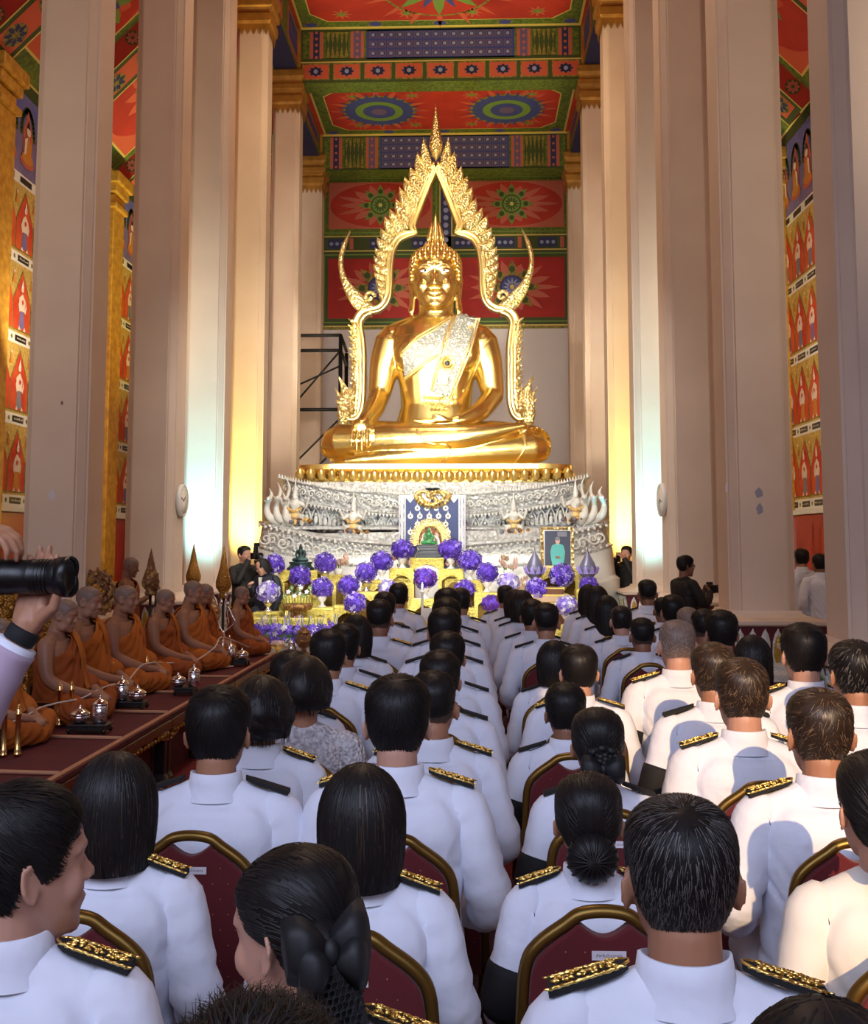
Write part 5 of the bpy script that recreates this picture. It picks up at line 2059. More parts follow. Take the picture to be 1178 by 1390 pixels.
# ------------------------------------------------------------------ hair of every kind, in head space turned by M
def hair_for(kind, yaw, pitch, seed=0):
    key = ('hair', kind, round(yaw, 2), round(pitch, 2), seed)
    if key in CACHE:
        return CACHE[key]
    M = head_matrix(yaw, pitch)
    extra = []
    if kind == 'short':
        me = hair_short(seed, M, 0.012, 1100, 0.0, 0.30, 0.004, 0.0, 0.10, 0.15, 0.010)
    elif kind == 'shortfine':
        me = hair_short(seed, M, 0.013, 2600, 0.0, 0.30, 0.004, 0.0, 0.08, 0.12, 0.008, 0.0016)
    elif kind == 'fade':
        me = hair_short(seed, M, 0.008, 900, 0.0, 0.12, 0.002, 0.062, 0.05, 0, 0.014)
        extra.append(('cropped_sides', hair_short(seed, M, 0.0022, 0, 0.0, 0.1, 0.001, 0.012, 0.2, 0, 0.0, 0.001, ('stubble_dark', 'hair_grey'))))
    elif kind == 'buzz':
        me = hair_short(seed, M, 0.004, 700, 0.3, 0.06, 0.001, 0.0, 0.1, 0, 0.004, 0.0014)
    elif kind == 'grey':
        me = hair_short(seed, M, 0.008, 9500, 0.28, 0.24, 0.003, 0.006, 0.06, 0.0, 0.004, 0.0007, line=None)
    elif kind == 'greyish':
        me = hair_short(seed, M, 0.009, 2200, 0.2, 0.26, 0.004, 0.0, 0.10, 0.1, 0.004, 0.0017)
    elif kind == 'brown':
        me = hair_short(seed, M, 0.007, 4200, 0.18, 0.24, 0.003, 0.0, 0.22, 0.2, 0.008, 0.0013, ('hair_brown', 'hair_light'))
    elif kind == 'thin':
        me = hair_short(seed, M, 0.0025, 900, 0.8, 0.10, 0.001, 0.005, 0.2, 0, 0.0, 0.0010, ('scalp', 'hair_white'))
    elif kind == 'stubble':
        me = hair_short(seed, M, 0.0018, 0, 0.0, 0.1, 0.001, 0.0, 0.2, 0, 0.0, 0.001, ('scalp', 'hair_grey'))
    elif kind == 'spiky':
        me = hair_short(seed, M, 0.014, 3600, 0.0, 0.34, 0.022, 0.0, 0.5, 0.3, 0.008, 0.0013)
    elif kind in ('bob', 'bobshort', 'long', 'curly', 'ball'):
        w, dd, ze = {'bob': (0.103, 0.118, 0.0), 'bobshort': (0.098, 0.115, 0.02), 'long': (0.098, 0.112, -0.16), 'curly': (0.108, 0.125, 0.045), 'ball': (0.104, 0.125, 0.055)}[kind]
        S0 = bob_surface(w, dd, ze)
        if kind in ('curly', 'ball'):
            def S(th, t, S0=S0):
                p = S0(th, t)
                c = max(0.0, math.cos(th))
                p.y -= 0.03 * c * math.sin(PI * min(1, t))
                q = Vector((p.x, p.y, p.z))
                am = 0.010 if kind == 'curly' else 0.003
                return q + Vector((q.x, q.y, 0)).normalized() * (am * noise.noise(q * 42)) if q.xy.length > 1e-4 else q
            me = hair_shell(seed, M, S, 22, 700, 0.12, 0.0022, fringe=0.004)
        else:
            me = hair_shell(seed, M, S0, 22, 2600, 0.34, 0.0021, lift=0.002, fringe=0.006)
    else:   # pulled back: bun or tail
        me = hair_short(seed, M, 0.014, 1500, 0.0, 0.35, 0.0015, 0.0, 0.03, 0.0, 0.004, 0.0018, ('hair_black', 'hair_brown'), slick, 1.9)
        rng = random.Random(seed)
        if kind in ('bun', 'bunlow', 'bunbow'):
            z0 = {'bun': 0.13, 'bunlow': 0.055, 'bunbow': 0.09}[kind]
            g = MB()
            for i in range(40 if kind != 'bunlow' else 0):
                a = i * 2.4
                r = 0.048 * math.sqrt((i + 0.5) / 40)
                g.ell((r * math.cos(a) * 1.15, -0.118 - 0.022 * math.cos(r / 0.05), z0 + r * math.sin(a)), (0.018, 0.014, 0.016), 7, 5)
            if kind == 'bunlow':
                for i in range(9):
                    a = PI * i / 9
                    g.tube([(0.067 * math.sin(q) * math.cos(a), -0.100 - 0.0455 * math.cos(q), z0 + 0.063 * math.sin(q) * math.sin(a)) for q in [-1.5 + 3.0 * j / 14 for j in range(15)]], 0.0035, 6)
            g.ell((0, -0.100, z0), (0.066, 0.044, 0.062) if kind == 'bunlow' else (0.062, 0.036, 0.056), 16, 12)
            h = MB()
            h.add(g.v, g.f, 0, True, M)
            extra.append(('hair_bun', h.mesh('hair_bun', ('hair_black',))))
        if kind == 'bunbow':
            z0 = 0.075
            g = MB()
            for s_ in (-1, 1):
                rs = []
                for i in range(8):
                    t = i / 7
                    x = s_ * (0.004 + 0.066 * t)
                    hh = 0.012 + 0.034 * math.sin(t * 2.2)
                    y = -0.150 - 0.014 * math.sin(PI * t)
                    rs.append([(x, y, z0 + hh), (x, y - 0.016, z0 + hh * 0.4), (x, y - 0.016, z0 - hh * 0.4), (x, y, z0 - hh), (x, y + 0.008, z0)])
                g.rings(rs, 0, True, True)
                g.prism([(s_ * 0.004, -0.152, z0 - 0.005), (s_ * 0.030, -0.152, z0 - 0.012), (s_ * 0.050, -0.148, z0 - 0.085), (s_ * 0.030, -0.15, z0 - 0.10), (s_ * 0.016, -0.15, z0 - 0.085)], (0, 0.004, 0))
            g.ell((0, -0.158, z0), (0.012, 0.012, 0.016), 10, 8)
            if kind == 'bunbow':
                for i in range(16):
                    a = i * 0.8
                    g.ell((0.04 * math.cos(a), -0.156, z0 + 0.035 + 0.03 * math.sin(a)), (0.011, 0.008, 0.010), 7, 5)
            h = MB()
            h.add(g.v, g.f, 0, True, M)
            extra.append(('hair_bow', h.mesh('hair_bow', ('black_satin',))))
        if kind == 'tail':
            M0 = M
            M = M0 @ Matrix.Translation((0, -0.012, 0.125)) @ Matrix.Rotation(-0.55, 4, 'Z') @ Matrix.Translation((0, 0.012 + 0.034, -0.125 + 0.040))
            g = MB()
            g.ell((0, -0.105, 0.075), (0.050, 0.030, 0.042), 14, 10)
            g.tube(spline([(0, -0.12, 0.09), (0.01, -0.15, 0.05), (0.01, -0.15, -0.04), (0.005, -0.135, -0.10)], 12), [0.035, 0.036, 0.038, 0.04, 0.04, 0.038, 0.036, 0.034, 0.03, 0.026, 0.02, 0.012, 0.004], 12)
            h = MB()
            h.add(g.v, g.f, 0, True, M)
            extra.append(('pony_tail', h.mesh('pony_tail', ('hair_black',))))
            g = MB()
            for s_ in (-1, 1):
                for q, (zz, ln, hw_, dy) in enumerate(((0.085, 0.062, 0.040, 0.0), (0.055, 0.050, 0.034, -0.012))):
                    rs = []
                    for i in range(8):
                        t = i / 7
                        x = s_ * (0.004 + ln * t)
                        hh = 0.010 + hw_ * math.sin(t * 2.1)
                        y = -0.165 + dy - 0.018 * math.sin(PI * t)
                        rs.append([(x, y, zz + hh), (x, y - 0.016, zz + hh * 0.4), (x, y - 0.016, zz - hh * 0.4), (x, y, zz - hh), (x, y + 0.01, zz)])
                    g.rings(rs, 0, True, True)
                xs = [(s_ * 0.006, 0.06), (s_ * 0.036, 0.055), (s_ * 0.058, -0.10), (s_ * 0.036, -0.135), (s_ * 0.014, -0.085)]
                g.prism([(x, -0.172 - 0.006 * (i % 2), z) for i, (x, z) in enumerate(xs)], (0, 0.005, 0))
            g.ell((0, -0.182, 0.072), (0.014, 0.014, 0.020), 10, 8)
            h = MB()
            h.add(g.v, g.f, 0, True, M)
            extra.append(('satin_bow', h.mesh('satin_bow', ('black_satin',))))
            g = MB()
            for i in range(7):
                for j in range(15):
                    x, z = -0.028 + i * 0.0098 + (0.005 if j % 2 else 0), 0.04 - j * 0.0105
                    rr = 0.0052
                    g.tube([(x + rr * math.cos(a), -0.19 - 0.002 * math.sin(i), z + rr * math.sin(a)) for a in [TAU * q / 8 for q in range(8)]], 0.0013, 4, closed=True)
            h = MB()
            h.add(g.v, g.f, 0, True, M)
            extra.append(('lace_ribbon', h.mesh('lace_ribbon', ('black_satin',))))
    CACHE[key] = (me, extra)
    return CACHE[key]


def slot_mat(o, m):
    o.material_slots[0].link = 'OBJECT'
    o.material_slots[0].material = MATS[m]


SEAT = 0.45
TOPZ = 1.342


def sitter(px, py, Y, label, sex='m', hair='short', skin='skin', yaw=0.0, pitch=0.0, rz=0.0, gold=False, band=None, jaw=0.0, seed=0, top='uniform', dx=0.0, ep=True, wide=1.0):
    h = at(px, py, Y)
    s_ = min(max((h.z - SEAT) / (TOPZ - SEAT), 0.80), 1.12)
    k = (0.90 if sex == 'f' else 1.0)
    M = head_matrix(yaw, pitch)
    off = M @ Vector((0, 0, 0.235))
    loc = (h.x - off.x * s_ + dx, Y - off.y * s_, SEAT * (1 - s_))
    t = thing('person', label, 'person', loc, rz, 'seated audience in white uniform', (s_ * wide, s_, s_))
    body = ob('body', seated_body(yaw, pitch, k, jaw), (), t)
    slot_mat(body, skin)
    j = ob('jacket', jacket_mesh(k, sex == 'f'), (), t)
    if top != 'uniform':
        slot_mat(j, top)
    for q in (-1, 1):
        sl = ob('sleeve', sleeve_mesh(q, k, seed=q + 2), (), j)
        if top != 'uniform':
            slot_mat(sl, top)
    if top == 'uniform':
        ob('collar', collar_mesh(k), (), j)
    if band:
        ob('armband', armband_mesh(band, k), (), j)
    if ep and top == 'uniform':
        for q in (-1, 1):
            e, g = epaulette_meshes(q, k, gold)
            eo = ob('epaulette', e, (), t)
            if g is not None:
                ob('gold_embroidery', g, (), eo)
    ob('trousers', trousers_mesh(), (), t)
    for q in (-1, 1):
        ob('shoe', shoe_mesh(q), (), t)
    if hair:
        me, extra = hair_for(hair, yaw, pitch, seed)
        ho = ob('hair', me, (), t)
        for nm, e in extra:
            ob(nm, e, (), ho)
    return t


# ------------------------------------------------------------------ banquet chairs
def chair_parts():
    if 'chair' in CACHE:
        return CACHE['chair']

    def yb(z):
        return -0.205 - 0.085 * (z - 0.45)
    half = [(0.165, 0.42), (0.163, 0.60), (0.158, 0.80), (0.150, 0.885), (0.125, 0.925), (0.075, 0.962), (0.045, 0.982), (0.0, 0.988)]
    path = [(-x, z) for x, z in half[:-1]] + [(0.0, 0.988)] + [(x, z) for x, z in reversed(half[:-1])]
    P = spline([(x, yb(z), z) for x, z in path], 70)
    fr = MB()
    fr.tube(P, 0.0125, 10, flat=1.25)
    inner = spline([(x * 0.93, 0, z - 0.012) for x, z in path], 60)
    pan = MB()
    pts = []
    for p in inner:
        x, z = p.x, p.z
        if abs(x) < 0.048:
            z = min(z, 0.966 - 0.026 * math.cos(x / 0.048 * PI / 2))
        pts.append((x, z))
    pan.prism([(x, yb(z) - 0.014, z) for x, z in pts], (0, 0.034, 0), 0)
    st = MB()
    rng = random.Random(1)
    for i in range(13):
        for j in range(9):
            x = -0.15 + j * 0.0375 + (0.0188 if i % 2 else 0)
            z = 0.47 + i * 0.037
            if abs(x) > 0.138 or z > np.interp(abs(x), [0, 0.05, 0.12, 0.14], [0.925, 0.93, 0.895, 0.86]):
                continue
            for a in (0, PI / 2):
                c, s_ = math.cos(a + 0.4) * 0.0022, math.sin(a + 0.4) * 0.0022
                st.add([(x - c, yb(z) - 0.0152, z - s_), (x + s_ * 0.3, yb(z) - 0.0152, z - c * 0.3), (x + c, yb(z) - 0.0152, z + s_), (x - s_ * 0.3, yb(z) - 0.0152, z + c * 0.3)], [(0, 1, 2, 3)])
    lab = MB()
    zc = 0.908
    lab.box((0.008, yb(zc) - 0.0158, zc), (0.066, 0.0014, 0.017), 0, None)
    seat = MB()
    rs = []
    for z, g in ((0.395, 0.0), (0.402, 0.012), (0.43, 0.016), (0.452, 0.008), (0.458, -0.02)):
        rs.append([((0.20 + g) * math.copysign(abs(math.cos(a)) ** 0.35, math.cos(a)), 0.02 + (0.20 + g) * math.copysign(abs(math.sin(a)) ** 0.35, math.sin(a)), z) for a in [TAU * q / 36 for q in range(36)]])
    seat.rings(rs)
    legs = []
    for s_ in (-1, 1):
        a = MB()
        a.tube([(s_ * 0.165, yb(0.42), 0.42), (s_ * 0.17, -0.21, 0.30), (s_ * 0.185, -0.25, 0.0)], 0.0125, 8)
        legs.append(a.mesh('leg', ('bronze_tube',)))
        a = MB()
        a.tube([(s_ * 0.18, 0.19, 0.40), (s_ * 0.185, 0.20, 0.20), (s_ * 0.19, 0.215, 0.0)], 0.0125, 8)
        legs.append(a.mesh('leg', ('bronze_tube',)))
    rail = MB()
    for s_ in (-1, 1):
        rail.tube([(s_ * 0.172, -0.205, 0.38), (s_ * 0.18, 0.19, 0.385)], 0.011, 8)
    rail.tube([(-0.18, 0.185, 0.385), (0.18, 0.185, 0.385)], 0.011, 8)
    fc = bpy.data.curves.new('script', 'FONT')
    fc.body = 'สำหรับข้าราชการ'
    fc.size = 0.0115
    fc.align_x = 'CENTER'
    fc.align_y = 'CENTER'
    fo = bpy.data.objects.new('script', fc)
    COL.objects.link(fo)
    tm = bpy.data.meshes.new_from_object(fo.evaluated_get(bpy.context.evaluated_depsgraph_get()))
    bpy.data.objects.remove(fo)
    a = vco(tm)
    if len(a):
        w = max(a[:, 0].max() - a[:, 0].min(), 1e-6)
        a *= min(1.0, 0.05 / w)
        set_co(tm, np.stack([a[:, 0] + 0.008, np.full(len(a), yb(zc) - 0.0168), a[:, 1] + zc], 1))
    tm.materials.clear()
    tm.materials.append(MATS['print_black'])
    CACHE['chair'] = dict(frame=fr.mesh('back_frame', ('bronze_tube',)), pad=pan.mesh('backrest', ('maroon_fabric',)), st=st.mesh('stitching', ('gold_stitch',)), lab=lab.mesh('label', ('label_paper',)), txt=tm, seat=seat.mesh('seat', ('maroon_fabric',)), legs=legs, rail=rail.mesh('seat_rail', ('bronze_tube',)))
    return CACHE['chair']


CHAIR0 = None


def chair(x, y, rz, label):
    global CHAIR0
    if CHAIR0 is None:
        c = chair_parts()
        t = thing('banquet_chair', label, 'chair', (x, y, 0), rz, 'maroon banquet chairs of the audience')
        ob('back_frame', c['frame'], (), t)
        p = ob('backrest', c['pad'], (), t, bevel=0.006)
        ob('stitching', c['st'], (), p)
        l = ob('paper_label', c['lab'], (), t)
        l['label'] = 'white paper label with a printed line'
        ob('printed_line', c['txt'], (), l)
        ob('seat', c['seat'], (), t)
        ob('seat_rail', c['rail'], (), t)
        for m in c['legs']:
            ob('leg', m, (), t)
        CHAIR0 = t
        return t
    return copy_tree(CHAIR0, (x, y, 0), rz, label)
# ------------------------------------------------------------------ the seated audience
# x and top of the head in the frame, distance, sex, hair, short description for the chair, label, options
A = [
    (38, 1065, 1.72, 'm', 'shortfine', 'the man turned to the right', 'man with short black hair turning his head right, gold epaulettes, beside the bobbed woman', dict(yaw=-0.95, gold=True, seed=1, skin='skin_light')),
    (388, 1143, 1.60, 'f', 'tail', 'the woman with the lace hair bow', 'woman with pulled back hair in a big black satin and lace bow, face turned aside', dict(yaw=1.05, pitch=0.16, gold=True, seed=2, skin='skin_light')),
    (345, 1378, 1.06, 'm', 'spiky', 'the spiky haired man', 'top of a spiky black haired head in front of the camera, under the lace bow', dict(seed=3)),
    (1082, 1352, 1.02, 'f', 'bobshort', 'the dark haired head at the frame corner', 'crown of a smooth dark haired head cut by the frame beneath the grey haired man', dict(seed=4, dx=0.02)),
    (921, 1078, 1.66, 'm', 'grey', 'the grey streaked man', 'broad man with grey streaked black hair, collar and both gold epaulettes in full view', dict(gold=True, seed=5, skin='skin')),
    (160, 1020, 2.36, 'f', 'bob', 'the straight bobbed woman', 'woman with a straight black bob cut over a white jacket, next to the turning man', dict(gold=True, seed=6, skin='skin_light')),
    (492, 1036, 2.28, 'f', 'bob', 'the rounded bob woman by the aisle', 'woman with a glossy rounded black bob beside the aisle, above the lace bow', dict(gold=True, seed=7)),
    (797, 1048, 2.42, 'f', 'bunlow', 'the woman with the low netted bun', 'woman with a low black netted bun, just before the grey streaked man', dict(gold=True, band=-1, seed=8)),
    (1186, 1018, 2.25, 'f', 'bunbow', 'the sunlit woman at the frame edge', 'woman in a fully sunlit cream jacket cut by the frame edge', dict(seed=9, skin='skin_light', ep=False, top='uniform_warm', wide=0.92)),
    (1110, 934, 2.92, 'm', 'brown', 'the man with sunlit brown hair', 'man with sunlit brownish hair and shaded neck, front of the sunlit cream jacket', dict(gold=True, seed=10, skin='skin')),
    (298, 933, 2.92, 'm', 'shortfine', 'the man beside the monks platform', 'man with a full head of black hair, plain jacket back, beside the curly haired woman', dict(seed=11, skin='skin')),
    (540, 918, 2.92, 'm', 'shortfine', 'the man before the rounded bob', 'man with thick black hair and reddish ears right ahead of the rounded bob', dict(gold=True, seed=12, skin='skin_light')),
    (810, 960, 3.18, 'f', 'bunbow', 'the woman with the flower bow', 'woman whose black hair is gathered in a flower shaped satin bow', dict(band=-1, seed=13)),
    (1005, 893, 3.52, 'm', 'brown', 'the man with wavy brown hair', 'man with wavy sunlit brown hair and a head shaped shadow on his back', dict(gold=True, band=-1, seed=14, skin='skin_light')),
    (357, 916, 3.44, 'f', 'curly', 'the woman with short curly hair', 'woman with short curly black hair before the full haired man', dict(gold=True, seed=15)),
    (588, 911, 3.56, 'm', 'fade', 'the man with close cropped sides', 'man with close cropped sides ahead of the thick haired man', dict(gold=True, seed=16, skin='skin')),
    (415, 889, 3.88, 'f', 'ball', 'the woman in white lace', 'woman with a round puff of black hair in a see-through white lace blouse', dict(top='white_lace', seed=17, ep=False)),
    (767, 928, 3.92, 'm', 'short', 'the man with short tidy hair by the aisle', 'man with tidy short hair and a black armband by the aisle, before the flower bow', dict(band=-1, seed=18, skin='skin_dark')),
    (967, 872, 4.2, 'm', 'brown', 'the man lit on the crown', 'man with fair sunlit crown half hidden by the wavy haired man', dict(band=-1, seed=19, skin='skin')),
    (1158, 868, 3.98, 'm', 'greyish', 'the greying man by the column', 'greying man by the column base, wholly in shade', dict(seed=20, skin='skin')),
    (395, 884, 4.3, 'm', 'short', 'the man hidden by the lace blouse', 'dark head mostly hidden behind the round puff of hair', dict(seed=21)),
    (597, 884, 4.28, 'm', 'short', 'the third man from the rounded bob', 'man with a rounded black haircut, third ahead of the rounded bob on the aisle', dict(seed=22)),
    (1089, 847, 4.55, 'm', 'short', 'the man with a sunlit left shoulder', 'man with short black hair and one sunlit shoulder near the column base', dict(gold=True, seed=23, skin='skin_light')),
    (785, 876, 4.62, 'm', 'short', 'the man with prominent ears', 'man with a dark round head and pale ears, third from the netted bun', dict(gold=True, band=-1, seed=24, skin='skin_light')),
    (446, 855, 4.9, 'm', 'short', 'the man with combed black hair', 'man with combed black hair, head tilted, ahead of the lace blouse', dict(gold=True, seed=25, skin='skin')),
    (918, 838, 4.95, 'm', 'thin', 'the balding man', 'balding man with thin white hair, one shoulder in bright sun', dict(gold=True, band=-1, seed=26, skin='skin_light')),
    (1020, 862, 5.15, 'f', 'long', 'the woman with long black hair', 'woman with long loose black hair before the column base', dict(seed=27)),
    (607, 858, 5.0, 'm', 'short', 'the fourth man from the rounded bob', 'man with smooth black hair, fourth ahead of the rounded bob on the aisle', dict(seed=28)),
    (751, 869, 5.3, 'f', 'bobshort', 'the woman beside the prominent ears', 'woman with dark rounded hair peeping out beside the pale eared man', dict(seed=29)),
    (467, 847, 5.45, 'm', 'short', 'the man after the combed hair', 'man seen as a dark head just ahead of the combed haired man', dict(seed=30)),
    (603, 826, 5.75, 'm', 'short', 'the fifth man from the rounded bob', 'man with flat black hair, fifth ahead of the rounded bob on the aisle', dict(seed=31)),
    (978, 829, 5.9, 'm', 'short', 'the man before the column base', 'man with a square black haircut against the column base', dict(seed=32)),
    (484, 834, 6.1, 'f', 'bobshort', 'the woman with a small dark bob', 'woman with a small dark bob left of the cropped man by the altar', dict(seed=33)),
    (515, 814, 6.75, 'm', 'fade', 'the cropped man near the altar', 'man with cropped hair and a bare nape in the third row from the altar', dict(gold=True, seed=34, skin='skin_dark')),
    (606, 812, 6.6, 'm', 'short', 'the sixth man from the rounded bob', 'man with smooth dark hair, sixth ahead of the rounded bob on the aisle', dict(seed=35)),
    (871, 839, 6.6, 'm', 'fade', 'the dark cropped man', 'dark haired cropped man ahead of the balding man, away from the aisle', dict(seed=36, skin='skin_dark')),
    (955, 827, 6.65, 'm', 'fade', 'the man showing a greying side', 'man showing a greying side of the head behind the square haircut', dict(seed=37, skin='skin_dark')),
    (741, 819, 6.8, 'm', 'fade', 'the crew cut man on the aisle', 'crew cut man with reddish nape two places ahead of the pale eared man', dict(seed=38, skin='skin')),
    (607, 799, 7.4, 'm', 'short', 'the seventh man from the rounded bob', 'man with black hair, seventh ahead of the rounded bob on the aisle', dict(seed=39)),
    (933, 822, 7.4, 'm', 'thin', 'the small balding man', 'small balding head between the dark photographer and the balding sunlit man', dict(seed=40, skin='skin_dark')),
    (843, 821, 7.5, 'm', 'buzz', 'the shaven headed man', 'shaven headed man in white two rows ahead of the balding man', dict(seed=41, skin='skin_light')),
    (722, 814, 7.6, 'm', 'short', 'the man beyond the crew cut', 'man half hidden beyond the crew cut man', dict(seed=42, skin='skin_dark')),
    (912, 808, 7.9, 'm', 'short', 'the man below the dark photographer', 'man with a large black haircut right below the dark clothed photographer', dict(seed=43)),
    (522, 804, 8.3, 'm', 'short', 'the man in the second row', 'man as a dark head just before the front row, near the purple flower balls', dict(seed=44)),
    (823, 808, 8.35, 'f', 'long', 'the woman with hair over the shoulders', 'woman with dark hair over her shoulders ahead of the shaven headed man', dict(seed=45)),
    (708, 801, 8.4, 'f', 'bobshort', 'the woman with a clip', 'woman with bobbed hair next to the aisle in the third row', dict(seed=46)),
    (625, 796, 8.6, 'm', 'buzz', 'the bald man on the aisle', 'bald man looking over to the side, on the aisle near the altar', dict(seed=47, skin='skin')),
    (899, 811, 8.9, 'm', 'fade', 'the small man below the photographer', 'small dark head left of the large black haircut', dict(seed=48, skin='skin_dark')),
    (810, 795, 9.1, 'f', 'long', 'the long haired woman near the portrait', 'woman with long hair near the framed portrait', dict(seed=49)),
    (698, 800, 9.2, 'f', 'bobshort', 'the woman beside the bald aisle man', 'woman with dark hair just behind the bald man of the front row', dict(seed=50)),
    (541, 792, 9.7, 'm', 'short', 'the front row man', 'man with short black hair at the front row on the monks side', dict(seed=51, skin='skin_dark')),
    (878, 787, 9.8, 'm', 'fade', 'the front row man by the column', 'man with cropped hair at the front row before the pale green lotus base', dict(seed=52, skin='skin_dark')),
    (686, 793, 9.9, 'm', 'buzz', 'the bald front row man', 'bald man in the front row right of the aisle', dict(seed=53, skin='skin')),
    (798, 793, 9.9, 'f', 'long', 'the front row woman', 'woman with long dark hair in the front row by the pale lilac flowers', dict(seed=54)),
]
for (px, py, Y, sex, hair_, short, lab, o) in A:
    t = sitter(px, py, Y, lab, sex, hair_, **o)
    chair(t.location.x, t.location.y - 0.02, 0.0, 'gold framed maroon banquet chair under ' + short)
# ------------------------------------------------------------------ low platform of the monks
HP = 0.5
XP = -2.12
mods = []
y = 2.6
NM = 9
ML = 1.0
PNAMES = ['nearest the camera', 'second from the camera', 'third from the camera', 'fourth from the camera', 'fifth from the camera', 'sixth from the camera', 'third from its altar end', 'second from its altar end', 'at its altar end beside the flower bed']
for i in range(NM):
    t = thing('low_platform', 'red topped low platform table of the monks, ' + PNAMES[i], 'platform', (0, y + ML * (i + 0.5), 0), 0, 'platform tables under the monks')
    h = ML / 2 - 0.004
    b = MB()
    b.box(((XP - 3.38) / 2 - 0.0, 0, HP - 0.05), (3.38 + XP - 0.06, 2 * h, 0.07), 0)
    ob('table_top', b, ('wood_brown',), t, bevel=0.008)
    b = MB()
    rows = []
    rng = random.Random(i)
    for k in range(9):
        xx = -3.36 + (XP + 0.015 + 3.36) * k / 8
        rows.append([(xx, -h + 2 * h * q / 6, HP - 0.012 + (0.006 * rng.random() if 0 < k < 8 else 0)) for q in range(7)])
    b.grid(rows, 0)
    b.box((XP - 0.01, 0, HP - 0.02), (0.05, 2 * h, 0.026), 0)
    c = ob('red_cover', b, ('table_red',), t)
    b = MB()
    b.box((XP - 0.015, 0, HP - 0.004), (0.035, 2 * h, 0.012), 0)
    b.tube(spline([(XP - 0.03, -h + 0.02, HP - 0.002), (-2.6, -h + 0.03 + 0.02 * rng.random(), HP), (-2.95, -h + 0.02, HP), (-3.35, -h + 0.02, HP - 0.003)], 16), 0.011, 6)
    ob('tan_piping', b, ('tan_piping',), c)
    b = MB()
    b.box((XP - 0.005, 0, HP - 0.075), (0.035, 2 * h, 0.07), 0)
    ob('edge_moulding', b, ('wood_brown',), t, bevel=0.01)
    b = MB()
    pts = []
    n = 24
    for k in range(n + 1):
        u = k / n
        z = -0.20 + 0.085 * (1 - abs(2 * u - 1) ** 2.2) + 0.012 * math.cos(u * TAU * 3)
        pts.append((-h + 0.04 + (2 * h - 0.08) * u, z))
    front_ = [(XP + 0.002, yy, HP + z) for yy, z in pts] + [(XP + 0.002, h - 0.04, HP - 0.11), (XP + 0.002, -h + 0.04, HP - 0.11)]
    b.prism(front_, (-0.02, 0, 0), 0)
    for k in range(12):
        yy = -h + 0.08 + (2 * h - 0.16) * k / 11
        b.ell((XP + 0.006, yy, HP - 0.135), (0.008, 0.03, 0.016), 8, 5)
    ob('carved_apron', b, ('gilt_carved',), t)
    for s_ in (-1, 1):
        for xx in (XP - 0.05, -3.31):
            b = MB()
            b.rings([[(xx + a * r, s_ * (h - 0.045) + c_ * r, z) for a, c_ in ((-1, -1), (1, -1), (1, 1), (-1, 1))] for z, r in ((0.0, 0.05), (0.05, 0.048), (0.09, 0.032), (0.30, 0.034), (0.40, 0.045))], 0, False)
            ob('leg', b, ('wood_black',), t, bevel=0.006)
    b = MB()
    b.box((XP - 0.12, 0, 0.20), (0.02, 2 * h - 0.1, 0.38), 0)
    ob('red_skirt', b, ('table_red',), t)


# ------------------------------------------------------------------ monks
ARM_MONK = [(0.178, -0.02, 0.545), (0.222, 0.00, 0.42), (0.235, 0.04, 0.30), (0.17, 0.19, 0.215), (0.05, 0.315, 0.175)]
MONK_NECK = Vector((0, 0.02, 0.645))


def monk_body(yaw, pitch, fat=1.0):
    key = ('mb', yaw, pitch, fat)
    if key in CACHE:
        return CACHE[key]
    b = MB()
    M = head_matrix(yaw, pitch, 0, MONK_NECK)
    add_head(b, M, True, 0.008)
    b.tube([(0, -0.025, 0.54), (0, -0.02, 0.62), M @ Vector((0, -0.022, 0.06))], [0.072, 0.064, 0.060], 14, round_end=True)
    rs = []
    for z, w, dd, yc in ((0.0, 0.20, 0.15, 0.02), (0.12, 0.195, 0.155, 0.03), (0.28, 0.18, 0.145, 0.02), (0.42, 0.188, 0.13, -0.005), (0.52, 0.185, 0.112, -0.012), (0.575, 0.13, 0.09, -0.012)):
        rs.append([(w * fat * math.copysign(abs(math.cos(a)) ** 0.8, math.cos(a)), yc + dd * fat * math.sin(a), z) for a in [TAU * j / 28 for j in range(28)]])
    b.rings(rs)
    for s_ in (-1, 1):
        b.tube([(0, -0.02, 0.585), (s_ * 0.10, -0.02, 0.57), (s_ * 0.165, -0.02, 0.54)], [0.068, 0.055, 0.062], 12, round_end=True)
        b.ell((s_ * 0.075, 0.085, 0.44), (0.075, 0.05, 0.06), 10, 8)
        b.tube(spline([(s_ * x, y_, z) for x, y_, z in ARM_MONK], 16), [0.062, 0.062, 0.06, 0.058, 0.055, 0.052, 0.049, 0.047, 0.046, 0.045, 0.045, 0.043, 0.040, 0.037, 0.033, 0.030, 0.028], 12, round_end=True)
        wv = Vector((s_ * 0.05, 0.315, 0.175))
        add_hand(b, wv, Vector((-s_ * 0.75, 0.6, -0.15)), (0, 0.35, 1), -s_, 0.55)
        b.tube([(s_ * 0.10, 0.03, 0.09), (s_ * 0.31, 0.24, 0.09)], [0.095, 0.075], 12, round_end=True)
        b.tube([(s_ * 0.31, 0.24, 0.075), (s_ * 0.0, 0.36, 0.06), (-s_ * 0.08, 0.34, 0.05)], [0.06, 0.045, 0.035], 12, round_end=True)
    CACHE[key] = fuse(b, 0.0072, 2, 'skin_monk', name='monk')
    return CACHE[key]


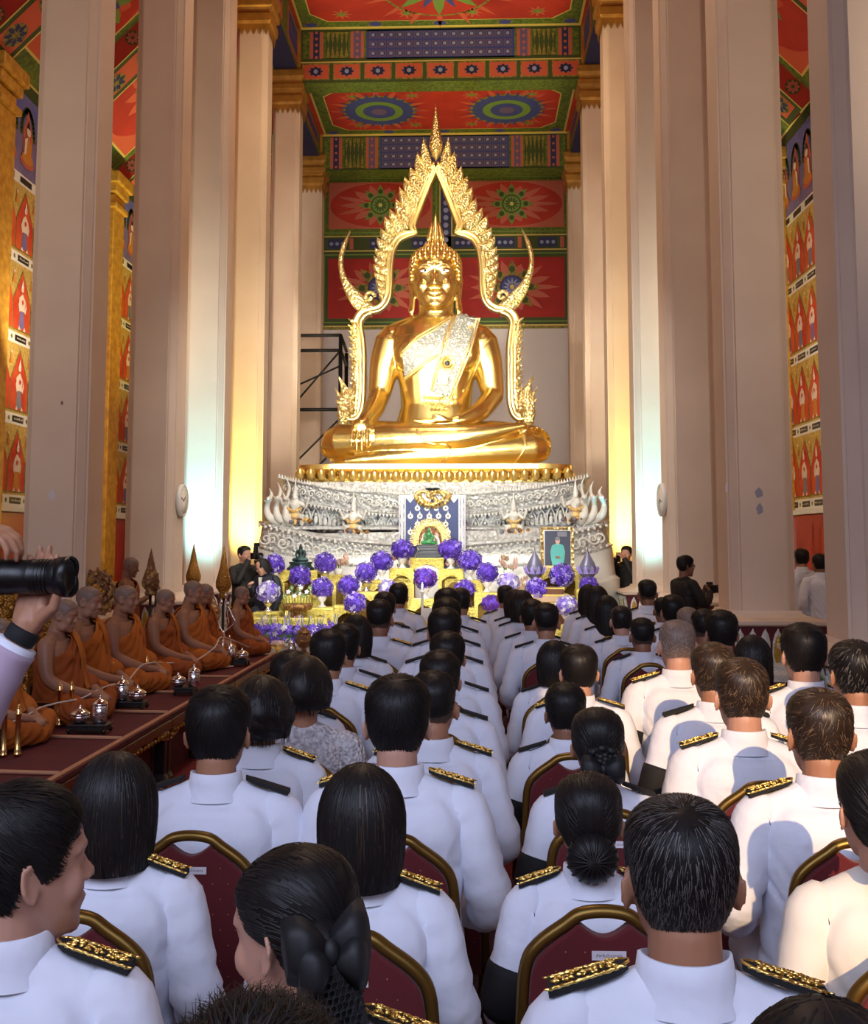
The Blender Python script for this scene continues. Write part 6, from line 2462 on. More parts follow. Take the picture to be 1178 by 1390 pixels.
def robe_mesh(fat=1.0, bare=True, seed=0):
    key = ('rb', fat, bare, seed)
    if key in CACHE:
        return CACHE[key]
    b = MB()
    rs = []
    for z, w, dd, yc in ((0.0, 0.24, 0.19, 0.03), (0.12, 0.222, 0.182, 0.03), (0.28, 0.203, 0.167, 0.02), (0.42, 0.206, 0.150, -0.002), (0.52, 0.202, 0.135, -0.012), (0.58, 0.15, 0.11, -0.014), (0.60, 0.12, 0.095, -0.014)):
        rs.append([(w * fat * math.copysign(abs(math.cos(a)) ** 0.8, math.cos(a)), yc + dd * fat * math.sin(a), z) for a in [TAU * j / 28 for j in range(28)]])
    b.rings(rs)
    for s_ in (-1, 1):
        b.ell((s_ * 0.075, 0.10, 0.44), (0.08, 0.055, 0.065), 10, 8)
        b.tube([(s_ * 0.10, 0.02, 0.10), (s_ * 0.32, 0.25, 0.10)], [0.12, 0.10], 12, round_end=True)
        b.tube([(s_ * 0.32, 0.25, 0.09), (s_ * 0.0, 0.36, 0.065)], [0.085, 0.075], 12, round_end=True)
    s_ = -1
    b.tube([(0, -0.02, 0.59), (s_ * 0.10, -0.02, 0.585), (s_ * 0.168, -0.02, 0.55)], [0.078, 0.07, 0.078], 12, round_end=True)
    b.tube(spline([(s_ * x, y_, z) for x, y_, z in ARM_MONK[:4]], 10), 0.074, 12, round_end=True)
    me = fuse(b, 0.0115, 4, 'robe_orange', name='robe')
    c = fcen(me)
    x, z = c[:, 0], c[:, 2]
    line = 0.615 - (x + 0.06) * 0.62
    keep = ~((z > line) & (x > -0.075)) & ~((z > 0.628) & (np.abs(x) < 0.085)) & (z > 0.003)
    cut(me, keep)
    a, n = vco(me), vno(me)
    k1 = np.sin((a[:, 0] * 0.8 + a[:, 2] * 0.75 + a[:, 1] * 0.45) * 95 + seed + 5 * np.array([noise.noise(Vector(p) * 4) for p in a]))
    k2 = np.array([noise.noise(Vector(p) * 11 + Vector((seed, 0, 0))) for p in a])
    set_co(me, a + n * (k1 * 0.0045 + k2 * 0.006)[:, None])
    CACHE[key] = me
    return me


def monk(px, py, Y, label, yaw=0.0, pitch=0.15, rz=-PI / 2, fat=1.0, seed=0, skin='skin_monk', cloth=True, bowl=None):
    h = at(px, py, Y)
    s_ = min(max((h.z - HP) / 0.882, 0.75), 1.1)
    M = head_matrix(yaw, pitch, 0, MONK_NECK)
    off = Matrix.Rotation(rz, 3, 'Z') @ (M @ Vector((0, 0, 0.235)))
    t = thing('monk', label, 'monk', (h.x - off.x * s_, Y - off.y * s_, HP + 0.002), rz, 'seated monks', s_)
    bo = ob('body', monk_body(yaw, pitch, fat), (), t)
    slot_mat(bo, skin)
    r = ob('robe', robe_mesh(fat, True, seed % 3), (), t, solid=0.008)
    if seed % 2:
        slot_mat(r, 'robe_deep')
    if cloth:
        b = MB()
        P = spline([(-0.135, -0.10, 0.42), (-0.13, -0.10, 0.58), (-0.115, -0.02, 0.655), (-0.10, 0.09, 0.60), (-0.09, 0.155, 0.46), (-0.085, 0.175, 0.30), (-0.08, 0.22, 0.20)], 26)
        rs = []
        for i, p in enumerate(P):
            tt = (P[min(i + 1, 26)] - P[max(i - 1, 0)]).normalized()
            side = Vector((1, 0, 0))
            nn = side.cross(tt).normalized()
            rs.append([p - side * 0.05 + nn * 0.004, p - side * 0.025 - nn * 0.012, p + side * 0.0 - nn * 0.006, p + side * 0.025 - nn * 0.012, p + side * 0.05 + nn * 0.002, p + nn * 0.014])
        b.rings(rs, 0, True, True)
        ob('shoulder_cloth', b, ('robe_orange',), t)
    me = hair_for('stubble', 0, 0, 1)[0]
    key = ('mst', yaw, pitch)
    if key not in CACHE:
        m2 = me.copy()
        Mi = M @ head_matrix(0, 0).inverted()
        m2.transform(Mi)
        CACHE[key] = m2
    ob('shaved_scalp', CACHE[key], (), t)
    return t


MONKS = [
    (2, 838, 6.45, 'monk at the frame edge, only his orange lap and joined hands in view', dict(seed=0)),
    (93, 812, 7.35, 'monk with a bare right shoulder beside the nearest full row of brass posts', dict(seed=1, yaw=-0.05, pitch=0.22)),
    (124, 795, 8.05, 'monk with a robe over both sides, just behind the nearest bare shouldered monk', dict(seed=2, fat=1.04, yaw=-0.1)),
    (174, 794, 8.75, 'stout monk sitting upright below the standing monk', dict(seed=4, fat=1.1, pitch=0.12, yaw=-0.12)),
    (228, 799, 9.7, 'monk with slightly bowed head before the striped spire', dict(seed=3, pitch=0.2)),
    (264, 788, 10.3, 'heavy monk holding his arm out to the silver microphone stand', dict(seed=6, fat=1.16, pitch=0.1)),
    (281, 792, 10.95, 'monk whose face just shows beyond the heavy monk', dict(seed=5)),
    (330, 796, 11.6, 'lone monk at the altar end of the platform', dict(seed=7, pitch=0.1)),
]
for m in MONKS:
    monk(m[0], m[1], m[2], m[3], **m[4])

# brass posts with black back panels between the seats
for k, (px, py, Y, lab) in enumerate(((14, 1026, 6.0, 'pair of brass posts nearest the camera on the monks platform'), (88, 985, 6.75, 'pair of brass posts beside the nearest lidded silver bowls'), (146, 950, 7.75, 'pair of short brass posts behind the second lidded canister'), (192, 938, 8.35, 'pair of brass posts against the stout monk'), (231, 905, 9.6, 'pair of brass posts before the bowed monk'), (264, 890, 10.3, 'pair of brass posts below the heavy monk'))):
    p = on_z(px, py, HP)
    t = thing('brass_posts', lab, 'post', (p.x, p.y, HP), 0, 'brass posts on the platform')
    for dy in (-0.035, 0.035):
        b = MB()
        H = 0.27
        b.lathe([(0.022, 0.0), (0.022, 0.012), (0.017, 0.018), (0.021, 0.03), (0.015, 0.04), (0.0145, H - 0.05), (0.019, H - 0.045), (0.019, H - 0.035), (0.014, H - 0.03), (0.018, H - 0.015), (0.009, H - 0.006), (0.006, H), (0.009, H + 0.006), (0.004, H + 0.014)], 14, 0, Matrix.Translation((dy, dy * 0.3, 0)))
        ob('post', b, ('brass',), t)
    b = MB()
    b.box((-0.30, 0.02, 0.075), (0.50, 0.018, 0.14), 0)
    b.box((-0.30, 0.02, 0.150), (0.50, 0.026, 0.012), 1)
    ob('back_panel', b, ('wood_black', 'brass'), t)


# silver lidded vessels on black carved trays
def vessel(loc, tall, label):
    t = thing('lidded_bowl' if not tall else 'lidded_canister', label, 'bowl' if not tall else 'canister', loc, 0, 'silver vessels before the monks')
    b = MB()
    if tall:
        b.lathe([(0.040, 0.0), (0.046, 0.01), (0.046, 0.105), (0.043, 0.11)], 24, 0)
        z = 0.11
        r = 0.047
    else:
        b.lathe([(0.035, 0.0), (0.055, 0.02), (0.060, 0.04), (0.057, 0.05)], 24, 0)
        z = 0.05
        r = 0.060
    ob('vessel', b, ('silver',), t)
    b = MB()
    b.lathe([(r, z), (r + 0.003, z + 0.006), (r, z + 0.012), (r * 0.82, z + 0.022), (r * 0.5, z + 0.034), (r * 0.2, z + 0.038), (r * 0.22, z + 0.044), (0.006, z + 0.050), (0.009, z + 0.056), (0.003, z + 0.064)], 24, 0)
    ob('lid', b, ('chrome',), t)
    return t


def tray(loc, label, w=0.2):
    t = thing('carved_tray', label, 'tray', loc, 0, 'black trays before the monks')
    b = MB()
    b.box((0, 0, 0.05), (w, 0.15, 0.016), 0)
    b.box((0, 0, 0.028), (w * 0.9, 0.13, 0.03), 0)
    ob('tray_top', b, ('wood_black',), t, bevel=0.005)
    for sx in (-1, 1):
        for sy in (-1, 1):
            b = MB()
            b.tube([(sx * w * 0.42, sy * 0.06, 0.03), (sx * w * 0.46, sy * 0.066, 0.014), (sx * w * 0.43, sy * 0.06, 0.0)], [0.014, 0.012, 0.009], 8)
            ob('foot', b, ('wood_black',), t)
    return t


for (x1, x2, py, Y, w, tl, la, lb) in ((112, 131, 994, 6.55, 0.25, 'black carved tray nearest the camera on the platform', 'wide lidded silver bowl on the nearest tray', 'tall lidded silver canister on the nearest tray'), (184, 167, 962, 7.5, 0.24, 'black carved tray in the middle of the platform', 'lidded silver bowl on the middle tray', 'lidded silver canister on the middle tray'), (247, 257, 942, 8.2, 0.16, 'black tray carrying two vessels ahead of the middle tray', 'small silver bowl low on the third tray', 'silver vessel stacked high on the third tray'), (326, 315, 903, 10.0, 0.24, 'black tray by the silver microphone stand', 'flat silver bowl by the microphone stand', 'silver canister by the microphone stand')):
    p = on_z((x1 + x2) / 2, py, HP)
    tray((p.x, p.y, HP), tl, w)
    vessel((p.x + (0.06 if x1 > x2 else -0.06), p.y - 0.01, HP + 0.058), False, la)
    vessel((p.x + (-0.06 if x1 > x2 else 0.06), p.y + 0.01, HP + 0.058), True, lb)

# sacred white thread passing through the monks' hands
b = MB()
pts = []
for px, py, Y in ((0, 985, 6.2), (30, 975, 6.35), (52, 962, 6.6), (75, 955, 6.8), (110, 948, 7.1), (130, 938, 7.35), (150, 930, 7.7), (172, 925, 8.0), (190, 905, 8.4), (205, 900, 8.7), (232, 900, 9.3), (262, 898, 9.7), (290, 880, 9.95), (300, 865, 10.3), (318, 870, 10.9), (345, 880, 11.4), (356, 866, 11.7)):
    pts.append(at(px, py, Y))
b.tube(spline(pts, 90), 0.006, 6)
tag(ob('sacred_thread', b, ('thread_white',)), 'thin white sacred thread running from hand to hand along the monks', 'thread')

# microphone stand with bent steel tubes
p = on_z(302, 905, HP)
t = thing('microphone_stand', 'silver stand with bent tubes on the platform before the heavy monk', 'stand', (p.x, p.y, HP))
b = MB()
b.lathe([(0.12, 0.0), (0.12, 0.012), (0.02, 0.02), (0.014, 0.05)], 20, 0)
ob('base', b, ('chrome',), t)
b = MB()
b.tube([(0, 0, 0.02), (0, 0, 0.34)], 0.012, 10)
b.tube([(0.07, -0.03, 0.0), (0.07, -0.03, 0.30)], 0.011, 10)
ob('pole', b, ('chrome',), t)
for s_, tall in ((-1, 0.50), (1, 0.56), (2.2, 0.48)):
    b = MB()
    b.tube(spline([(0, 0, 0.32), (s_ * 0.05, 0, 0.42), (s_ * 0.04, 0, 0.48), (s_ * 0.02, 0, tall + 0.1)], 14), 0.007, 8)
    b.ell((s_ * 0.02, 0, tall + 0.12), (0.014, 0.014, 0.025), 8, 6)
    ob('goose_neck', b, ('chrome',), t)


# gilded spires and fans standing behind the monks
def spire(px, pyt, pyb, Y, label, m='gilt_carved'):
    a, c = at(px, pyt, Y), at(px, pyb, Y)
    H = a.z - c.z
    t = thing('carved_spire', label, 'spire', (c.x, Y, c.z), 0, 'carved spires by the monks')
    b = MB()
    b.lathe([(0.05, 0.0), (0.06, H * 0.06), (0.045, H * 0.10), (0.085, H * 0.2), (0.09, H * 0.3), (0.07, H * 0.42), (0.05, H * 0.55), (0.04, H * 0.62), (0.03, H * 0.75), (0.015, H * 0.88), (0.002, H)], 12, 0)
    ob('spire', b, (m,), t)
    b = MB()
    b.tube([(0, 0, 0), (0, 0, (HP if (Y < 11.6 and c.x > -3.3) else 0.0) - c.z)], 0.016, 8)
    ob('pole', b, ('wood_black',), t)
    return t


spire(262, 738, 800, 12.4, 'carved gilded spire behind the heavy monk')
spire(303, 740, 812, 11.9, 'carved gilded spire on the microphone side of the lone monk')
spire(204, 744, 808, 10.6, 'slender mottled spire between the standing monk and the bowed monk', 'carved_brown')
spire(289, 806, 838, 12.6, 'short dark spire half hidden behind the lone monk', 'carved_brown')
p = at(131, 806, 10.3)
t = thing('sunburst_fan', 'round carved sunburst fan with a red medallion behind the monks', 'fan', p)
b = MB()
n = 48
ring = []
for k in range(n):
    a = TAU * k / n
    r = 0.225 + (0.03 if k % 3 == 0 else -0.005)
    ring.append((r * 0.8 * math.cos(a), 0, r * math.sin(a)))
b.prism(ring, (0, 0.03, 0), 0)
for k in range(40):
    a, r = k * 2.4, 0.19 * math.sqrt(((k % 20) + 6) / 26)
    b.ell((r * 0.8 * math.cos(a), -0.01, r * math.sin(a)), (0.025, 0.02, 0.025), 6, 5)
ob('carved_disc', b, ('carved_brown',), t)
b = MB()
b.lathe([(0.0, 0.0), (0.075, 0.0), (0.07, 0.02), (0.0, 0.03)], 20, 0, Matrix.Rotation(PI / 2, 4, 'X') @ Matrix.Diagonal((0.8, 1, 1, 1)))
b.lathe([(0.070, 0.0), (0.09, 0.0), (0.09, 0.025), (0.07, 0.025)], 20, 1, Matrix.Translation((0, -0.004, 0)) @ Matrix.Rotation(PI / 2, 4, 'X') @ Matrix.Diagonal((0.8, 1, 1, 1)))
ob('medallion', b, ('guard_red', 'gilt_carved'), t)
b = MB()
b.tube([(0, 0.015, -0.2), (0, 0.015, -p.z)], 0.018, 8)
ob('handle', b, ('wood_black',), t)

# gilded throne seats rising behind the nearest monks
for px, py, Y, w, H, lab in ((4, 800, 8.2, 0.42, 1.25, 'gilded carved throne back cut by the frame edge'), (68, 852, 9.0, 0.30, 1.05, 'gilded carved throne back behind the nearest bare shouldered monk')):
    p = at(px, py, Y)
    t = thing('gilded_throne', lab, 'throne', (p.x, Y, 0), 0, 'gilded thrones')
    b = MB()
    pts = [(-w / 2, HP), (w / 2, HP), (w / 2 * 1.1, p.z * 0.75), (w * 0.32, p.z * 0.92), (0, p.z + 0.12), (-w * 0.32, p.z * 0.92), (-w / 2 * 1.1, p.z * 0.75)]
    b.prism([(x, 0, z) for x, z in pts], (0, 0.06, 0), 0)
    for k in range(30):
        x = (random.Random(k).random() - 0.5) * w * 0.9
        z = HP + 0.1 + random.Random(k + 50).random() * (p.z - HP - 0.15)
        b.ell((x, -0.01, z), (0.03, 0.025, 0.035), 6, 5)
    ob('carved_back', b, ('gilt_carved',), t)
    b = MB()
    b.box((0, 0.05, HP / 2), (w * 1.1, 0.3, HP), 0)
    ob('plinth', b, ('wood_black',), t)


# ------------------------------------------------------------------ standing people
UP = 0.365
LEGM = {}


def stander(px, py, Y, label, rz, arms, coat, legs, hair='short', skin='skin', yaw=0.0, pitch=0.0, curl=0.7, handdir=None, sleeves=True, k=1.0, robe=False, group=None, collar=False, H=None, seed=60):
    h = at(px, py, Y)
    s_ = min(max(h.z / 1.707, 0.85), 1.12)
    M = head_matrix(yaw, pitch)
    off = Matrix.Rotation(rz, 3, 'Z') @ (M @ Vector((0, 0, 0.235)))
    t = thing('person' if not robe else 'monk', label, 'person' if not robe else 'monk', (h.x - off.x * s_, Y - off.y * s_, 0), rz, group, s_)
    b = MB()
    T = Matrix.Translation((0, 0, UP))
    q = MB()
    add_head(q, M, True)
    q.tube([(0, -0.03, 0.99), (0, -0.025, 1.08), M @ Vector((0, -0.025, 0.06))], [0.06, 0.056, 0.054], 14, round_end=True)
    torso_rings(q, k * 0.93, -0.012)
    for sd in (-1, 1):
        q.tube([(0, -0.02, 1.03), (sd * 0.10, -0.02, 1.02), (sd * 0.165, -0.02, 0.995)], [0.06, 0.047, 0.05], 10, round_end=True)
        A_ = [Vector((sd * x, y_, z)) for x, y_, z in arms[0 if sd < 0 else 1]]
        q.tube(spline(A_, 12), [0.05, 0.049, 0.047, 0.045, 0.043, 0.041, 0.039, 0.038, 0.037, 0.035, 0.032, 0.029, 0.026], 10, round_end=True)
        fw = (A_[-1] - A_[-2]).normalized()
        if handdir and handdir[0 if sd < 0 else 1]:
            fw, upv = handdir[0 if sd < 0 else 1]
            fw = Vector((sd * fw[0], fw[1], fw[2]))
            upv = Vector((sd * upv[0], upv[1], upv[2]))
        else:
            upv = Vector((sd * 1, 0, 0.3))
        add_hand(q, A_[-1], fw, upv, -sd, curl)
    b.add(q.v, q.f, 0, True, T)
    for sd in (-1, 1):
        b.tube([(sd * 0.09, 0, 0.86), (sd * 0.095, 0.01, 0.48), (sd * 0.095, -0.01, 0.08)], [0.08, 0.055, 0.035], 12, round_end=True)
        b.tube([(sd * 0.095, -0.03, 0.05), (sd * 0.10, 0.12, 0.035)], [0.038, 0.03], 10, round_end=True)
    bo = ob('body', fuse(b, 0.0078, 2, skin, name='standing'), (), t)
    if robe:
        m = MB()
        rs = []
        for z, w, dd in ((0.10, 0.20, 0.15), (0.5, 0.19, 0.14), (0.9, 0.20, 0.15), (1.15, 0.195, 0.145), (1.30, 0.205, 0.145), (1.38, 0.17, 0.12), (1.41, 0.10, 0.09)):
            rs.append([(w * math.cos(a), -0.01 + dd * math.sin(a), z) for a in [TAU * j / 28 for j in range(28)]])
        m.rings(rs)
        m.tube([(-0.1, -0.02, 1.38), (-0.19, -0.02, 1.33), (-0.24, 0, 1.1)], 0.08, 12, round_end=True)
        me = fuse(m, 0.013, 4, 'robe_deep', name='robe')
        c = fcen(me)
        cut(me, ~((c[:, 2] > 1.42 - (c[:, 0] + 0.06) * 0.62) & (c[:, 0] > -0.08)))
        a, n = vco(me), vno(me)
        set_co(me, a + n * (0.006 * np.sin((a[:, 0] + a[:, 2] * 0.6 + a[:, 1] * 0.4) * 80))[:, None])
        ob('robe', me, (), t, solid=0.008)
    else:
        j = ob('jacket', jacket_mesh(k), (), t, loc=(0, 0, UP))
        slot_mat(j, coat)
        for sd in (-1, 1):
            sl = ob('sleeve', sleeve_mesh(sd, 1.0, arms[0 if sd < 0 else 1], 3, 0.064, 0.042, coat, key=('ss', label, sd)), (), j)
        if collar:
            c_ = ob('collar', collar_mesh(k), (), t, loc=(0, 0, UP))
            slot_mat(c_, coat)
        m = MB()
        m.ell((0, 0, 0.86), (0.175, 0.125, 0.10), 16, 10)
        for sd in (-1, 1):
            m.tube([(sd * 0.088, 0, 0.86), (sd * 0.095, 0.01, 0.48), (sd * 0.095, -0.01, 0.05)], [0.098, 0.078, 0.07], 14)
            m2 = MB()
        ob('trousers', fuse(m, 0.015, 3, legs, name='trousers'), (), t)
        for sd in (-1, 1):
            m2 = MB()
            m2.tube([(sd * 0.095, -0.04, 0.045), (sd * 0.10, 0.06, 0.045), (sd * 0.105, 0.17, 0.032)], [0.044, 0.045, 0.032], 12, round_end=True)
            m2.box((sd * 0.10, 0.06, 0.008), (0.075, 0.27, 0.014))
            ob('shoe', m2, ('black_satin',), t)
    if hair:
        me, extra = hair_for(hair, yaw, pitch, seed)
        ob('hair', me, (), t, loc=(0, 0, UP))
    return t


def hand_camera(root, loc, rz, label, big=False, flash=False):
    """a camera held by somebody: a thing of its own"""
    t = thing('camera', label, 'camera', loc, rz, 'cameras')
    b = MB()
    b.box((0, 0, 0), (0.135, 0.06, 0.09), 0)
    b.box((0, 0, 0.058), (0.06, 0.055, 0.035), 0)
    b.box((0.05, 0.01, 0), (0.035, 0.085, 0.085), 0)
    ob('camera_body', b, ('lens_black',), t, bevel=0.008)
    b = MB()
    L = 0.20 if big else 0.10
    b.lathe([(0.036, 0.02), (0.036, 0.05), (0.040, 0.055), (0.040, L * 0.6), (0.037, L * 0.62), (0.037, L * 0.8), (0.044, L * 0.84), (0.046, L + 0.02), (0.040, L + 0.02), (0.038, L - 0.01), (0.0, L - 0.015)], 24, 0, Matrix.Rotation(-PI / 2, 4, 'X'))
    ob('lens', b, ('lens_black',), t)
    if flash:
        b = MB()
        b.box((0, 0, 0.10), (0.045, 0.05, 0.06), 0)
        b.box((0, 0.02, 0.155), (0.07, 0.05, 0.05), 0)
        ob('flash', b, ('lens_black',), t, bevel=0.006)
    return t


HOLD = [(0.178, -0.02, 0.995), (0.225, 0.03, 0.87), (0.215, 0.10, 0.77), (0.13, 0.23, 0.83), (0.06, 0.30, 0.90)]
HOLDH = [(0.178, -0.02, 0.995), (0.24, 0.07, 0.90), (0.23, 0.16, 0.85), (0.15, 0.19, 1.00), (0.07, 0.20, 1.14)]
DOWN = [(0.178, -0.02, 0.995), (0.225, -0.03, 0.87), (0.245, -0.03, 0.75), (0.24, 0.03, 0.63), (0.22, 0.08, 0.52)]
UPD = ((-0.35, 0.5, 0.6), (1, 0.2, 0.3))

ph = stander(931, 754, 11.75, 'dark clothed photographer in glasses standing against the column, holding a small camera', -1.15, (HOLD, HOLD), 'shirt_black', 'shirt_black', 'short', 'skin_dark', yaw=-0.2, pitch=0.05, handdir=(UPD, UPD))
b = MB()
T_ = head_matrix(-0.2, 0.05)
for s_ in (-1, 1):
    b.tube([T_ @ Vector(q) + Vector((0, 0, UP)) for q in ((s_ * 0.006, 0.104, 0.128), (s_ * 0.03, 0.10, 0.14), (s_ * 0.055, 0.088, 0.128), (s_ * 0.03, 0.10, 0.114))], 0.006, 6, closed=True)
    b.tube([T_ @ Vector(q) + Vector((0, 0, UP)) for q in ((s_ * 0.056, 0.088, 0.13), (s_ * 0.080, 0.03, 0.13), (s_ * 0.082, -0.02, 0.125))], 0.004, 6)
ob('glasses', b, ('lens_black',), ph)
q = ph.matrix_basis @ Vector((0.0, 0.345, 0.94 + UP))
hand_camera(ph, (q.x, q.y, q.z), -1.15, 'small camera in the hands of the dark clothed photographer')

p1 = stander(332, 741, 14.9, 'photographer in black raising a camera with flash to his face, beside the altar', -2.3, (HOLDH, HOLDH), 'shirt_black', 'shirt_black', 'short', 'skin_light', yaw=0.1, handdir=(UPD, UPD))
q = p1.matrix_basis @ Vector((0.0, 0.27, 1.20 + UP))
hand_camera(p1, (q.x, q.y, q.z), -2.3, 'camera with a tall flash raised beside the altar flowers', flash=True)
p2 = stander(352, 756, 14.3, 'person in a dark navy suit and white shirt bending towards the flower balls', 2.6, (DOWN, HOLD), 'suit_navy', 'suit_navy', 'bobshort', 'skin_light', yaw=-0.6, pitch=0.45)
b = MB()
b.prism([(-0.035, 0.118, 1.40), (0.035, 0.118, 1.40), (0.0, 0.140, 1.17)], (0, 0.012, 0), 0)
ob('shirt_front', b, ('white_ornament',), p2)
p3 = stander(850, 741, 17.0, 'person in black holding up a phone beside the yellow lit column', 2.5, (HOLDH, HOLDH), 'shirt_black', 'shirt_black', 'short', 'skin_light', yaw=0.2, handdir=(UPD, UPD))
q = p3.matrix_basis @ Vector((0.0, 0.26, 1.16 + UP))
b = MB()
b.box((0, 0, 0), (0.075, 0.009, 0.15), 0)
t = thing('phone', 'phone held up by the person in black near the framed portrait', 'phone', q, 2.5)
ob('phone_body', b, ('lens_black',), t, bevel=0.004)
p4 = stander(1087, 745, 12.8, 'man in white uniform standing with his back turned before the red door', 0.1, (DOWN, DOWN), 'uniform', 'uniform', 'short', 'skin', collar=True)
p5 = stander(1112, 752, 12.2, 'person in white uniform half hidden by the column beside the red door', 0.15, (DOWN, DOWN), 'uniform', 'black_cloth', 'short', 'skin_dark', collar=True, seed=61)
ms = stander(181, 754, 11.8, 'monk standing behind the seated monks, holding a staff', -1.35, (DOWN, HOLD), 'robe_deep', 'robe_deep', 'stubble', 'skin_dark', pitch=0.25, robe=True)
q = ms.matrix_basis @ Vector((0.06, 0.34, 0))
b = MB()
b.tube([(0, 0, 0), (0, 0, 1.25)], 0.014, 8)
b.box((0, 0, 1.27), (0.04, 0.04, 0.16), 0)
t = thing('wooden_staff', 'dark staff in the hands of the standing monk', 'staff', (q.x, q.y, 0))
ob('shaft', b, ('wood_black',), t)

# ------------------------------------------------------------------ photographer cut by the frame edge, both hands on a long lens
YC = 2.42
LA, LB = at(-10, 786, YC), at(93, 783, YC)
lz = LA.z
t = thing('camera', 'big black camera with a long zoom lens pointing across at the frame edge', 'camera', LB, 0, 'cameras')
b = MB()
R_ = 0.040
Ld = LB.x
Mx = Matrix.Rotation(-PI / 2, 4, 'Y')
b.lathe([(0.0, 0.012), (0.034, 0.012), (0.036, 0.0), (0.043, -0.0), (0.044, 0.012), (0.042, 0.032), (0.0385, 0.036), (0.0385, 0.075), (0.0405, 0.078), (0.0405, 0.085), (0.039, 0.088), (0.039, 0.125), (0.0405, 0.128), (0.0405, 0.175), (0.037, 0.18), (0.037, 0.215), (0.033, 0.22), (0.033, 0.24)], 32, 0, Mx)
for z in (0.042, 0.05, 0.058, 0.066, 0.13, 0.138, 0.146, 0.154, 0.162):
    b.lathe([(0.0395, z), (0.0412, z + 0.002), (0.0395, z + 0.004)], 32, 0, Mx, cap=False)
ob('zoom_lens', b, ('lens_black',), t)
b = MB()
rs = []
for k in range(48):
    a = TAU * k / 48
    e = 0.004 + 0.006 * abs(math.sin(2 * a))
    rs.append([(-0.02, 0.0455 * math.cos(a), 0.0455 * math.sin(a)), (e, 0.0470 * math.cos(a), 0.0470 * math.sin(a)), (e, 0.0450 * math.cos(a), 0.0450 * math.sin(a)), (-0.02, 0.0435 * math.cos(a), 0.0435 * math.sin(a))])
rs.append(rs[0])
b.rings(rs, 0, True, False)
ob('lens_hood', b, ('lens_black',), t)
b = MB()
b.box((-0.28, 0.0, 0.005), (0.075, 0.145, 0.10), 0)
b.box((-0.28, 0.0, 0.07), (0.07, 0.07, 0.045), 0)
ob('camera_body', b, ('lens_black',), t, bevel=0.012)

w1, w0 = at(33, 856, YC + 0.02), at(-75, 1030, YC - 0.02)
hr = at(16, 724, YC - 0.02)
root = thing('person', 'photographer in a lilac sleeve cut by the frame edge, supporting the long lens', 'person', (w0.x - 0.30, YC, 0), -PI / 2)
b = MB()
wl = lambda p: Vector((-(p.y - YC), p.x - (w0.x - 0.30), p.z))        # world to the figure, which faces +x
Mh = head_matrix(0, 0.0, 0, Vector((0, 0.02, 1.51)))
add_head(b, Mh)
T = Matrix.Translation((0, 0, UP + 0.06))
q = MB()
q.tube([(0, -0.03, 0.99), (0, -0.02, 1.13)], [0.06, 0.055], 14, round_end=True)
torso_rings(q, 0.9, -0.012)
for sd in (-1, 1):
    q.tube([(0, -0.02, 1.03), (sd * 0.165, -0.02, 0.995)], [0.06, 0.05], 10, round_end=True)
b.add(q.v, q.f, 0, True, T)
shL, shR = Vector((-0.178, -0.02, 1.42)), Vector((0.178, -0.02, 1.42))
wL, eL = wl(w1), wl(w0)
b.tube(spline([shL, (shL + eL) / 2 + Vector((-0.02, 0, 0)), eL, (eL + wL) / 2, wL], 16), [0.05] * 8 + [0.045, 0.043, 0.041, 0.039, 0.036, 0.033, 0.031, 0.030, 0.029], 12, round_end=True)
add_hand(b, wL, wl(at(52, 790, YC + 0.035)) - wL, Vector((-1, 0.3, 0.1)), -1, 0.10, 1.17, 0.10, 0.2)
wR = wl(hr + Vector((-0.11, 0.02, 0.02)))
eR = Vector((0.30, 0.05, 1.30))
b.tube(spline([shR, eR, (eR + wR) / 2 + Vector((0.03, 0, -0.03)), wR], 12), [0.05, 0.048, 0.046, 0.044, 0.043, 0.042, 0.041, 0.04, 0.038, 0.035, 0.032, 0.03, 0.029], 12, round_end=True)
add_hand(b, wR, wl(hr + Vector((0.0, 0.0, -0.005))) - wR, Vector((0.2, 0.3, 1)), 1, 0.6, 1.02)
for sd in (-1, 1):
    b.tube([(sd * 0.09, 0, 0.88), (sd * 0.095, 0.01, 0.48), (sd * 0.095, -0.01, 0.08)], [0.08, 0.055, 0.035], 12, round_end=True)
    b.tube([(sd * 0.095, -0.03, 0.05), (sd * 0.10, 0.12, 0.035)], [0.038, 0.03], 10, round_end=True)
ob('body', fuse(b, 0.0052, 2, 'skin', name='photographer'), (), root)
j = ob('jacket', jacket_mesh(0.95), (), root, loc=(0, 0, UP + 0.06))
slot_mat(j, 'lilac_cloth')
b = MB()
P = spline([shL * 0.98, (shL + eL) / 2 + Vector((-0.02, 0, 0)), eL, eL + (wL - eL) * 0.45, eL + (wL - eL) * 0.86], 24)
rr = [0.058, 0.064, 0.066, 0.066, 0.066, 0.067, 0.068, 0.070, 0.071, 0.072, 0.073, 0.074, 0.074, 0.073, 0.071, 0.069, 0.067, 0.065, 0.062, 0.060, 0.057, 0.055, 0.053, 0.052, 0.053]
b.tube(P, [r + 0.0018 * math.sin(i * 2.2) for i, r in enumerate(rr)], 20, 0)
sl = ob('sleeve', b, ('lilac_cloth',), j, loc=(0, 0, -UP - 0.06))
b = MB()
c0, c1 = eL + (wL - eL) * 0.80, eL + (wL - eL) * 0.90
b.tube([c0, (c0 + c1) / 2, c1, c1 + (c1 - c0) * 0.02, c0], [0.050, 0.049, 0.050, 0.045, 0.042], 20, 0)
ob('white_cuff', b, ('uniform',), j, loc=(0, 0, -UP - 0.06))
b = MB()
d_ = (wL - eL).normalized()
b.tube([wL - d_ * 0.028, wL - d_ * 0.014, wL, wL + d_ * 0.006], [0.0355, 0.037, 0.036, 0.034], 20, 0)
ob('wrist_strap', b, ('black_cloth',), root)
b = MB()
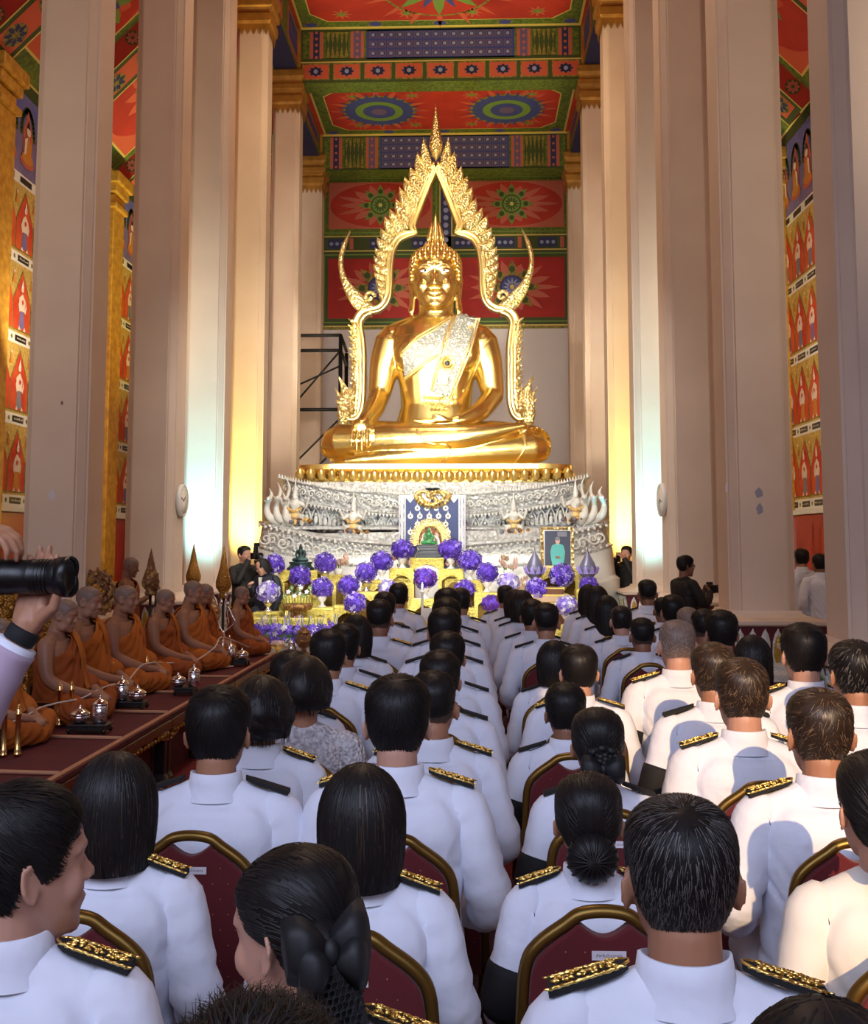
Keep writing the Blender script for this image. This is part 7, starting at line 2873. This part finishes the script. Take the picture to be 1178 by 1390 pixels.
P = spline([shR, eR, (eR + wR) / 2 + Vector((0.03, 0, -0.03)), wR], 18)
b.tube(P, [0.064 - i * 0.001 for i in range(19)], 18, 0)
ob('sleeve', b, ('lilac_cloth',), j, loc=(0, 0, -UP - 0.06))
m = MB()
m.ell((0, 0, 0.88), (0.175, 0.125, 0.10), 16, 10)
for sd in (-1, 1):
    m.tube([(sd * 0.088, 0, 0.86), (sd * 0.095, 0.01, 0.48), (sd * 0.095, -0.01, 0.05)], [0.098, 0.078, 0.07], 14)
ob('trousers', fuse(m, 0.015, 3, 'black_cloth', name='trousers'), (), root)
for sd in (-1, 1):
    m2 = MB()
    m2.tube([(sd * 0.095, -0.04, 0.045), (sd * 0.10, 0.06, 0.045), (sd * 0.105, 0.17, 0.032)], [0.044, 0.045, 0.032], 12, round_end=True)
    ob('shoe', m2, ('black_satin',), root)
me = hair_for('short', 0, 0, 70)[0].copy()
me.transform(Mh @ head_matrix(0, 0).inverted())
ob('hair', me, (), root)
# ------------------------------------------------------------------ altar in front of the pedestal
def altar_table(x, y, w, d, h, label, panel=False, kind='altar_gold', z0=0.0):
    t = thing('altar_table', label, 'table', (x, y, z0), 0, 'gilded altar tables')
    th = 0.035
    b = MB()
    b.box((0, 0, h - th / 2), (w, d, th), 0)
    b.box((0, 0, h - th - 0.012), (w * 0.95, d * 0.95, 0.024), 0)
    ob('table_top', b, (kind,), t, bevel=0.006)
    b = MB()
    ah = min(0.16, h * 0.3)
    n = 14
    pts = [(-w * 0.46, h - th - 0.02), (w * 0.46, h - th - 0.02)] + [(w * 0.46 - w * 0.92 * k / n, h - th - ah * (0.35 + 0.65 * abs(2 * k / n - 1) ** 1.6)) for k in range(n + 1)]
    b.prism([(u, -d * 0.46, z) for u, z in pts], (0, 0.02, 0), 0)
    for k in range(8):
        u = -w * 0.40 + w * 0.80 * k / 7
        z = h - th - 0.02 - ah * 0.22
        b.tube([(u + 0.018 * math.cos(a) * (1 - a / 9), -d * 0.46 - 0.006, z + 0.018 * math.sin(a) * (1 - a / 9)) for a in [q * 0.7 for q in range(9)]], 0.0055, 5)
    ob('carved_apron', b, (kind,), t)
    for sx in (-1, 1):
        for sy in (-1, 1):
            b = MB()
            X, Yy, r = sx * w * 0.44, sy * d * 0.42, 0.022
            b.rings([[(X + a * q, Yy + c * q, z) for a, c in ((-1, -1), (1, -1), (1, 1), (-1, 1))] for z, q in ((0, r * 1.5), (0.04, r * 1.5), (0.07, r), (h - th, r * 1.1))], 0, False)
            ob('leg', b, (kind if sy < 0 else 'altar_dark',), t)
    if panel:
        b = MB()
        b.box((0, -d * 0.40, h * 0.5), (w * 0.82, 0.02, h * 0.86), 0)
        ob('white_panel', b, ('ceramic_white',), t)
    else:
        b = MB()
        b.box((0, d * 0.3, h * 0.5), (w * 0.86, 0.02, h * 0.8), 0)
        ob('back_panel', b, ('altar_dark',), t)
    return t


FLR = random.Random(11)


def blossom(mb, c, n, s_, m, rng):
    """one orchid flower: five petals round a lip, facing along n"""
    n = n.normalized()
    u = n.orthogonal().normalized()
    v = n.cross(u)
    a0 = rng.uniform(0, TAU)
    for k in range(5):
        a = a0 + TAU * k / 5
        dd = u * math.cos(a) + v * math.sin(a)
        e = n.cross(dd)
        p0 = c
        p1 = c + dd * s_ * 0.6 + e * s_ * 0.34 + n * s_ * 0.12
        p2 = c + dd * s_ * 1.05 + n * s_ * 0.05
        p3 = c + dd * s_ * 0.6 - e * s_ * 0.34 + n * s_ * 0.12
        mb.add([p0, p1, p2, p3], [(0, 1, 2, 3)], m, True)
    mb.add([c + n * s_ * 0.35, c + u * s_ * 0.18, c + v * s_ * 0.18, c - u * s_ * 0.18], [(0, 1, 2), (0, 2, 3)], 3, True)


def ball_mesh(seed, mats):
    rng = random.Random(seed)
    b = MB()
    b.ell((0, 0, 0), (0.80, 0.80, 0.72), 14, 10, 4)
    for k in range(150):
        z = 1 - 2 * (k + 0.5) / 150
        a = k * 2.39996 + rng.uniform(-0.2, 0.2)
        r = math.sqrt(max(0, 1 - z * z))
        n = Vector((r * math.cos(a), r * math.sin(a), z))
        c = Vector((n.x, n.y, n.z * 0.9)) * rng.uniform(0.80, 0.98)
        n = (n + Vector((rng.uniform(-0.5, 0.5), rng.uniform(-0.5, 0.5), rng.uniform(-0.5, 0.5)))).normalized()
        blossom(b, c, n, rng.uniform(0.15, 0.22), rng.choices((0, 1, 2), mats[5])[0], rng)
    return b.mesh('blossoms', mats[:5])


BALLM = {
    'p': ball_mesh(1, ('orchid_purple', 'orchid_deep', 'orchid_lilac', 'orchid_white', 'orchid_deep', (5, 4, 2))),
    'd': ball_mesh(2, ('orchid_purple', 'orchid_deep', 'orchid_lilac', 'orchid_lilac', 'orchid_deep', (4, 6, 1))),
    'l': ball_mesh(3, ('orchid_lilac', 'orchid_white', 'orchid_purple', 'orchid_white', 'orchid_lilac', (5, 3, 2))),
    'm': ball_mesh(4, ('orchid_magenta', 'orchid_deep', 'orchid_purple', 'orchid_lilac', 'orchid_deep', (5, 3, 3))),
}
vb = MB()
vb.lathe([(0.055, 0.0), (0.06, 0.01), (0.03, 0.03), (0.022, 0.06), (0.05, 0.09), (0.065, 0.12), (0.06, 0.15), (0.04, 0.16)], 18, 0)
VASE = vb.mesh('vase', ('ceramic_white',))
vb = MB()
vb.lathe([(0.055, 0.0), (0.06, 0.01), (0.03, 0.03), (0.022, 0.06), (0.05, 0.09), (0.065, 0.12), (0.06, 0.15), (0.04, 0.16)], 18, 0)
VASE2 = vb.mesh('vase', ('silver',))


def flower_ball(px, py, rpx, Y, kind, where, stand=True, tone=None):
    c = at(px, py, Y)
    r = rpx * Y / F
    tone = tone or {'p': 'purple', 'd': 'deep violet', 'l': 'pale lilac', 'm': 'magenta purple'}[kind]
    base = c.z - r * 0.9 - 0.11
    t = thing('flower_ball', '%s orchid ball on a vase %s' % (tone, where), 'flowers', (c.x, Y, base), FLR.uniform(0, 6), 'orchid balls on the altar')
    o = ob('blossoms', BALLM[kind], (), t, loc=(0, 0, r * 0.9 + 0.11))
    o.scale = (r, r, r)
    ob('vase', VASE if FLR.random() < 0.6 else VASE2, (), t)
    if stand and base > 0.15:
        altar_table(c.x, Y, 0.34, 0.30, base - 0.001, 'gilded stand of the orchid ball %s' % where)
    return t


BALLS = [
    (546, 746, 16, 15.2, 'd', 'beside the black Buddha plinth, monks side'), (612, 746, 17, 15.2, 'd', 'beside the black Buddha plinth, portrait side'),
    (518, 762, 16, 14.85, 'd', 'one step below the plinth, monks side'), (638, 761, 17, 14.85, 'p', 'one step below the plinth, portrait side'),
    (497, 777, 16, 14.5, 'p', 'two steps below the plinth, monks side'), (661, 778, 16, 14.5, 'd', 'two steps below the plinth, portrait side'),
    (473, 795, 16, 14.15, 'd', 'three steps below the plinth, monks side'), (690, 791, 16, 14.15, 'l', 'behind the bald front row man'),
    (482, 818, 16, 13.8, 'p', 'lowest of the monks side stair'), (667, 819, 14, 13.8, 'm', 'touching the bald front row man'),
    (577, 785, 17, 14.3, 'm', 'before the white panel in the middle'), (526, 798, 14, 14.7, 'l', 'behind the front row man'), (631, 799, 15, 14.7, 'p', 'above the bald aisle man'),
    (372, 766, 16, 14.75, 'p', 'next to the navy suited person'), (441, 764, 16, 14.9, 'p', 'on the aisle side of the dark bronze Buddha'),
    (407, 782, 16, 14.45, 'p', 'right below the dark bronze Buddha'), (364, 803, 17, 13.9, 'l', 'lowest beside the navy suited person'),
    (437, 798, 16, 14.0, 'p', 'below the dark bronze Buddha, aisle side'), (728, 800, 17, 14.2, 'p', 'in front of the slate lotus vessel'),
    (763, 781, 18, 14.9, 'p', 'at the foot of the framed portrait'), (799, 795, 14, 14.3, 'd', 'in front of the far slate lotus vessel'),
    (769, 822, 16, 13.6, 'l', 'low in front of the portrait steps'),
]
for a in BALLS:
    flower_ball(*a)

# centre altar with plinth, jade figure and hangings
ct = at(580, 757, 15.72)
altar_table(ct.x, 15.72, 0.50, 0.44, ct.z, 'tall gilded centre altar table with a white panel', True)
for px, py, w, Y, lab in ((543, 776, 0.28, 15.5, 'gilded side altar table next to the tall centre table, monks side'), (615, 776, 0.28, 15.5, 'gilded side altar table next to the tall centre table, portrait side'), (507, 792, 0.30, 15.1, 'gilded altar step table beyond the front row man'), (648, 792, 0.26, 15.1, 'gilded altar step table above the bald aisle man')):
    c = at(px, py, Y)
    altar_table(c.x, Y, w, 0.36, c.z, lab)
c = at(582, 757, 15.6)
t = thing('black_plinth', 'stepped black plinth on the tall centre altar table', 'plinth', (c.x, 15.62, ct.z))
b = MB()
for z0, z1, w0, w1 in ((0, 0.05, 0.37, 0.37), (0.05, 0.10, 0.33, 0.30), (0.10, 0.14, 0.27, 0.27), (0.14, 0.17, 0.31, 0.33), (0.17, 0.19, 0.34, 0.34)):
    b.rings([[(sx * w / 2, sy * 0.12, z) for sx, sy in ((-1, -1), (1, -1), (1, 1), (-1, 1))] for z, w in ((z0, w0), (z1, w1))], 0, False)
ob('plinth', b, ('stone_black',), t, bevel=0.006)


def small_buddha(loc, sc, m, name, label, cat='statuette'):
    t = thing(name, label, cat, loc, 0, None, sc)
    b = MB()
    b.tube([(0, 0, 0.10), (0, 0, 0.28), (0, -0.01, 0.42)], [0.12, 0.10, 0.13], 14, round_end=True)
    b.tube([(-0.10, 0, 0.44), (0.10, 0, 0.44)], 0.07, 12, round_end=True)
    b.ell((0, -0.02, 0.60), (0.075, 0.08, 0.095), 14, 10)
    b.ell((0, 0, 0.70), (0.04, 0.045, 0.04), 10, 8)
    b.tube([(0, 0, 0.71), (0, 0, 0.80)], [0.02, 0.004], 8)
    b.tube([(0, -0.01, 0.46), (0, -0.01, 0.55)], 0.045, 10)
    for s_ in (-1, 1):
        b.tube([(s_ * 0.15, 0, 0.44), (s_ * 0.20, -0.02, 0.30), (s_ * 0.14, -0.15, 0.18), (s_ * 0.04, -0.19, 0.15)], [0.06, 0.05, 0.042, 0.035], 10, round_end=True)
        b.tube([(s_ * 0.08, 0, 0.09), (s_ * 0.28, -0.12, 0.08), (s_ * 0.02, -0.20, 0.08)], [0.10, 0.08, 0.06], 12, round_end=True)
        b.ell((s_ * 0.078, 0, 0.585), (0.012, 0.02, 0.04), 8, 6)
    ob('figure', fuse(b, 0.016, 2, m, name='figure'), (), t)
    return t


small_buddha((c.x, 15.60, ct.z + 0.19), 0.34, 'jade', 'jade_buddha', 'small green seated Buddha on the black plinth in front of golden rays')
# dark bronze Buddha on its own dais
c = at(408, 774, 15.2)
altar_table(c.x, 15.2, 0.55, 0.45, c.z, 'gilded altar table carrying the dark bronze Buddha')
t = thing('bronze_dais', 'stepped dark bronze dais under the bronze Buddha', 'dais', (c.x, 15.2, c.z))
b = MB()
b.lathe([(0.20, 0), (0.20, 0.03), (0.17, 0.05), (0.15, 0.08), (0.17, 0.10), (0.17, 0.12)], 20, 0, sy=0.8)
ob('dais', b, ('bronze_dark',), t)
tp = at(408, 738, 15.2)
small_buddha((c.x, 15.2, c.z + 0.12), (tp.z - c.z - 0.12) / 0.76, 'bronze_dark', 'bronze_buddha', 'dark bronze seated Buddha above the flower balls on the monks side')
c = at(405, 810, 14.35)
altar_table(c.x, 14.35 + 0.35, 0.60, 0.4, c.z, 'broad gilded altar table behind the incense bowl')
for px, Y, py, lab in ((362, 13.6, 824, 'small gilded altar table by the lone monk'), (436, 13.7, 824, 'small gilded altar table on the aisle side of the incense bowl')):
    c = at(px, py, Y)
    altar_table(c.x, Y - 0.2, 0.24, 0.24, c.z - 0.12, lab)
# incense bowl
c = at(404, 838, 13.5)
altar_table(c.x, 13.5, 0.62, 0.34, c.z, 'low gilded table under the incense bowl')
t = thing('incense_bowl', 'brown footed incense bowl with small flowers and candles', 'bowl', (c.x, 13.5, c.z))
b = MB()
b.lathe([(0.09, 0.0), (0.10, 0.015), (0.05, 0.04), (0.06, 0.06), (0.17, 0.10), (0.19, 0.16), (0.175, 0.17), (0.15, 0.14)], 24, 0)
ob('bowl', b, ('carved_brown',), t)
b = MB()
for k in range(9):
    x = -0.14 + 0.035 * k
    b.tube([(x, 0, 0.13), (x * 1.1, 0, 0.26 + 0.05 * (k % 3))], 0.006, 6, 0)
    blossom(b, Vector((x * 1.1, -0.02, 0.27 + 0.05 * (k % 3))), Vector((0, -1, 0.3)), 0.032, 1 if k % 2 else 2, FLR)
ob('flowers_and_sticks', b, ('leaf_green', 'orchid_white', 'leaf_green', 'orchid_white'), t)

# framed portrait
c = at(757, 772, 15.3)
tp = at(757, 715, 15.3)
Hh, Ww = tp.z - c.z, 45 * 15.3 / F
altar_table(c.x, 15.42, 0.6, 0.4, c.z, 'gilded altar table under the framed portrait')
t = thing('framed_portrait', 'gold framed portrait of a person in turquoise with folded hands', 'picture', (c.x, 15.36, c.z), 0)
b = MB()
for x0, x1, z0, z1 in ((-Ww / 2, Ww / 2, 0, 0.045), (-Ww / 2, Ww / 2, Hh - 0.045, Hh), (-Ww / 2, -Ww / 2 + 0.045, 0.045, Hh - 0.045), (Ww / 2 - 0.045, Ww / 2, 0.045, Hh - 0.045)):
    b.box(((x0 + x1) / 2, 0, (z0 + z1) / 2), (x1 - x0, 0.05, z1 - z0))
ob('frame', b, ('gold_ornate',), t, bevel=0.012)
b = MB()
d = Deco(b, (0, -0.005, 0), (1, 0, 0), (0, 0, 1), (0, -1, 0), 0.003)
a0, a1, z0, z1 = -Ww / 2 + 0.04, Ww / 2 - 0.04, 0.04, Hh - 0.04
d.rect(a0, z0, a1, z1, 1, 0)
d.rect(a0 + 0.02, z0, a1 - 0.01, z1 - 0.02, 2, 1)
d.rect(a0 + 0.20, z1 - 0.10, a1 - 0.06, z1 - 0.03, 3, 4)
d.poly([(-0.07, z0), (0.08, z0), (0.10, z0 + 0.1), (0.11, z0 + 0.20), (0.085, z0 + 0.29), (0.03, z0 + 0.315), (-0.02, z0 + 0.315), (-0.075, z0 + 0.29), (-0.10, z0 + 0.20), (-0.09, z0 + 0.1)], 3, 2)
d.disc(0.005, z0 + 0.355, 0.034, 4, 3, 14, 0.044)
d.poly([(-0.032, z0 + 0.36), (0.042, z0 + 0.36), (0.035, z0 + 0.40), (0.005, z0 + 0.412), (-0.028, z0 + 0.40)], 5, 4)
d.rect(-0.008, z0 + 0.30, 0.02, z0 + 0.325, 5, 3)
d.disc(0.01, z0 + 0.12, 0.036, 4, 3, 12, 0.02)
d.poly([(-0.10, z0 + 0.18), (-0.08, z0 + 0.18), (0.0, z0 + 0.125), (-0.01, z0 + 0.105)], 4, 5)
d.poly([(0.11, z0 + 0.18), (0.09, z0 + 0.18), (0.02, z0 + 0.125), (0.03, z0 + 0.105)], 4, 5)
ob('picture', b, ('ceramic_white', 'picture_dark', 'picture_teal', 'picture_skin', 'mural_grey', 'picture_teal'), t)
b = MB()
b.box((0, 0.03, Hh / 2), (Ww * 0.92, 0.02, Hh * 0.94))
b.box((0, 0.16, Hh * 0.3), (0.05, 0.25, 0.03))
ob('backing', b, ('wood_brown',), t)

# slate coloured lotus bud vessels
for px, where in ((726, 'on the aisle side of the framed portrait'), (798, 'on the column side of the framed portrait')):
    c = at(px, 800, 14.75)
    tp = at(px, 744, 14.75)
    H = tp.z - c.z
    altar_table(c.x, 14.75, 0.34, 0.3, c.z, 'gilded stand under the lotus vessel ' + where)
    t = thing('lotus_vessel', 'slate purple lotus bud shaped vessel ' + where, 'vessel', (c.x, 14.75, c.z), 0, 'lotus bud vessels')
    b = MB()
    b.lathe([(0.10, 0), (0.11, 0.02), (0.06, 0.06), (0.05, H * 0.25), (0.10, H * 0.34), (0.125, H * 0.40)], 20, 0)
    ob('foot', b, ('slate_purple',), t)
    b = MB()
    b.lathe([(0.125, H * 0.42), (0.122, H * 0.50), (0.10, H * 0.62), (0.065, H * 0.74), (0.03, H * 0.85), (0.012, H * 0.93), (0.002, H)], 20, 0)
    ob('bud', b, ('slate_purple',), t)
    b = MB()
    for k in range(10):
        a = TAU * k / 10
        p0 = Vector((0.125 * math.cos(a), 0.125 * math.sin(a), H * 0.38))
        e = Vector((-math.sin(a), math.cos(a), 0))
        o_ = Vector((math.cos(a), math.sin(a), 0))
        b.add([p0 - e * 0.035, p0 + e * 0.035, p0 + o_ * 0.03 + e * 0.02 + Vector((0, 0, 0.07)), p0 + o_ * 0.02 + Vector((0, 0, 0.11)), p0 + o_ * 0.03 - e * 0.02 + Vector((0, 0, 0.07))], [(0, 1, 2, 3, 4)], 0)
    ob('white_petals', b, ('orchid_lilac',), t, solid=0.006)

# bank of violet orchids in front of the lone monk
Yb = 12.75
z_b = at(400, 872, Yb).z
t0 = at(345, 870, Yb).x
t1 = at(452, 870, Yb).x
altar_table((t0 + t1) / 2, Yb, t1 - t0 + 0.1, 0.36, z_b, 'long low altar table under the violet orchid bank', kind='ceramic_white')
for k in range(7):
    px = 353 + k * 15.5
    c = at(px, 858, Yb)
    rng = random.Random(30 + k)
    white = k in (2, 5)
    t = thing('orchid_bunch', ['violet orchid bunch at the monk end of the flower bank', 'violet orchid bunch second from the monk end of the flower bank', 'white and violet orchid bunch under the incense bowl', 'deep violet orchid bunch in the middle of the flower bank', 'violet orchid bunch just past the middle of the flower bank', 'white tinged orchid bunch behind the combed haired man', 'upright violet orchid bunch at the aisle end of the flower bank'][k], 'flowers', (c.x, Yb + rng.uniform(-0.06, 0.06), z_b), 0, 'orchid bunches of the flower bank')
    b = MB()
    for q in range(48):
        a, rr = q * 2.4, 0.13 * math.sqrt((q % 24 + 0.5) / 24)
        p = Vector((rr * math.cos(a) * 1.1, rr * math.sin(a) * 0.8 - 0.02, rng.uniform(0.05, 0.24) - rr * 0.5))
        blossom(b, p, Vector((rng.uniform(-0.6, 0.6), -0.9, rng.uniform(0, 0.9))), rng.uniform(0.030, 0.045), rng.choices((0, 1, 2), (2, 1, 6) if white and q % 2 else (6, 3, 1))[0], rng)
    ob('blossoms', b, ('orchid_purple', 'orchid_deep', 'orchid_white' if white else 'orchid_lilac', 'orchid_white'), t)
    b = MB()
    for q in range(6):
        x = rng.uniform(-0.1, 0.1)
        b.tube([(x * 0.4, 0.02, 0.0), (x * 0.8, 0.0, 0.15), (x * 1.4, 0.0, rng.uniform(0.26, 0.36))], [0.008, 0.007, 0.004], 6, q % 2)
    b.ell((0, 0.02, 0.06), (0.13, 0.09, 0.08), 12, 8, 0)
    ob('stems', b, ('leaf_green', 'orchid_lilac'), t)

# odds and ends between the platform and the flower bank
c = on_z(398, 893, 0.5)
YO = 12.2
zo = at(390, 890, YO).z
x0 = at(385, 890, YO).x
altar_table(x0, YO, 0.75, 0.3, zo, 'low white offering table before the flower bank', kind='ceramic_white')
t = thing('gold_offering_bowl', 'gold footed bowl of white blossoms before the flower bank', 'bowl', (at(377, 886, YO).x, YO, zo))
b = MB()
b.lathe([(0.05, 0), (0.055, 0.012), (0.02, 0.035), (0.025, 0.06), (0.075, 0.10), (0.085, 0.13), (0.07, 0.125)], 20, 0)
ob('bowl', b, ('gold_plain',), t)
b = MB()
for q in range(16):
    a, r = q * 2.4, 0.06 * math.sqrt(q / 16)
    blossom(b, Vector((r * math.cos(a), r * math.sin(a), 0.15)), Vector((r * math.cos(a) * 6, r * math.sin(a) * 6 - 0.4, 0.8)), 0.035, q % 2, FLR)
ob('white_blossoms', b, ('orchid_white', 'petal_pink', 'orchid_white', 'leaf_green'), t)
t = thing('silver_jar', 'small lidded silver jar beside the gold offering bowl', 'jar', (at(396, 886, YO).x, YO - 0.02, zo))
b = MB()
b.lathe([(0.04, 0), (0.055, 0.03), (0.055, 0.09), (0.04, 0.11), (0.045, 0.12), (0.03, 0.15), (0.01, 0.165), (0.002, 0.18)], 18, 0)
ob('jar', b, ('silver',), t)
t = thing('carved_lantern', 'brown carved hexagonal lantern on a foot beside the flower bank', 'lantern', (at(412, 890, YO).x, YO, zo))
b = MB()
b.lathe([(0.075, 0), (0.08, 0.02), (0.03, 0.05), (0.03, 0.09)], 6, 0, sm=False)
ob('foot', b, ('carved_brown',), t)
b = MB()
b.lathe([(0.05, 0.09), (0.11, 0.17), (0.07, 0.25), (0.085, 0.26), (0.03, 0.31), (0.005, 0.33)], 6, 0, sm=False)
ob('housing', b, ('carved_brown',), t)

# pale lotus bunches behind the flower balls
for px, py, Y, lab in ((545, 768, 15.35, 'bunch of cream folded lotus beside the centre altar, monks side'), (617, 768, 15.35, 'bunch of cream folded lotus beside the centre altar, portrait side'), (459, 768, 15.5, 'pink lotus bunch behind the violet flower stair, monks side'), (690, 770, 15.5, 'pink lotus bunch behind the violet flower stair, portrait side'), (708, 800, 15.0, 'cream lotus bunch near the slate lotus vessel')):
    c = at(px, py + 12, Y)
    rng = random.Random(px)
    t = thing('lotus_bunch', lab, 'flowers', (c.x, Y, c.z), 0, 'lotus bunches')
    b = MB()
    for q in range(14):
        p = Vector((rng.uniform(-0.13, 0.13), rng.uniform(-0.06, 0.06), rng.uniform(0.08, 0.24)))
        for a in range(5):
            an = TAU * a / 5
            dd = Vector((math.cos(an), math.sin(an), 0)) * 0.032
            e = Vector((-math.sin(an), math.cos(an), 0)) * 0.022
            b.add([p, p + dd + e + Vector((0, 0, 0.03)), p + dd * 0.7 + Vector((0, 0, 0.085)), p + dd - e + Vector((0, 0, 0.03))], [(0, 1, 2, 3)], q % 2, True)
    ob('lotus_flowers', b, ('petal_pink', 'lotus_wood'), t)
    b = MB()
    for q in range(6):
        x = rng.uniform(-0.1, 0.1)
        b.tube([(x * 0.4, 0, 0.02), (x, 0, 0.15)], 0.008, 6)
    b.lathe([(0.05, 0.0), (0.06, 0.02), (0.07, 0.07), (0.06, 0.09)], 14, 1)
    ob('vase', b, ('leaf_green', 'ceramic_white'), t)
    altar_table(c.x, Y + 0.02, 0.26, 0.22, c.z - 0.001, 'gilded stand of the ' + lab)

# pale candle holder, white card, stacked boxes
c = at(573, 842, 12.6)
t = thing('candle_holder', 'tall white candle holder in front of the centre altar', 'candle holder', (c.x, 12.6, 0))
b = MB()
tz = at(573, 796, 12.6).z
b.lathe([(0.09, 0), (0.09, 0.02), (0.02, 0.05), (0.015, tz - 0.08), (0.03, tz - 0.07), (0.03, tz - 0.05)], 14, 0)
ob('holder', b, ('ceramic_white',), t)
b = MB()
b.box((0, 0, tz - 0.14), (0.16, 0.012, 0.012))
ob('cross_arm', b, ('ceramic_white',), t)
b = MB()
b.lathe([(0.014, tz - 0.05), (0.014, tz + 0.02), (0.002, tz + 0.05)], 10, 0)
ob('candle', b, ('orchid_white',), t)
c = at(583, 842, 12.3)
t = thing('white_card', 'small white card propped on a stand in the aisle before the altar', 'card', (c.x, 12.3, 0))
tz = at(583, 824, 12.3).z
b = MB()
b.box((0, 0, tz - 0.085), (0.16, 0.01, 0.15))
ob('card', b, ('ceramic_white',), t)
b = MB()
b.tube([(0, 0.02, 0), (0, 0.02, tz - 0.1)], 0.015, 8)
b.lathe([(0.1, 0), (0.1, 0.015), (0.0, 0.02)], 14, 0)
ob('stand', b, ('wood_black',), t)
c = at(746, 820, 14.0)
zz = 0.0
for q, (w, h, m, lab) in enumerate(((0.62, c.z + 0.02, 'wood_brown', 'large brown box under the portrait steps'), (0.5, 0.10, 'lotus_wood', 'middle tan box of the stack below the portrait'), (0.38, 0.09, 'wood_brown', 'topmost brown box of the stack below the portrait'))):
    t = thing('offering_box', lab, 'box', (c.x, 14.25, zz), 0, 'boxes below the portrait')
    b = MB()
    b.box((0, 0, h / 2), (w, 0.36 - 0.05 * q, h - 0.002))
    ob('box', b, (m,), t, bevel=0.008)
    b = MB()
    b.box((0, 0, h - 0.012), (w + 0.02, 0.38 - 0.05 * q, 0.018))
    ob('lid_rim', b, ('altar_gold',), t)
    zz += h

# black scaffolding behind the statue
t = thing('scaffold', 'black tube scaffolding behind the statue beside the rear column', 'scaffolding', (0, 0, 0))
ya, yb_ = 23.9, 25.4
xa = at(426, 500, ya).x - 0.9
xb = at(462, 500, ya).x
xc = at(470, 500, yb_).x
zt = at(462, 455, ya).z
for x, yy in ((xa, ya), (xb, ya), (xa, yb_), (xc, yb_)):
    b = MB()
    b.tube([(x, yy, 0), (x, yy, zt - (0.0 if yy == ya else 0.15))], 0.045, 8)
    ob('upright', b, ('steel_black',), t)
for zz in (zt, zt - 0.35, at(450, 556, ya).z):
    b = MB()
    b.tube([(xa, ya, zz), (xb, ya, zz)], 0.04, 8)
    ob('ledger', b, ('steel_black',), t)
    b = MB()
    b.tube([(xb, ya, zz), (xc, yb_, zz - 0.1)], 0.04, 8)
    ob('ledger', b, ('steel_black',), t)
z1, z2 = at(450, 556, ya).z, zt - 0.35
for (p, q) in (((xa + 0.4, ya, z2 - 1.3), (xb, ya, z2)), ((xa + 0.3, ya, z2 - 0.9), (xb, ya, z1 + 1.0)), ((xa, ya, z1 - 1.7), (xb, ya, z1 - 0.2)), ((xa, yb_, z1 - 2.0), (xc, yb_, z1 - 0.5))):
    b = MB()
    b.tube([p, q], 0.022, 6)
    ob('brace', b, ('steel_black',), t)
